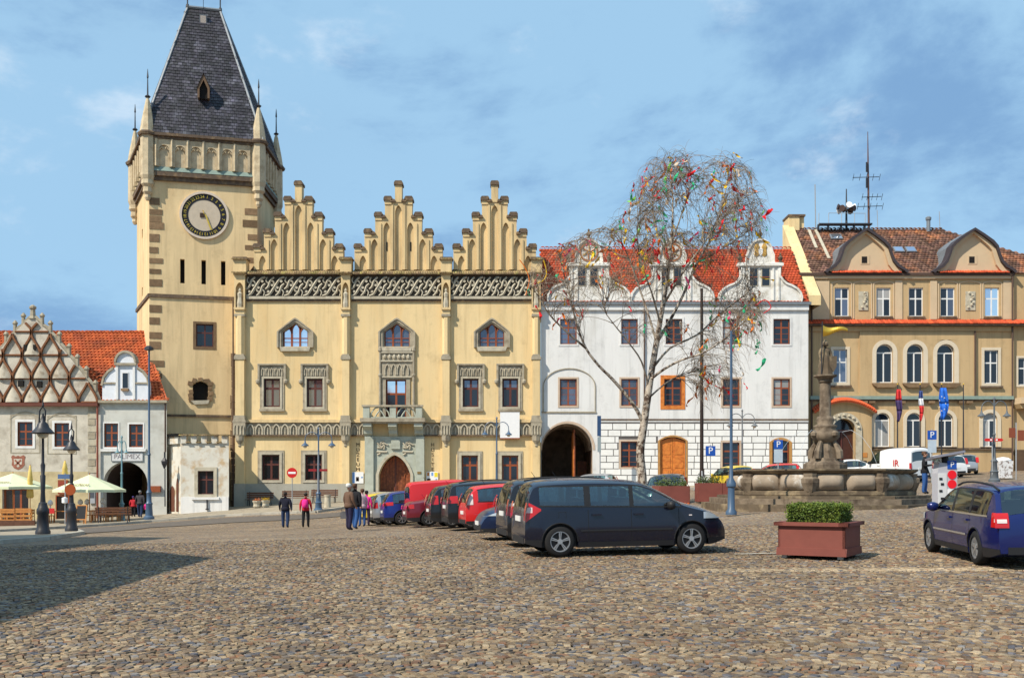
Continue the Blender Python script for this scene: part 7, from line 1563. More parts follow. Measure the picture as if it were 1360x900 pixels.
bl = B(); bl.lathe([(.50, cz(609)), (.42, cz(600)), (.34, cz(588)), (.40, cz(584))], (CX, FY, 0), 8); bl.build('tapered_base', M_fst, col)
for k in range(4):
    a_ = math.pi/4+k*math.pi/2; bl = B(); pts = [(CX+r*math.cos(a_), FY+r*math.sin(a_), z) for r, z in ((.62, cz(609)), (.60, cz(600)), (.48, cz(592)), (.36, cz(586)), (.4, cz(582)))]; bl.tube(pts, [.14, .15, .11, .09, .07], 6); bl.build('scroll_buttress', M_fst, col)
B().lathe([(.22, cz(589)), (.42, cz(586)), (.56, cz(580)), (.55, cz(574)), (.40, cz(569)), (.46, cz(567)), (.46, cz(565)), (.30, cz(563)), (.36, cz(558)), (.30, cz(553))], (CX, FY, 0), 14).build('urn', M_fst, col, smooth=True)
for k in range(4):
    a_ = k*math.pi/2+.4; B().lathe([(.05, -.12), (.13, -.05), (.14, .06), (.05, .14)], (CX+.56*math.cos(a_), FY+.56*math.sin(a_), cz(577)), 8).build('mask_head', M_fst, col)
B().lathe([(.30, cz(556)), (.23, cz(551)), (.215, cz(509)), (.28, cz(507)), (.26, cz(505)), (.34, cz(501.5)), (.46, cz(500)), (.46, cz(498))], (CX, FY, 0), 12).build('shaft', M_fst, col, smooth='auto')
def skin_mesh(name, joints, bones, mats, levels=1, root=0):
    """joints: (x,y,z,rx,ry); bones: (i,j,material index)"""
    me = bpy.data.meshes.new(name); me.from_pydata([j[:3] for j in joints], [(a, b_) for a, b_, _ in bones], []); o = bpy.data.objects.new(name, me); COL.objects.link(o)
    md = o.modifiers.new('skin', 'SKIN'); md.use_smooth_shade = True; md.branch_smoothing = .3
    if not me.skin_vertices: 
        bpy.context.view_layer.objects.active = o
    for i, j in enumerate(joints): me.skin_vertices[0].data[i].radius = (j[3], j[4]); me.skin_vertices[0].data[i].use_root = (i == root)
    ss = o.modifiers.new('sub', 'SUBSURF'); ss.levels = levels; ss.render_levels = levels
    dg = bpy.context.evaluated_depsgraph_get(); dg.update(); m2 = bpy.data.meshes.new_from_object(o.evaluated_get(dg)); bpy.data.objects.remove(o)
    m2.materials.clear()
    for m_ in mats: m2.materials.append(m_)
    J = np.array([j[:3] for j in joints]); A_ = J[[b_[0] for b_ in bones]]; D_ = J[[b_[1] for b_ in bones]]-A_; mi = np.array([b_[2] for b_ in bones]); rad = np.array([(joints[b_[0]][3]+joints[b_[1]][3])/2 for b_ in bones])
    nP = len(m2.polygons); C_ = np.empty(nP*3, np.float32); m2.polygons.foreach_get('center', C_); C_ = C_.reshape(-1, 3)
    t_ = np.clip(((C_[:, None]-A_[None])*D_[None]).sum(-1)/np.maximum((D_*D_).sum(-1), 1e-9)[None], 0, 1); d_ = np.linalg.norm(C_[:, None]-(A_[None]+t_[..., None]*D_[None]), axis=-1)/rad[None]
    m2.polygons.foreach_set('material_index', mi[d_.argmin(1)].astype(np.int32)); m2.polygons.foreach_set('use_smooth', [True]*nP); m2.update(); return m2
def body_joints(pose='stand', stride=.0, arm=(0, 0), k=1.0, bulk=1.0, bend=0.0, forearm_up=0.0):
    """figure faces -y; arm = forward swing of (left,right) hand; returns joints, bones"""
    b = bulk; J = [(0, 0, .95, .15*b, .115*b), (0, 0, 1.10, .15*b, .11*b), (0, 0, 1.30, .175*b, .12*b), (0, .005, 1.44, .10, .085), (0, -.005, 1.515, .052, .052), (0, -.015, 1.575, .078, .088), (0, -.01, 1.66, .082, .095), (0, 0, 1.715, .055, .065)]
    bo = [(0, 1, 0), (1, 2, 0), (2, 3, 0), (3, 4, 2), (4, 5, 2), (5, 6, 2), (6, 7, 4)]
    for s_, sw, st in ((1, arm[0], stride), (-1, arm[1], -stride)):
        i = len(J); J += [(s_*.165*b, 0, 1.40, .075*b, .075*b), (s_*.22*b, -sw*.35+.03, 1.16, .058*b, .058*b)]
        if forearm_up and s_ < 0: J += [(s_*.2, -.28, 1.2, .04, .04), (s_*.18, -.36, 1.24, .03, .04)]
        else: J += [(s_*.235*b, -sw*.9-.02, .93, .042, .042), (s_*.235*b, -sw*1.0-.045, .86, .022, .038)]
        bo += [(2, i, 0), (i, i+1, 0), (i+1, i+2, 0), (i+2, i+3, 2)]
        h = Vector(J[i+3][:3]); dr = (h-Vector(J[i+2][:3])).normalized()
        for f_ in range(5):
            n_ = len(J); off = Vector((0, (f_-2)*.018, 0)) if f_ else Vector((0, -.035, .02)); ln = (.05, .06, .068, .062, .048)[f_]
            p1 = h+off+dr*ln*.55; p2 = h+off+dr*ln+Vector((-s_*.02, 0, 0)); J += [(*p1, .009, .009), (*p2, .008, .008)]; bo += [(i+3, n_, 2), (n_, n_+1, 2)]
        i = len(J); J += [(s_*.09*b, 0, .87, .095*b, .10*b), (s_*.10*b, -st*.45-.02, .50, .07*b, .072*b), (s_*.10*b, -st+.02, .11, .055*b, .055*b), (s_*.105*b, -st-.12, .045, .042, .035)]
        bo += [(0, i, 1), (i, i+1, 1), (i+1, i+2, 1), (i+2, i+3, 3)]
    return [(x*k, y*k, z*k, rx*k, ry*k) for x, y, z, rx, ry in J], bo
# statue: armoured figure leaning on shield and staff
jn, bo = body_joints(k=.74, bulk=1.45, arm=(.12, .05)); st = skin_mesh('statue', jn, bo, [M_fdk]*5)
link('statue_figure', st, col, (CX, FY, cz(498)), (0, 0, .2)); sb = B(); sb.lathe([(.32, 0), (.28, .2), (.25, .45), (.22, .7), (.18, .85)], (CX, FY+.03, cz(498)), 9, sy=.8); sb.build('statue_drapery', M_fdk, col)
B().lathe([(.10, -.04), (.14, 0), (.13, .09), (.05, .17), (.02, .24)], (CX, FY, cz(498)+1.2), 9).build('helmet', M_fdk, col); B().prism([(CX+.08, cz(498)+.72), (CX+.36, cz(498)+.72), (CX+.34, cz(498)+.3), (CX+.22, cz(498)+.08), (CX+.1, cz(498)+.3)], FY-.36, FY-.28).build('shield', M_fdk, col)
px = cf.x(1089.5); B().tube([(px-.02, FY-.2, cz(500)), (px+.02, FY-.2, cz(428))], .022, 6).build('pennant_staff', M_iron, col)
fl = B(); n_ = 14; vs = []
for i in range(n_+1):
    t_ = i/n_; x = lerp(cf.x(1091), cf.x(1124), t_); y = FY-.2+.07*math.sin(t_*7); top = cz(lerp(433, 437.5, t_)+1.5*math.sin(t_*6)); bt = cz(lerp(447, 440, t_**.7)+1.5*math.sin(t_*6+.6))
    for yy in (y-.012, y+.012): vs += [(x, yy, bt), (x, yy, top)]
for i in range(n_): a = i*4; fl.add([vs[a+j] for j in range(8)], [(0, 4, 5, 1), (2, 3, 7, 6), (1, 5, 7, 3), (0, 2, 6, 4)])
fl.build('pennant', M_gold, col, smooth=True)
for k, (a_, m) in enumerate(((-.5, 1), (-2.4, 1), (.6, 1), (2.6, 1))):
    d_ = Vector((math.cos(a_), math.sin(a_), 0)); c = Vector((CX, FY, cz(577))); B().tube([c+d_*.66+Vector((0, 0, .1-0)), c+d_*1.0+Vector((0, 0, .16)), c+d_*1.4+Vector((0, 0, -.1)), c+d_*1.75+Vector((0, 0, -.6)), c+d_*2.0+Vector((0, 0, -1.25))], [.008, .008, .008, .007, .006], 5).build('water_jet', mat('water_spray', (.5, .54, .58), .15, 0, 1, 0), ftn)

# ------------------------------------------------------------------ lamps
def lantern_bell(mb_parent, c, s=1.0, m=None):
    B().lathe([(.03, .46*s), (.05, .40*s), (.06, .28*s), (.16*s, .2*s), (.30*s, .08*s), (.33*s, .02*s), (.31*s, 0)], c, 12).build('lamp_shade', m, mb_parent, smooth='auto')
    B().lathe([(.05*s, -.17*s), (.14*s, -.12*s), (.17*s, -.02*s), (.16*s, .02*s)], c, 10).build('lamp_globe', mat('lamp_glass', (.72, .62, .45), .3, 0, 1, 0), mb_parent, smooth=True)
def double_lamp(label, X, Y, ztop, m, arm=.85, head=.75, banner=None):
    g = gz(X, Y)+.02; t_ = thing('street_lamp', label, 'street lamp', (X, Y, g), 0, 'double-armed street lamps'); h = ztop-g
    B().lathe([(.30, 0), (.30, .12), (.22, .2), (.2, .5), (.24, .56), (.17, .62), (.14, 1.05), (.19, 1.12), (.1, 1.25), (.075, 1.4), (.065, h*.55), (.09, h*.56), (.05, h*.58), (.045, h-.15), (.08, h-.12), (.02, h)], (0, 0, 0), 10).build('post', m, t_, smooth='auto')
    for s_ in (-1, 1):
        pts = [(0, 0, h*.86)]+[(s_*arm*(.5-.5*math.cos(math.pi*i/8)), 0, h*.86+.42*math.sin(math.pi*i/8)) for i in range(1, 9)]+[(s_*arm, 0, h*.86-.12)]
        B().tube(pts, .028, 6).build('arm', m, t_); lantern_bell(t_, (s_*arm, 0, h*.86-.12-.44*head), head, m)
    return t_
p = gpt(423, 679); double_lamp('blue double-armed street lamp before the left windows of the town hall', p[0], p[1], EYE+(VH-567)*p[1]/F, M_blui)
double_lamp('slim double-armed street lamp before the right windows of the town hall', -1.0, 67.0, EYE+(VH-553)*67/F, M_blui, .78, .7)
double_lamp('grey double-armed street lamp in front of the white house', 15.4, 68.5, EYE+(VH-543)*68.5/F, plain('grey_painted_iron', (.16, .17, .18), .5), .82, .7)
double_lamp('grey double-armed street lamp in front of the ochre house', 25.9, 55.0, EYE+(VH-527)*55/F, plain('slate_painted_iron', (.10, .115, .13), .5), .68, .65)
double_lamp('short teal street lamp at the cafe before the archway', -25.0, 65.6, EYE+(VH-578)*65.6/F, M_teal, .28, .5)
def black_lamp(label, u, v, vtop, s):
    p = gpt(u, v); k = p[1]/F; g = gz(*p)+.1; h = (v-vtop)*k; t_ = thing('lantern_post', label, 'street lamp', (p[0], p[1], g), 0, 'black cast-iron lantern posts')
    B().lathe([(.28, 0), (.28, .12), (.23, .2), (.2, .75), (.235, .8), (.23, .95), (.18, 1.05), (.15, 1.2), (.1, 1.24), (.08, 1.6), (.1, h*.45), (.065, h*.46), (.09, h*.53), (.055, h*.55), (.045, h*.74), (.07, h*.75), (.03, h*.77)], (0, 0, 0), 10).build('post', M_iron, t_, smooth='auto')
    B().tube([(0, 0, h*.76), (-.16, 0, h*.82), (-.12, 0, h*.95), (0, 0, h*.985), (.1, 0, h*.95), (.08, 0, h*.87)], .03, 6).build('arm', M_iron, t_)
    B().lathe([(.03, .75*s), (.06, .6*s), (.08, .45*s), (.2*s, .33*s), (.23*s, .22*s), (.34*s, .1*s), (.42*s, .0), (.40*s, -.04)], (0, 0, h*.78), 12).build('lamp_shade', M_iron, t_, smooth='auto')
    B().lathe([(.05*s, -.22*s), (.17*s, -.16*s), (.22*s, -.05*s), (.2*s, .02*s)], (0, 0, h*.78), 10).build('lamp_globe', mat('lamp_glass', (.72, .62, .45)), t_, smooth=True); B().lathe([(.015, 0), (.05, .1), (.01, .3)], (0, 0, h*.97), 6).build('finial', M_iron, t_)
    return t_, p, g, h
black_lamp('tall black lantern post nearest the left edge', 57, 712.5, 540, 1.0); l2 = black_lamp('shorter black lantern post with a round red sign', 95, 708, 569, .85)
sgd = tag(B().prism([(.24*math.cos(2*math.pi*i/16), .24*math.sin(2*math.pi*i/16)) for i in range(16)], -.02, .02).build('round_sign', plain('rust_red_sign', (.32, .07, .02), .5), loc=(l2[1][0], l2[1][1]-.13, EYE+(VH-650)*l2[1][1]/F)), 'round dull red sign clamped to the shorter black lantern post', 'sign')
p = gpt(198, 691.5); k = p[1]/F; g = gz(*p)+.1; h = (691.5-468)*k; tp = thing('tall_lamp_post', 'very tall slim blue lamp post in front of the archway house', 'street lamp', (p[0], p[1], g))
B().lathe([(.34, 0), (.34, .15), (.24, .25), (.2, .9), (.24, 1.0), (.16, 1.1), (.15, 1.6), (.19, 1.7), (.1, 1.9), (.085, 4.0), (.12, 4.1), (.07, 4.2), (.06, h)], (0, 0, 0), 10).build('post', M_blui, tp, smooth='auto'); B().tube([(0, 0, h-.05), (.12, -.3, h+.1), (.18, -.5, h+.1)], .04, 6).build('arm', M_iron, tp); B().lathe([(.12, .0), (.3, .05), (.28, .18), (.12, .3)], (.1, -.3, h-.02), 10).build('lamp_head', M_iron, tp)
fp = thing('blue_pole', 'tall plain blue pole in front of the left end of the fountain', 'pole', (7.75, 36.2, gz(7.75, 36.2)+.02)); fz_ = Fac(36.2)
B().lathe([(.2, 0), (.2, .1), (.13, .2), (.12, .95), (.17, 1.0), (.17, 1.12), (.07, 1.3), (.055, 2.2), (.042, fz_.z(440)-gz(7.75, 36.2))], (0, 0, 0), 10).build('post', M_blui, fp, smooth='auto')
bp = thing('dark_pole', 'tall dark pole with a small tripod foot before the orange door', 'pole', (wx(932)*.9, WY*.9, gz(wx(932)*.9, WY*.9))); hb_ = EYE+(VH-383)*WY*.9/F-gz(wx(932)*.9, WY*.9)
B().tube([(0, 0, 0), (0, 0, hb_)], [.13, .09], 8).build('shaft', mat('dark_brown_pole', (.025, .015, .012), .6), bp)
for k in range(3): a_ = k*2.1+.4; B().bar((0, 0, 1.5), (.55*math.cos(a_), .55*math.sin(a_), 0), .06, .06).build('leg', M_galv, bp)

# ------------------------------------------------------------------ signs
def sign_post(name, label, X, Y, vtop, cat='sign'):
    g = gz(X, Y); t_ = thing(name, label, cat, (X, Y, g)); B().tube([(0, 0, 0), (0, 0, EYE+(VH-vtop)*Y/F-g)], .032, 6).build('post', M_galv, t_); return t_, g
def zrel(v, Y, g): return EYE+(VH-v)*Y/F-g
Y = 66.0; t_, g = sign_post('no_entry_sign', 'round red no-entry sign on a thin post before the town hall', (388-CU)/F*Y, Y, 622); z = zrel(627.5, Y, g)
B().prism([(.33*math.cos(2*math.pi*i/20), z+.33*math.sin(2*math.pi*i/20)) for i in range(20)], -.06, -.035).build('disc', M_red, t_); B().box(-.24, .24, -.07, -.061, z-.065, z+.065).build('bar', M_white, t_)
def p_sign(label, u, Y, v0, v1, vplate=None):
    t_, g = sign_post('parking_sign', label, (u-CU)/F*Y, Y, v0-2); s_ = (v1-v0)*Y/F; zc_ = zrel((v0+v1)/2, Y, g); B().box(-s_/2, s_/2, -.05, -.034, zc_-s_/2, zc_+s_/2).build('panel', M_blue, t_); text('letter', 'P', s_*.95, (0, -.055, zc_), FRONT, M_white, t_)
    if vplate: B().box(-s_*.48, s_*.48, -.05, -.034, zrel(vplate, Y, g), zc_-s_/2-.02).build('plate', mat('grey_blue_plate', (.42, .5, .58), .5), t_)
    return t_
p_sign('blue parking sign on a post before the blockwork wall', 943.5, 62, 592, 605); p_sign('blue parking sign with pale plate before the right arched window of the white house', 1033.5, 60, 584, 596, 614); p_sign('blue parking sign with pale plate before the ochre house', 1237.5, 58, 571.5, 583.5, 601)
Y = 62.0; t_, g = sign_post('direction_sign', 'thin post with small blue street sign beside the cafe', (86.5-CU)/F*Y, Y, 628); B().box(-.42, .38, -.06, -.03, zrel(635.5, Y, g), zrel(629.5, Y, g)).build('blade', plain('blue_grey_sign', (.08, .14, .28), .5), t_); B().lathe([(.02, -.2), (.17, -.15), (.17, .15), (.02, .2)], (0, -.05, zrel(664, Y, g)), 10).build('round_plate', M_white, t_)
tall = thing('vertical_sign', 'narrow tall blue sign on a post right of the archway', 'sign', (wx(795)*.97, WY*.97, gz(wx(795)*.97, WY*.97))); Yv = WY*.97; g = gz(wx(795)*.97, Yv)
B().tube([(.1, 0, 0), (.1, 0, zrel(552, Yv, g))], .05, 6).build('post', M_galv, tall); B().box(-.1, .16, -.1, -.06, zrel(579, Yv, g), zrel(552, Yv, g)).build('panel', plain('dark_blue_sign', (.03, .07, .16), .5), tall); B().box(-.08, .16, -.1, -.06, zrel(600, Yv, g), zrel(580, Yv, g)).build('lower_panel', plain('grey_sign', (.25, .3, .32), .5), tall)
Y = 58.0; t_, g = sign_post('fingerpost', 'thin post with brown tourist signs near the right edge', (1349.5-CU)/F*Y, Y, 561)
for a, v0, v1 in ((-.42, 568, 581), (.08, 571, 585)): B().box(a, a+.36, -.05, -.02, zrel(v1, Y, g), zrel(v0, Y, g)).build('blade', plain('brown_sign', (.22, .06, .03), .5), t_)
t_, g = sign_post('way_sign', 'pair of red and white finger signs beside the right-hand street lamp', 25.75, 54.9, 580)
for s_ in (-1, 1): B().prism([(s_*.06, zrel(586, 54.9, g)), (s_*.42, zrel(586, 54.9, g)), (s_*.52, zrel(584, 54.9, g)), (s_*.42, zrel(582, 54.9, g)), (s_*.06, zrel(582, 54.9, g))], -.18, -.15).build('finger', M_red, t_); B().box(s_*.1, s_*.2, -.186, -.181, zrel(585, 54.9, g), zrel(583, 54.9, g)).build('white_mark', M_white, t_)
Y = 66.5; t_, g = sign_post('finger_sign', 'small red finger signs on the lamp before the left town hall windows', gpt(423, 679)[0], gpt(423, 679)[1]-.12, 600); Y = gpt(423, 679)[1]-.12
for s_ in (-1, 1): B().box(s_*.1, s_*.6, -.06, -.03, zrel(625.5, Y, g), zrel(622.5, Y, g)).build('finger', plain('dull_red_sign', (.28, .02, .025), .5), t_)

# ------------------------------------------------------------------ flags
def flag(label, u, m_list, v0, v1, w_=.32, bare=False):
    Y = 70.5; X = (u-CU)/F*Y; g = gz(X, Y); t_ = thing('flagpole', label, 'flagpole', (X, Y, g), 0, 'flagpoles before the ochre house'); B().tube([(0, 0, 0), (0, 0, zrel(511, Y, g))], [.06, .035], 8).build('pole', M_iron, t_); B().lathe([(.02, 0), (.06, .05), (.01, .12)], (0, 0, zrel(511, Y, g)), 8).build('knob', M_gold, t_)
    if bare: return
    fl = thing('flag', label.replace('flagpole with', 'drooping').replace(' before the ochre house', ' on its pole'), 'flag', (X, Y-.07, g+zrel(v1, Y, g)), 0, 'flags before the ochre house'); hh = zrel(v0, Y, g)-zrel(v1, Y, g); nb = len(m_list); nx_ = 12
    for q, m in enumerate(m_list):
        vs = []; 
        z0, z1 = hh*(1-(q+1)/nb), hh*(1-q/nb)
        for j in range(5):
            z = lerp(z0, z1, j/4); tp_ = 1-z/hh; wv = w_*(.45+.9*math.sin(math.pi*min(1, tp_*.85+.12)))
            for i in range(nx_+1): s_ = i/nx_; vs.append((-.04+(s_-.25)*wv+.04*math.sin(z*3), -.05*math.sin(s_*11+z*1.5)-.02, z))
        mb = B(); mb.add(vs, [(j*(nx_+1)+i, j*(nx_+1)+i+1, (j+1)*(nx_+1)+i+1, (j+1)*(nx_+1)+i) for j in range(4) for i in range(nx_)]); o = mb.build('cloth', m, fl, smooth=True); sm = o.modifiers.new('thick', 'SOLIDIFY'); sm.thickness = .01
    return fl, hh
M_fr = plain('flag_red', (.55, .03, .03), .8); M_fb = plain('flag_blue', (.02, .13, .55), .8); M_fn = plain('flag_dark_violet', (.05, .03, .10), .8); M_fw = plain('flag_white', (.7, .7, .72), .8); M_fnv = plain('flag_navy', (.04, .07, .22), .8)
flag('flagpole with red and dark violet flag before the ochre house', 1192, [M_fr, M_fn, M_fn], 517, 560, .34); flag('flagpole with white, blue and red flag before the ochre house', 1222, [M_fnv, M_fw, M_fr, M_fr], 519, 559, .26)
fo, hh = flag('flagpole with bright blue starred flag before the ochre house', 1250.5, [M_fb, M_fb], 515, 557, .5)
for k in range(7): a_ = k*.9; B().prism([(-.02+.22*math.cos(a_)+.05*math.cos(.3+i*math.pi/5*1.0)*(1 if i % 2 == 0 else .45), hh*.5+.5*math.sin(a_)+.05*math.sin(.3+i*math.pi/5)*(1 if i % 2 == 0 else .45)) for i in range(10)], -.125, -.115).build('star', mat('flag_star', (.8, .75, .5), .7), fo)
flag('bare flagpole right of the three flags', 1279.5, [], 0, 0, bare=True)

# ------------------------------------------------------------------ parking machine, planters, container
Y = 27.0; X = (1255-CU)/F*Y; g = gz(X, Y); pk = Y/F; pm = thing('parking_machine', 'grey parking ticket machine with solar panel, blue P and red round stickers', 'ticket machine', (X, Y, g))
zz = lambda v: EYE+(VH-v)*pk-g
bd = B(); bd.prism([(-.26, 0), (.26, 0), (.26, zz(622)), (.16, zz(616)), (-.2, zz(614)), (-.26, zz(628))], -.15, .2); bd.build('cabinet', plain('light_grey_cabinet', (.42, .42, .46), .45), pm)
B().box(-.245, -.02, -.165, -.15, zz(690), zz(628)).build('face_plate', plain('pale_face', (.6, .6, .6), .4), pm)
for k, v in enumerate((634, 641, 650, 660, 672)): B().box(-.22+.04*(k % 2), -.14+.04*(k % 2), -.178, -.166, zz(v+3), zz(v)).build('slot', M_blackp, pm)
B().box(.0, .24, -.163, -.15, zz(622.5), zz(611.5)).build('p_panel', M_blue, pm); text('p_letter', 'P', .2, (.12, -.168, zz(617)), FRONT, M_white, pm)
for v in (630, 642.5): B().prism([(.12+.115*math.cos(2*math.pi*i/18), zz(v)+.115*math.sin(2*math.pi*i/18)) for i in range(18)], -.165, -.15).build('red_sticker', plain('sticker_red', (.75, .01, .02), .5), pm)
B().box(.0, .24, -.165, -.15, zz(661), zz(649)).build('white_sticker', M_white, pm); text('sticker_text', '35', .12, (.12, -.17, zz(657.5)), FRONT, M_dkp, pm); text('sticker_text', '?', .08, (.12, -.17, zz(652)), FRONT, M_dkp, pm)
sp_ = B(); sp_.box(-.42, .42, -.3, .3, -.03, .03); sp_.build('solar_panel', plain('panel_grey', (.2, .2, .24), .4), pm, loc=(0, 0, zz(605)), rot=(-.12, -.18, 0)); B().tube([(0, 0, zz(616)), (0, 0, zz(606))], .09, 8).build('neck', M_blackp, pm)
M_pl = mat('brown_red_planter', (.20, .06, .046), .6, .15, 2, .05, 30, spec=.3); M_leaf = mat('box_hedge_leaf', (.075, .12, .018), .6, .35, 5, 0, c2=(.15, .19, .025), c2lo=.45, c2hi=.65, c2scale=6)
def leaf_cloud(name, parent, n, fn, size, m, kind='stuff'):
    """many small leaf quads placed by fn() -> point"""
    vs = []; fs = []
    for i in range(n):
        p = Vector(fn()); a = Vector((random.gauss(0, 1), random.gauss(0, 1), random.gauss(0, 1))).normalized(); b_ = a.cross(Vector((random.gauss(0, 1), random.gauss(0, 1), random.gauss(0, 1)))).normalized(); s_ = size*random.uniform(.6, 1.3); k = len(vs); vs += [p-a*s_, p+b_*s_*.5, p+a*s_, p-b_*s_*.5]; fs.append((k, k+1, k+2, k+3))
    me = bpy.data.meshes.new(name); me.from_pydata([tuple(v_) for v_ in vs], [], fs); me.materials.append(m); o = link(name, me, parent); o['kind'] = kind; return o
p = gpt(1124, 746); c = Vector((p[0], p[1])); th = math.radians(31); side = 1.36
ctr = c + Vector((-.5*side*math.cos(th)+.5*side*math.sin(th), .5*side*math.sin(th)+.5*side*math.cos(th)))
g = gz(ctr.x, ctr.y)+.02; pt = thing('hedge_planter', 'square brown-red planter with clipped green box hedge in the foreground', 'planter', (ctr.x, ctr.y, g), -th)
hs = side/2
for sx, sy in ((-1, -1), (1, -1), (1, 1), (-1, 1)): B().box(sx*hs*.8-.05, sx*hs*.8+.05, sy*hs*.8-.05, sy*hs*.8+.05, 0, .1).build('foot', M_galv, pt)
for k in range(4):
    m_ = B(); m_.prism([(-hs+.03, .21), (hs-.03, .21), (hs-.03, .64), (-hs+.03, .64)], -hs+.03, -hs+.08); m_.build('side_panel', M_pl, pt, rot=(0, 0, k*math.pi/2))
    m_ = B(); m_.prism([(-hs-.0, .06), (hs, .06), (hs-.03, .21), (-hs+.03, .21)], -hs, -hs+.08); m_.build('base_board', M_pl, pt, rot=(0, 0, k*math.pi/2))
    m_ = B(); m_.prism([(-hs-.04, .64), (hs+.04, .64), (hs+.04, .71), (-hs-.04, .71)], -hs-.04, -hs+.14); m_.build('rim_board', M_pl, pt, rot=(0, 0, k*math.pi/2))
B().box(-hs+.1, hs-.1, -hs+.1, hs-.1, .1, .64).build('soil', mat('soil', (.04, .028, .018), .95), pt)
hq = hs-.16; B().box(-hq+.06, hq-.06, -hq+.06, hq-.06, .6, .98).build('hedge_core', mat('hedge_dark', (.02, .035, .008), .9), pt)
def hedge_pt():
    f_ = random.random(); 
    if f_ < .4: return (random.uniform(-hq, hq), random.uniform(-hq, hq), 1.01+random.gauss(0, .02)+.05*math.sin(random.uniform(0, 6)))
    a = random.uniform(-hq, hq); s_ = random.choice((-1, 1)); z = random.uniform(.66, 1.05); e = hq+random.gauss(0, .035)-.03
    return (a, s_*e, z) if random.random() < .5 else (s_*e, a, z)
leaf_cloud('hedge_leaves', pt, 9000, hedge_pt, .024, M_leaf)
def box_planter(label, u0, u1, v0, v1, Y, rz_=0.0, m=None, plants=True, dep=.9):
    X = ((u0+u1)/2-CU)/F*Y; w_ = (u1-u0)/F*Y; h = (v1-v0)/F*Y; g = EYE+(VH-v1)*Y/F; g = min(g, gz(X, Y+.3)); h = EYE+(VH-v0)*Y/F-g
    t_ = thing('planter', label, 'planter', (X, Y+dep/2, g), rz_, 'long planters at the back of the square')
    for s_ in (-1, 1): B().box(-w_/2, w_/2, s_*dep/2-.03, s_*dep/2+.03, .04, h).build('side_panel', m or M_pl, t_); B().box(s_*w_/2-.03, s_*w_/2+.03, -dep/2+.031, dep/2-.031, .04, h).build('end_panel', m or M_pl, t_)
    B().box(-w_/2+.03, w_/2-.03, -dep/2+.03, dep/2-.03, 0, h-.05).build('soil', mat('soil', (.04, .028, .018)), t_)
    if plants: leaf_cloud('plants', t_, 500, lambda: (random.uniform(-w_/2, w_/2)*.95, random.uniform(-dep/2, dep/2), h+abs(random.gauss(0, .16))), .05, mat('planter_leaf', (.07, .10, .03), .7, .3, 5))
    return t_
box_planter('brown planter with low green plants left of the fountain', 928, 959, 641, 658, 47); box_planter('small brown planter beside the blue pole', 960, 978, 641, 655, 49, plants=False)
t_ = box_planter('brown planter with face tinted sunlit orange in front of the dark hatchback', 874, 914, 645, 668, 41, .12, dep=1.2)
for k in range(9): w_ = 40/F*41; B().box(-w_/2+.05+k*w_/9.2, -w_/2+.05+k*w_/9.2+.08, -.66, -.631, .02, .34).build('sunlit_face_strip', plain('sunlit_face_orange', (.6, .12, .02), .6), t_)  # orange strips colour the brown front as if sunlit
Y = 60.0; X = (1332-CU)/F*Y; g = gz(X, Y); rc = thing('recycling_container', 'mottled white plastic container by the right-hand street lamp', 'container', (X, Y, g)); k = Y/F
B().prism([(-.36, .05), (.36, .05), (.42, 1.05), (-.42, 1.05)], -.4, .4).build('bin', mat('mottled_white_plastic', (.66, .66, .66), .5, .1, 3, 0, c2=(.25, .2, .18), c2lo=.52, c2hi=.56, c2scale=5), rc); B().lathe([(.46, 1.05), (.46, 1.12), (.3, 1.24), (.05, 1.28)], (0, 0, 0), 12, sx=1, sy=.95).build('lid', M_white, rc, smooth='auto')
for s_ in (-1, 1): B().lathe([(.06, -.03), (.06, .03)], (s_*.28, -.25, .06), 8).build('wheel', M_blackp, rc)
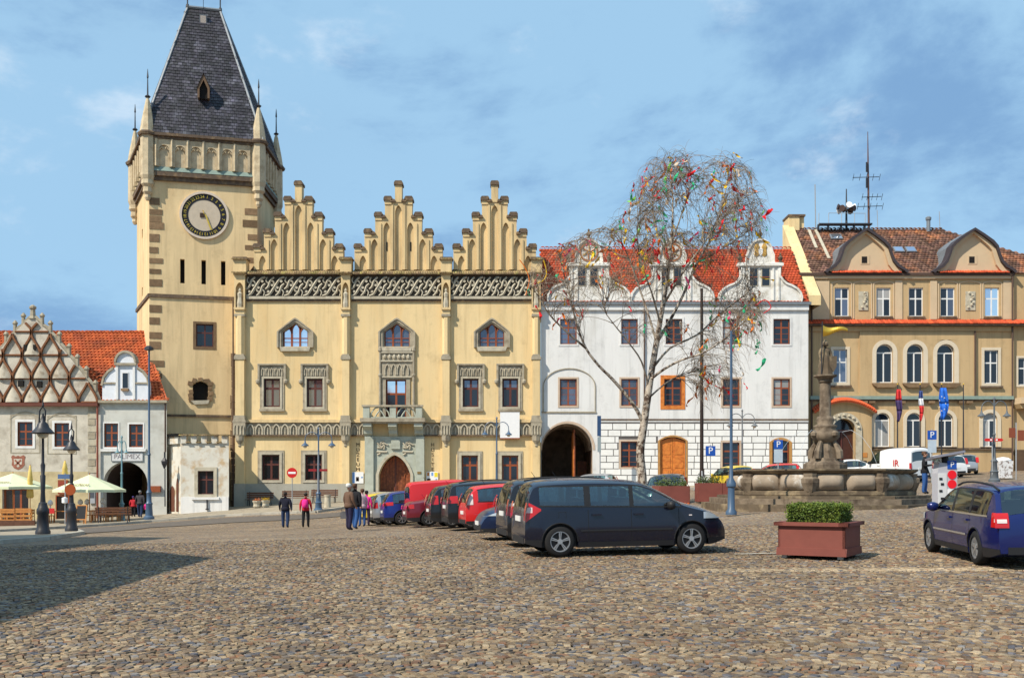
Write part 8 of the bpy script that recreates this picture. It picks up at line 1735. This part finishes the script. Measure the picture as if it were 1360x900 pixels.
# ------------------------------------------------------------------ people
SKN = plain('skin', (.42, .22, .15), .6); SHO = plain('dark_shoes', (.02, .017, .016), .6)
def cloth(n, c): return mat('cloth_'+n, c, .9, .15, 12, .2, 60)
C_blk, C_jean, C_navy, C_red, C_brn, C_dk, C_wht, C_grey, C_pink = cloth('black', (.012, .012, .015)), cloth('jeans', (.03, .09, .26)), cloth('navy', (.009, .010, .022)), cloth('red', (.42, .02, .03)), cloth('brown', (.13, .075, .05)), cloth('dark_purple', (.03, .02, .05)), cloth('white', (.6, .6, .6)), cloth('grey', (.12, .12, .13)), cloth('pink', (.75, .03, .28))
H_dk, H_wh, H_br = plain('dark_hair', (.02, .014, .011), .7), plain('white_hair', (.62, .62, .6), .7), plain('brown_hair', (.09, .045, .025), .7)
def person(label, X, Y, facing, k, jacket, trousers, hair, stride=.0, arm=(0, 0), bulk=1.1, group=None, up=0.0, lift=.02, shoes=None):
    """facing = compass direction the figure looks, radians (0 = +x)"""
    jn, bo = body_joints(stride=stride, arm=arm, k=k, bulk=bulk, forearm_up=up); me = skin_mesh('body', jn, bo, [jacket, trousers, SKN, shoes or SHO, hair])
    t_ = thing('person', label, 'person', (X, Y, gz(X, Y)+lift), facing+math.pi/2, group); link('body', me, t_)
    hr = B(); hr.lathe([(.075*k, -.05*k), (.098*k, 0), (.102*k, .05*k), (.08*k, .095*k), (.03*k, .115*k)], (0, .018*k, 1.655*k), 10, sx=.93, sy=1.05); hr.build('hair', hair, t_, smooth=True)
    fc = B(); fc.tube([(0, -.10*k, 1.655*k), (0, -.122*k, 1.62*k), (0, -.105*k, 1.612*k)], [.008*k, .014*k, .01*k], 5); fc.build('nose', SKN, t_)
    for s_ in (-1, 1): B().lathe([(.002, -.01), (.011, 0), (.002, .01)], (s_*.032*k, -.093*k, 1.66*k), 6).build('eye', M_blackp, t_); B().lathe([(.006, -.03*k), (.02*k, 0), (.008, .03*k)], (s_*.088*k, 0, 1.64*k), 6, sx=.5).build('ear', SKN, t_)
    B().box(-.024*k, .024*k, -.101*k, -.094*k, 1.585*k, 1.591*k).build('mouth', plain('lips', (.3, .1, .08), .6), t_)
    # collar and jacket hem
    B().lathe([(.155*k*bulk, .86*k), (.165*k*bulk, .92*k), (.158*k*bulk, 1.0*k), (.12*k*bulk, 1.05*k)], (0, 0, 0), 12, sx=1.05, sy=.82).build('jacket_hem', jacket, t_, smooth=True)
    return t_
UP = math.pi/2
def at_px(u, v): return gpt(u, v)
p = at_px(379, 701.5); person('man in dark jacket and jeans walking away from the camera', p[0], p[1], UP-.05, 1.0, C_navy, cloth('dark_jeans', (.02, .04, .10)), H_dk, .10, (.1, -.1), 1.3, 'pair walking away')
p = at_px(406, 701); person('woman in red jacket and black trousers walking away', p[0], p[1], UP, .96, C_red, C_blk, H_dk, -.08, (-.08, .08), 1.15, 'pair walking away')
k = .96; bk = thing('backpack', 'bright pink backpack on the woman in the red jacket', 'backpack', (p[0], p[1]-.2, gz(*p)+1.02*k)); vs = []
B().lathe([(.10, 0), (.15, .05), (.155, .25), (.12, .38), (.05, .42)], (0, 0, 0), 10, sx=1.0, sy=.62).build('bag', C_pink, bk, smooth=True); B().lathe([(.07, .02), (.10, .05), (.10, .17), (.06, .2)], (0, -.06, 0), 8, sx=1.0, sy=.55).build('front_pocket', cloth('deep_pink', (.55, .02, .18)), bk, smooth=True)
for s_ in (-1, 1): B().tube([(s_*.09, .06, .05), (s_*.12, .16, .2), (s_*.1, .1, .42)], .014, 5).build('strap', C_pink, bk)
p = at_px(463.5, 705); person('white-haired person in brown jacket standing by the parked cars', p[0], p[1], UP-.9, .99, C_brn, cloth('dark_navy', (.02, .018, .05)), H_wh, .03, (.0, .1), 1.25, 'people by the parked cars')
hbg = thing('shoulder_bag', 'dark bag hanging from the hand of the white-haired person', 'bag', (p[0]-.2, p[1]+.12, gz(*p)+.46)); B().prism([(-.12, 0), (.12, 0), (.14, .2), (.08, .27), (-.08, .27), (-.14, .2)], -.06, .06).build('bag', C_grey, hbg); B().tube([(-.09, 0, .28), (-.07, 0, .42), (.07, 0, .42), (.09, 0, .28)], .012, 5).build('handle', M_blackp, hbg)
p = at_px(471.5, 703.5); person('man in black jacket and blue jeans beside the white-haired person', p[0], p[1], UP-.5, 1.0, C_blk, C_jean, H_br, .14, (.1, -.05), 1.25, 'people by the parked cars')
p = at_px(481, 700); person('person with brown hair and pale top behind the man in jeans', p[0], p[1], UP+.6, .95, cloth('pale_pink', (.55, .4, .42)), C_jean, H_br, .02, (.05, .05), 1.05, 'people by the parked cars')
p = at_px(488.5, 699); person('person in pink and dark top close to the yellow car', p[0]-.1, p[1]+.3, UP, .92, C_pink, C_dk, H_dk, .02, (.05, .05), 1.05, 'people by the parked cars')
p = at_px(177, 688); person('child in red jacket and violet cap near the archway', p[0], p[1], UP, .80, C_red, C_blk, cloth('violet', (.06, .04, .16)), .06, (.05, -.05), 1.3, 'people walking into the archway', lift=.1)
p = at_px(186, 689); person('man in dark coat walking into the archway', p[0], p[1], UP, 1.02, cloth('dark_grey', (.05, .045, .05)), cloth('dark_jeans', (.02, .04, .10)), plain('grey_hair', (.2, .19, .18), .7), .16, (.1, -.1), 1.25, 'people walking into the archway', lift=.1)
p = at_px(194, 689.5); person('child in bright pink jacket half behind the tall blue lamp post', p[0], p[1]+.2, UP, .62, C_pink, C_blk, H_br, .05, (.05, -.05), 1.3, 'people walking into the archway', lift=.1)
Yp = 43.0; Xp = (1228-CU)/F*Yp; person('man in black top and blue jeans standing at the ticket machine behind the fountain', Xp, Yp, -.5, 1.02, C_blk, C_jean, H_br, .03, (.1, .1), 1.2, up=1.0)

# ------------------------------------------------------------------ benches, cafe
def bench(label, X, Y, rz_, w_=1.9, group='dark red slatted benches'):
    t_ = thing('bench', label, 'bench', (X, Y, gz(X, Y)+.1), rz_, group)
    for k in range(3): B().box(-w_/2, w_/2, -.35+k*.14, -.23+k*.14, .42, .46).build('seat_slat', M_wood, t_)
    for k in range(3): B().box(-w_/2, w_/2, .10+k*.03, .13+k*.03, .52+k*.15, .64+k*.15).build('back_slat', M_wood, t_)
    for s_ in (-1, 1):
        m_ = B(); x = s_*w_*.4; m_.tube([(x, -.36, 0), (x, -.30, .41), (x, .08, .41), (x, .20, .98)], .03, 6); m_.tube([(x, .22, 0), (x, .08, .41)], .03, 6); m_.build('leg', M_iron, t_)
p = gpt(151, 696); bench('dark brown bench with its back to the camera before the archway', p[0], p[1], 0.15+math.pi, 2.1)
for u, lb in ((344, 'dark bench below the leftmost ground-floor window of the town hall'), (391, 'dark bench behind the walking man by the town hall wall'), (430, 'dark bench behind the street lamp by the town hall wall')): Xb = (u-CU)/F*72; bench(lb, Xb, 72.2, math.pi*0, 1.9)
for u, lb in ((341, 'left of two round stone flower tubs before the bench'), (353, 'right of two round stone flower tubs before the bench')):
    X = (u-CU)/F*70; t_ = thing('flower_tub', lb, 'planter', (X, 70, gz(X, 70)+.1), 0, 'stone flower tubs'); B().lathe([(.2, 0), (.26, .1), (.22, .25), (.3, .42), (.3, .48), (.24, .46)], (0, 0, 0), 10).build('tub', M_lst, t_); leaf_cloud('flowers', t_, 160, lambda: (random.gauss(0, .13), random.gauss(0, .13), .5+abs(random.gauss(0, .07))), .04, mat('orange_flower', (.5, .16, .05), .7, .4, 8) if u < 350 else mat('yellow_flower', (.55, .35, .03), .7, .4, 8))
X = (435-CU)/F*67; lb_ = B(); lb_.lathe([(.24, 0), (.22, .05), (.2, .7), (.24, .74), (.24, .82), (.16, .82), (.15, .7)], (X, 67, gz(X, 67)+.1), 12); tag(lb_.build('litter_bin', M_lst, smooth='auto'), 'pale round stone litter bin right of the blue street lamp', 'litter bin')
M_umb = mat('pale_green_canvas', (.62, .66, .45), .85, .06, 3, .1, 40)
def parasol(label, X, Y, R, zt_, zb_, txt):
    g = gz(X, Y)+.1; t_ = thing('parasol', label, 'parasol', (X, Y, g), math.radians(20), 'open cafe parasols'); ap_ = zt_-g; ed = zb_-g; n = 8
    for k in range(n):
        a0, a1 = 2*math.pi*k/n, 2*math.pi*(k+1)/n; q = [(R*math.cos(a0), R*math.sin(a0), ed), (R*math.cos(a1), R*math.sin(a1), ed)]; am = (a0+a1)/2
        m_ = B(); m_.add([(0, 0, ap_), q[0], (R*.9*math.cos(am), R*.9*math.sin(am), ed+.02), q[1]], [(0, 1, 2), (0, 2, 3)]); m_.add([q[0], (R*.9*math.cos(am), R*.9*math.sin(am), ed+.02), q[1], (q[1][0], q[1][1], ed-.16), (R*.9*math.cos(am), R*.9*math.sin(am), ed-.14), (q[0][0], q[0][1], ed-.16)], [(0, 1, 4, 5), (1, 2, 3, 4)]); o = m_.build('canvas_panel', M_umb, t_)
        B().tube([(0, 0, ap_-.03), (q[0][0], q[0][1], ed-.02)], .014, 4).build('rib', M_pine, t_)
    B().tube([(0, 0, 0), (0, 0, ap_+.1)], .03, 8).build('pole', M_pine, t_); B().box(-.3, .3, -.3, .3, 0, .08).build('foot', M_lst, t_)
    if txt: tt = text('printed_name', txt, .36, (0, 0, 0), (0, 0, 0), mat('olive_print', (.25, .16, .04), .8), t_, ext=.006); az = -math.pi/2-math.radians(20); rr_ = R*.72; sl_ = math.atan2(ap_-ed, R); tt.location = (rr_*math.cos(az)*.97, rr_*math.sin(az)*.97, lerp(ap_, ed, .72)+.06); tt.rotation_euler = (sl_*1.0, 0, -math.radians(20))
Yc = 64.5; fc = lambda u: (u-CU)/F*Yc; zc2 = lambda v: EYE+(VH-v)*Yc/F
parasol('open pale green parasol at the left edge', fc(12), Yc+.5, 2.3, zc2(628), zc2(646), 'Rygmon'); parasol('open pale green parasol between lantern post and archway', fc(119), Yc, 2.15, zc2(630), zc2(650), 'Kurfürst')
def closed_parasol(label, u, v0, v1):
    X = fc(u); g = gz(X, Yc)+.1; t_ = thing('folded_parasol', label, 'parasol', (X, Yc-.4, g), 0, 'folded yellow parasols'); z0, z1 = zc2(v1)-g, zc2(v0)-g; B().lathe([(.16, z0), (.22, z0+.1), (.15, lerp(z0, z1, .5)), (.17, lerp(z0, z1, .55)), (.05, z1)], (0, 0, 0), 9).build('folded_canvas', mat('yellow_canvas', (.62, .45, .13), .85, .15, 5), t_, smooth=True); B().tube([(0, 0, 0), (0, 0, z1+.06)], .025, 6).build('pole', M_pine, t_); B().box(-.25, .25, -.25, .25, 0, .06).build('foot', M_iron, t_)
closed_parasol('folded yellow parasol between the two black lantern posts, left one', 44, 618, 661); closed_parasol('folded yellow parasol rising behind the shorter lantern post', 90, 612, 636)
def chair(label, X, Y, rz_):
    t_ = thing('cafe_chair', label, 'chair', (X, Y, gz(X, Y)+.1), rz_, 'pine cafe chairs'); B().box(-.22, .22, -.22, .22, .43, .47).build('seat', M_pine, t_)
    for sx in (-1, 1):
        for sy in (-1, 1): B().box(sx*.2-.02, sx*.2+.02, sy*.2-.02, sy*.2+.02, 0, .43 if sy < 0 else .9).build('leg', M_pine, t_)
    for k in range(2): B().box(-.2, .2, .19, .215, .6+k*.17, .72+k*.17).build('back_slat', M_pine, t_)
def table(label, X, Y):
    t_ = thing('cafe_table', label, 'table', (X, Y, gz(X, Y)+.1), .1, 'pine cafe tables'); B().box(-.5, .5, -.35, .35, .71, .75).build('tabletop', M_pine, t_)
    for sx in (-1, 1):
        for sy in (-1, 1): B().box(sx*.44-.025, sx*.44+.025, sy*.29-.025, sy*.29+.025, 0, .71).build('leg', M_pine, t_)
spots = [(-6, 'at the left edge'), (20, 'under the left parasol'), (73, 'behind the tall black lantern post'), (112, 'beside the chalkboard'), (135, 'under the right parasol'), (150, 'nearest the archway')]
for i, (u, w_) in enumerate(spots):
    X = fc(u); Yt = Yc+random.uniform(-.3, .8); table('pine cafe table '+w_, X, Yt)
    for s_, nm in ((-1, 'left'), (1, 'right')): chair('pine cafe chair '+nm+' of the table '+w_, X+s_*.75, Yt+random.uniform(-.1, .2), s_*-math.pi/2+random.uniform(-.3, .3))
for u0, u1, lb in ((-15, 20, 'left length of low pine cafe fence'), (21, 42, 'right length of low pine cafe fence')):
    Yf = 62.6; X0, X1 = (u0-CU)/F*Yf, (u1-CU)/F*Yf; g = gz(X0, Yf)+.1; t_ = thing('cafe_fence', lb, 'fence', (X0, Yf, g), 0, 'low pine cafe fence')
    n = 3
    for k in range(n): B().box(k*(X1-X0)/(n-1)-.04, k*(X1-X0)/(n-1)+.04, -.04, .04, 0, .98).build('post', M_pine, t_)
    for z in (.25, .5, .75, .9): B().box(0, X1-X0, -.06, -.035, z, z+.13).build('rail', M_pine, t_)
Yd = 61.6; dk_ = B(); dk_.box((-40-CU)/F*Yd, (46-CU)/F*Yd, Yd, Yd+.1, gz(-30, Yd)-.1, gz(-30, Yd)+.42); tag(dk_.build('deck_skirt', mat('dark_plank', (.11, .05, .03), .8, .3, 6)), 'low dark plank edge of the cafe terrace at the left', 'terrace edge')
Xc = (107-CU)/F*62; t_ = thing('chalkboard', 'black chalkboard easel with pine frame in front of the cafe', 'chalkboard', (Xc, 62, gz(Xc, 62)+.1)); ti = math.radians(-10)
B().box(-.27, .27, -.015, .015, .3, 1.1).build('board', M_blackp, t_, rot=(ti, 0, 0))
for a, b_, c, d_ in ((-.33, -.27, 0, 1.16), (.27, .33, 0, 1.16), (-.27, .27, 1.1, 1.16), (-.27, .27, .24, .3)): B().box(a, b_, -.025, .025, c, d_).build('frame_bar', M_pine, t_, rot=(ti, 0, 0))
B().bar((0, .45, 0), (0, .2, 1.05), .05, .03).build('stay', M_pine, t_)
mb_ = thing('menu_board', 'dark red menu boards on the cafe wall', 'menu board', (lx(84), LY-.1, lz(656)), world=True); B().box(lx(78), lx(91), LY-.14, LY-.05, lz(656), lz(637)).build('cabinet', M_winr, mb_)
for k in range(4): B().box(lx(78.8), lx(90), LY-.15, LY-.141, lz(642.5+k*4), lz(639.5+k*4)).build('menu_line', plain('menu_red', (.3, .05, .03), .6), mb_)
dr_ = thing('cafe_doorway', 'dark cafe doorway with red frame beside the menu boards', 'door', (lx(82), LY, -1), world=True); B().box(lx(75), lx(92), LY-.05, LY-.02, -1.2, lz(658)).build('opening', M_blk, dr_); B().ring([(lx(74.5), -1.2), (lx(92.5), -1.2), (lx(92.5), lz(657)), (lx(74.5), lz(657))], [(lx(76), -1.1), (lx(91), -1.1), (lx(91), lz(658.5)), (lx(76), lz(658.5))], LY-.09, LY-.03).build('frame', M_winr, dr_)
dr_ = thing('wall_poster', 'narrow grey poster case by the drainpipe', 'poster', (lx(123), LY-.1, lz(665)), world=True); B().box(lx(119.5), lx(127), LY-.12, LY-.05, lz(668), lz(651)).build('case', plain('poster_grey', (.35, .37, .4), .5), dr_); B().box(lx(120.3), lx(126.2), LY-.128, LY-.121, lz(661), lz(652)).build('sheet', plain('poster_dark', (.08, .09, .11), .5), dr_)
rb = B(); rb.box(-.2, .2, -.02, .02, .62, .95); tag(rb.build('red_chair_cloth', plain('red_cloth', (.55, .03, .03), .8), loc=(fc(70), Yc-.2, gz(fc(70), Yc)+.1)), 'red cloth hung over a chair behind the tall lantern post', 'cloth')
for u, i in ((64, 0), (104, 1), (113, 2), (134, 3)): 
    gl = B(); gl.lathe([(.05, 0), (.05, .35), (.16, .42), (.18, .55), (.1, .68), (.02, .72)], (fc(u), Yc+.3, gz(fc(u), Yc)+.86), 8); tag(gl.build('table_lamp', M_white, smooth='auto'), ['white globe lamp behind the tall black lantern post', 'white globe lamp left of the chalkboard', 'white globe lamp right of the chalkboard', 'white globe lamp under the right parasol'][i], 'lamp', 'white globe lamps on the cafe tables')
# small bush in a pot by the town hall, behind the cars
Xs = (628-CU)/F*45+.0; ts = thing('potted_conifer', 'small dark conifer rising behind the parked cars', 'plant', (0.0-1.72, 45, gz(-1.72, 45))); B().lathe([(.25, 0), (.32, .5), (.34, .55), (.28, .52)], (0, 0, 0), 10).build('pot', M_pl, ts); leaf_cloud('foliage', ts, 1500, lambda: (lambda z: (random.gauss(0, .14)*(1.5-z), random.gauss(0, .14)*(1.5-z), .5+z*1.15))(random.random()), .045, mat('conifer_leaf', (.035, .05, .012), .8, .3, 6)); B().tube([(0, 0, .4), (0, 0, 1.5)], .03, 6).build('stem', M_wood, ts)

# ------------------------------------------------------------------ birch with ribbons
TY = 48.0; tf = Fac(TY); TBX = tf.x(853)
M_bark = mat('birch_bark', (.43, .37, .30), .85, .25, 4, .4, 30, c2=(.075, .045, .03), c2lo=.47, c2hi=.56, c2scale=4.5); M_limb = mat('birch_limb', (.36, .31, .25), .85, .3, 4, .3, 30, c2=(.09, .06, .04), c2lo=.46, c2hi=.6, c2scale=4); M_twig = mat('birch_twig', (.23, .175, .125), .85, .3, 6, 0)
tree = thing('birch_tree', 'bare weeping birch hung with coloured ribbons in front of the white house', 'tree', (TBX, TY, gz(TBX, TY)), world=True)
def tp3(u, v, dy=0.0): y = TY+dy; return Vector(((u-CU)/F*y, y, EYE+(VH-v)*y/F))
zg0 = gz(TBX, TY); base = Vector((TBX, TY, zg0-.2))
trunk_pts = [base, tp3(853, 635), tp3(850.5, 600), tp3(855, 565), tp3(860, 530), tp3(866, 490), tp3(872, 455), tp3(877, 425), tp3(884, 385), tp3(889, 345, -.2), tp3(893, 300, -.3), tp3(893, 255, -.2), tp3(888, 215)]
trad = [.26, .22, .195, .185, .17, .15, .14, .12, .10, .075, .05, .03, .012]
def smooth_path(P, n=4):
    out_ = []
    for i in range(len(P)-1):
        p0, p1, p2, p3 = P[max(i-1, 0)], P[i], P[i+1], P[min(i+2, len(P)-1)]
        for k in range(n): t_ = k/n; out_.append(0.5*((2*p1)+(-p0+p2)*t_+(2*p0-5*p1+4*p2-p3)*t_*t_+(-p0+3*p1-3*p2+p3)*t_**3))
    return out_+[P[-1]]
def interp_r(r, n): return [float(np.interp(i/(n-1)*(len(r)-1), range(len(r)), r)) for i in range(n)]
sp_ = smooth_path(trunk_pts); B().tube(sp_, interp_r(trad, len(sp_)), 9).build('trunk', M_bark, tree, smooth=True)
limbs = [ # (points, start radius, end radius)
 ([(855, 562, 0), (840, 535, -.2), (815, 505, -.4), (795, 485, -.6), (778, 462, -.8), (766, 430, -1.0), (757, 395, -1.1), (748, 360, -1.2), (742, 335, -1.2)], .10, .02),
 ([(778, 462, -.8), (752, 440, -1.1), (730, 418, -1.3), (716, 395, -1.4), (700, 372, -1.5)], .06, .015),
 ([(862, 515, 0), (852, 480, -.5), (835, 455, -.9), (815, 430, -1.2), (803, 412, -1.3), (806, 395, -1.3)], .055, .015),
 ([(872, 455, 0), (862, 420, .6), (850, 385, 1.0), (836, 345, 1.3), (820, 312, 1.5), (800, 300, 1.6)], .065, .015),
 ([(877, 430, 0), (866, 390, -.8), (852, 350, -1.3), (846, 310, -1.5), (850, 275, -1.5)], .06, .015),
 ([(872, 455, 0), (890, 425, .5), (908, 390, .9), (925, 350, 1.2), (945, 315, 1.3), (960, 270, 1.3), (968, 230, 1.3), (972, 212, 1.3)], .09, .015),
 ([(884, 400, 0), (905, 365, -.9), (930, 330, -1.3), (952, 300, -1.5), (985, 265, -1.6), (1008, 255, -1.6)], .06, .012),
 ([(862, 505, 0), (882, 490, -.6), (905, 478, -1.0), (935, 468, -1.4), (965, 448, -1.6), (985, 430, -1.7), (1000, 420, -1.7)], .075, .014),
 ([(866, 490, 0), (890, 462, .9), (925, 445, 1.4), (955, 418, 1.7), (985, 395, 1.8), (1003, 380, 1.8)], .065, .014),
 ([(860, 530, 0), (880, 512, .8), (900, 500, 1.2), (930, 492, 1.5), (950, 500, 1.6)], .05, .012),
 ([(893, 320, -.3), (905, 285, -.6), (915, 250, -.7), (920, 222, -.7)], .045, .01),
 ([(889, 345, -.2), (872, 305, .5), (866, 262, .7), (872, 225, .7)], .045, .01),
 ([(925, 350, 1.2), (960, 330, 1.8), (990, 310, 2.0), (1005, 300, 2.0)], .04, .01),
 ([(836, 345, 1.3), (805, 330, 1.6), (775, 318, 1.7), (745, 325, 1.8)], .04, .01)]
rt = random.Random(11); nodes = []; BR = []
def limb_mesh(P, r0, r1, n=6):
    q = smooth_path(P, 3); B().tube(q, [lerp(r0, r1, (i/(len(q)-1))**.8) for i in range(len(q))], n).build('limb', M_bark if r0 > .07 else M_limb, tree, smooth=True); return q
for pts, r0, r1 in limbs:
    q = limb_mesh([tp3(*p_) for p_ in pts], r0, r1); BR.append((q, r1, r0))
BR.append((sp_[24:], .03, .1))
ENV = [((895, 290), (60, 92)), ((962, 300), (60, 95)), ((860, 340), (70, 62)), ((795, 345), (58, 36)), ((950, 420), (68, 85)), ((740, 372), (42, 30)), ((900, 420), (60, 60)), ((985, 460), (28, 60)), ((760, 410), (20, 20)), ((945, 520), (25, 35))]
def inside(p):
    u, v = CU+p.x/p.y*F, VH-(p.z-EYE)/p.y*F; return any(((u-c[0])/r[0])**2+((v-c[1])/r[1])**2 < 1 for c, r in ENV)
tw = MB(); subs = B(); tips = []
def droop(P0, d0, ln, g, n=6):
    pts = [P0]; d = d0.normalized(); st_ = ln/n
    for i in range(n):
        d = (d+Vector((rt.gauss(0, .13), rt.gauss(0, .13), -g*(i+1)/n))).normalized(); pts.append(pts[-1]+d*st_)
    return pts
for q, r1, r0 in BR:
    L_ = sum((q[i+1]-q[i]).length for i in range(len(q)-1)); nsub = int(L_*6.6)
    for s_ in range(nsub):
        f_ = rt.uniform(.28, 1)**.8; i = min(int(f_*(len(q)-1)), len(q)-2); p0 = q[i].lerp(q[i+1], rt.random()); ax_ = (q[i+1]-q[i]).normalized()
        d = Vector((rt.gauss(0, 1), rt.gauss(0, 1), rt.gauss(.3, .6))).normalized()*.8+ax_*.55
        for _ in range(4):
            ln = rt.uniform(.8, 2.3); P = droop(p0, d, ln, .22, 5)
            if inside(P[-1]): break
            d = Vector((rt.gauss(0, 1), rt.gauss(0, 1), rt.gauss(.3, .6))).normalized()*.8+ax_*.55
        else: continue
        subs.tube(P, [.018, .015, .012, .010, .008, .006], 4, False)
        for t_ in range(rt.randint(8, 14)):
            j = rt.randint(1, 5); d2 = (P[j]-P[j-1]).normalized()+Vector((rt.gauss(0, .7), rt.gauss(0, .7), rt.gauss(.1, .5))); Q = droop(P[j], d2, rt.uniform(.5, 1.5), rt.choice((.35, .8, 1.1)), 6)
            if (inside(Q[-1]) or inside(Q[3])) and (CU+Q[3].x/Q[3].y*F > 800 or rt.random() < .55): tw.tube(Q, [.0085, .008, .007, .0065, .006, .005, .004], 3, False); tips.append(Q[rt.randint(2, 6)])
o = subs.build('branches', M_limb, tree, kind='stuff'); o = tw.build('twigs', M_twig, tree, kind='stuff')
B().lathe([(.5, 0), (.42, .05), (.34, .07)], (TBX, TY, zg0), 10).build('root_flare', M_bark, tree)
# ribbons: each a thin strip of crepe paper tied to a twig
RC = [('red', (.62, .015, .02)), ('orange', (.72, .17, .015)), ('yellow', (.75, .48, .02)), ('green', (.03, .42, .20)), ('pale', (.62, .5, .38)), ('rose', (.6, .05, .16)), ('light green', (.2, .55, .05))]
def ribbon_mesh(m, sd):
    r_ = random.Random(sd); n = 9; ln = r_.uniform(.4, .9); P = [Vector((0, 0, 0))]; d = Vector((r_.gauss(0, .5), r_.gauss(0, .4), -.8)).normalized(); vs = []
    for i in range(n): d = (d+Vector((r_.gauss(0, .3), r_.gauss(0, .3), -.12))).normalized(); P.append(P[-1]+d*ln/n)
    sdv = Vector((1, .3, 0)).normalized(); w_ = r_.uniform(.045, .075); mb = B()
    for i, p_ in enumerate(P): a = i*.5; s2 = Vector((math.cos(a)*.9, math.sin(a), .2)).normalized(); vs += [p_-s2*w_, p_+s2*w_]
    mb.add(vs, [(2*i, 2*i+1, 2*i+3, 2*i+2) for i in range(n)]); mb.lathe([(.01, -.04), (.05, 0), (.01, .04)], (0, 0, 0), 6); return mb.mesh('ribbon', m)
RM = []
for nm, c in RC:
    m = mat('crepe_'+nm.replace(' ', '_'), c, .8, .12, 8, 0); RM.append((nm, [ribbon_mesh(m, 31*k+len(nm)) for k in range(4)]))
rt.shuffle(tips); wts = [5, 4, 4.5, 3.5, 1.5, 1.2, 1]
for i, p_ in enumerate(tips[:295]):
    nm, ms = rt.choices(RM, wts)[0]; s_ = rt.uniform(.6, 1.3)
    o = link('ribbon', rt.choice(ms), None, p_, (rt.gauss(0, .4), rt.gauss(0, .4), rt.uniform(0, 6.28)), (s_, s_, s_)); u_, v_ = CU+p_.x/p_.y*F, VH-(p_.z-EYE)/p_.y*F; rg = ('high in the right half of the birch crown' if u_ > 925 else 'high in the left half of the birch crown') if v_ < 320 else ('on the low left boughs of the birch' if u_ < 800 else 'on the low middle boughs of the birch' if u_ < 915 else 'on the low right boughs of the birch'); tag(o, nm+' crepe ribbon tied '+rg, 'ribbon', nm+' ribbons '+rg)
# two long streamers hanging from the left and right boughs
for nm, c, P in (('yellow', 2, [(722, 345), (726, 362), (722, 372), (714, 376)]), ('red', 0, [(1005, 405), (1016, 398), (1024, 408), (1014, 416)]), ('orange', 1, [(690, 345), (697, 355), (703, 372), (698, 392)])):
    q = smooth_path([tp3(u, v, -1.3) for u, v in P], 4); mb = B(); mb.tube(q, .022, 4); o = mb.build('streamer', MATS['crepe_'+nm]); tag(o, nm+' long paper streamer looped on an outer bough of the birch', 'ribbon')
# bare second tree peeping over the roofs
# ------------------------------------------------------------------ bay marks
for (x, y) in ((4.6, 21.2), ):
    sm_ = strip_mark((x, y), (x+1.6, y+.35), .14, ground)
for Y in (23.4, 30.9, 38.8): strip_mark((-.2-(Y-23)*.14, Y), (3.2-(Y-23)*.14, Y+.6), .1, ground)
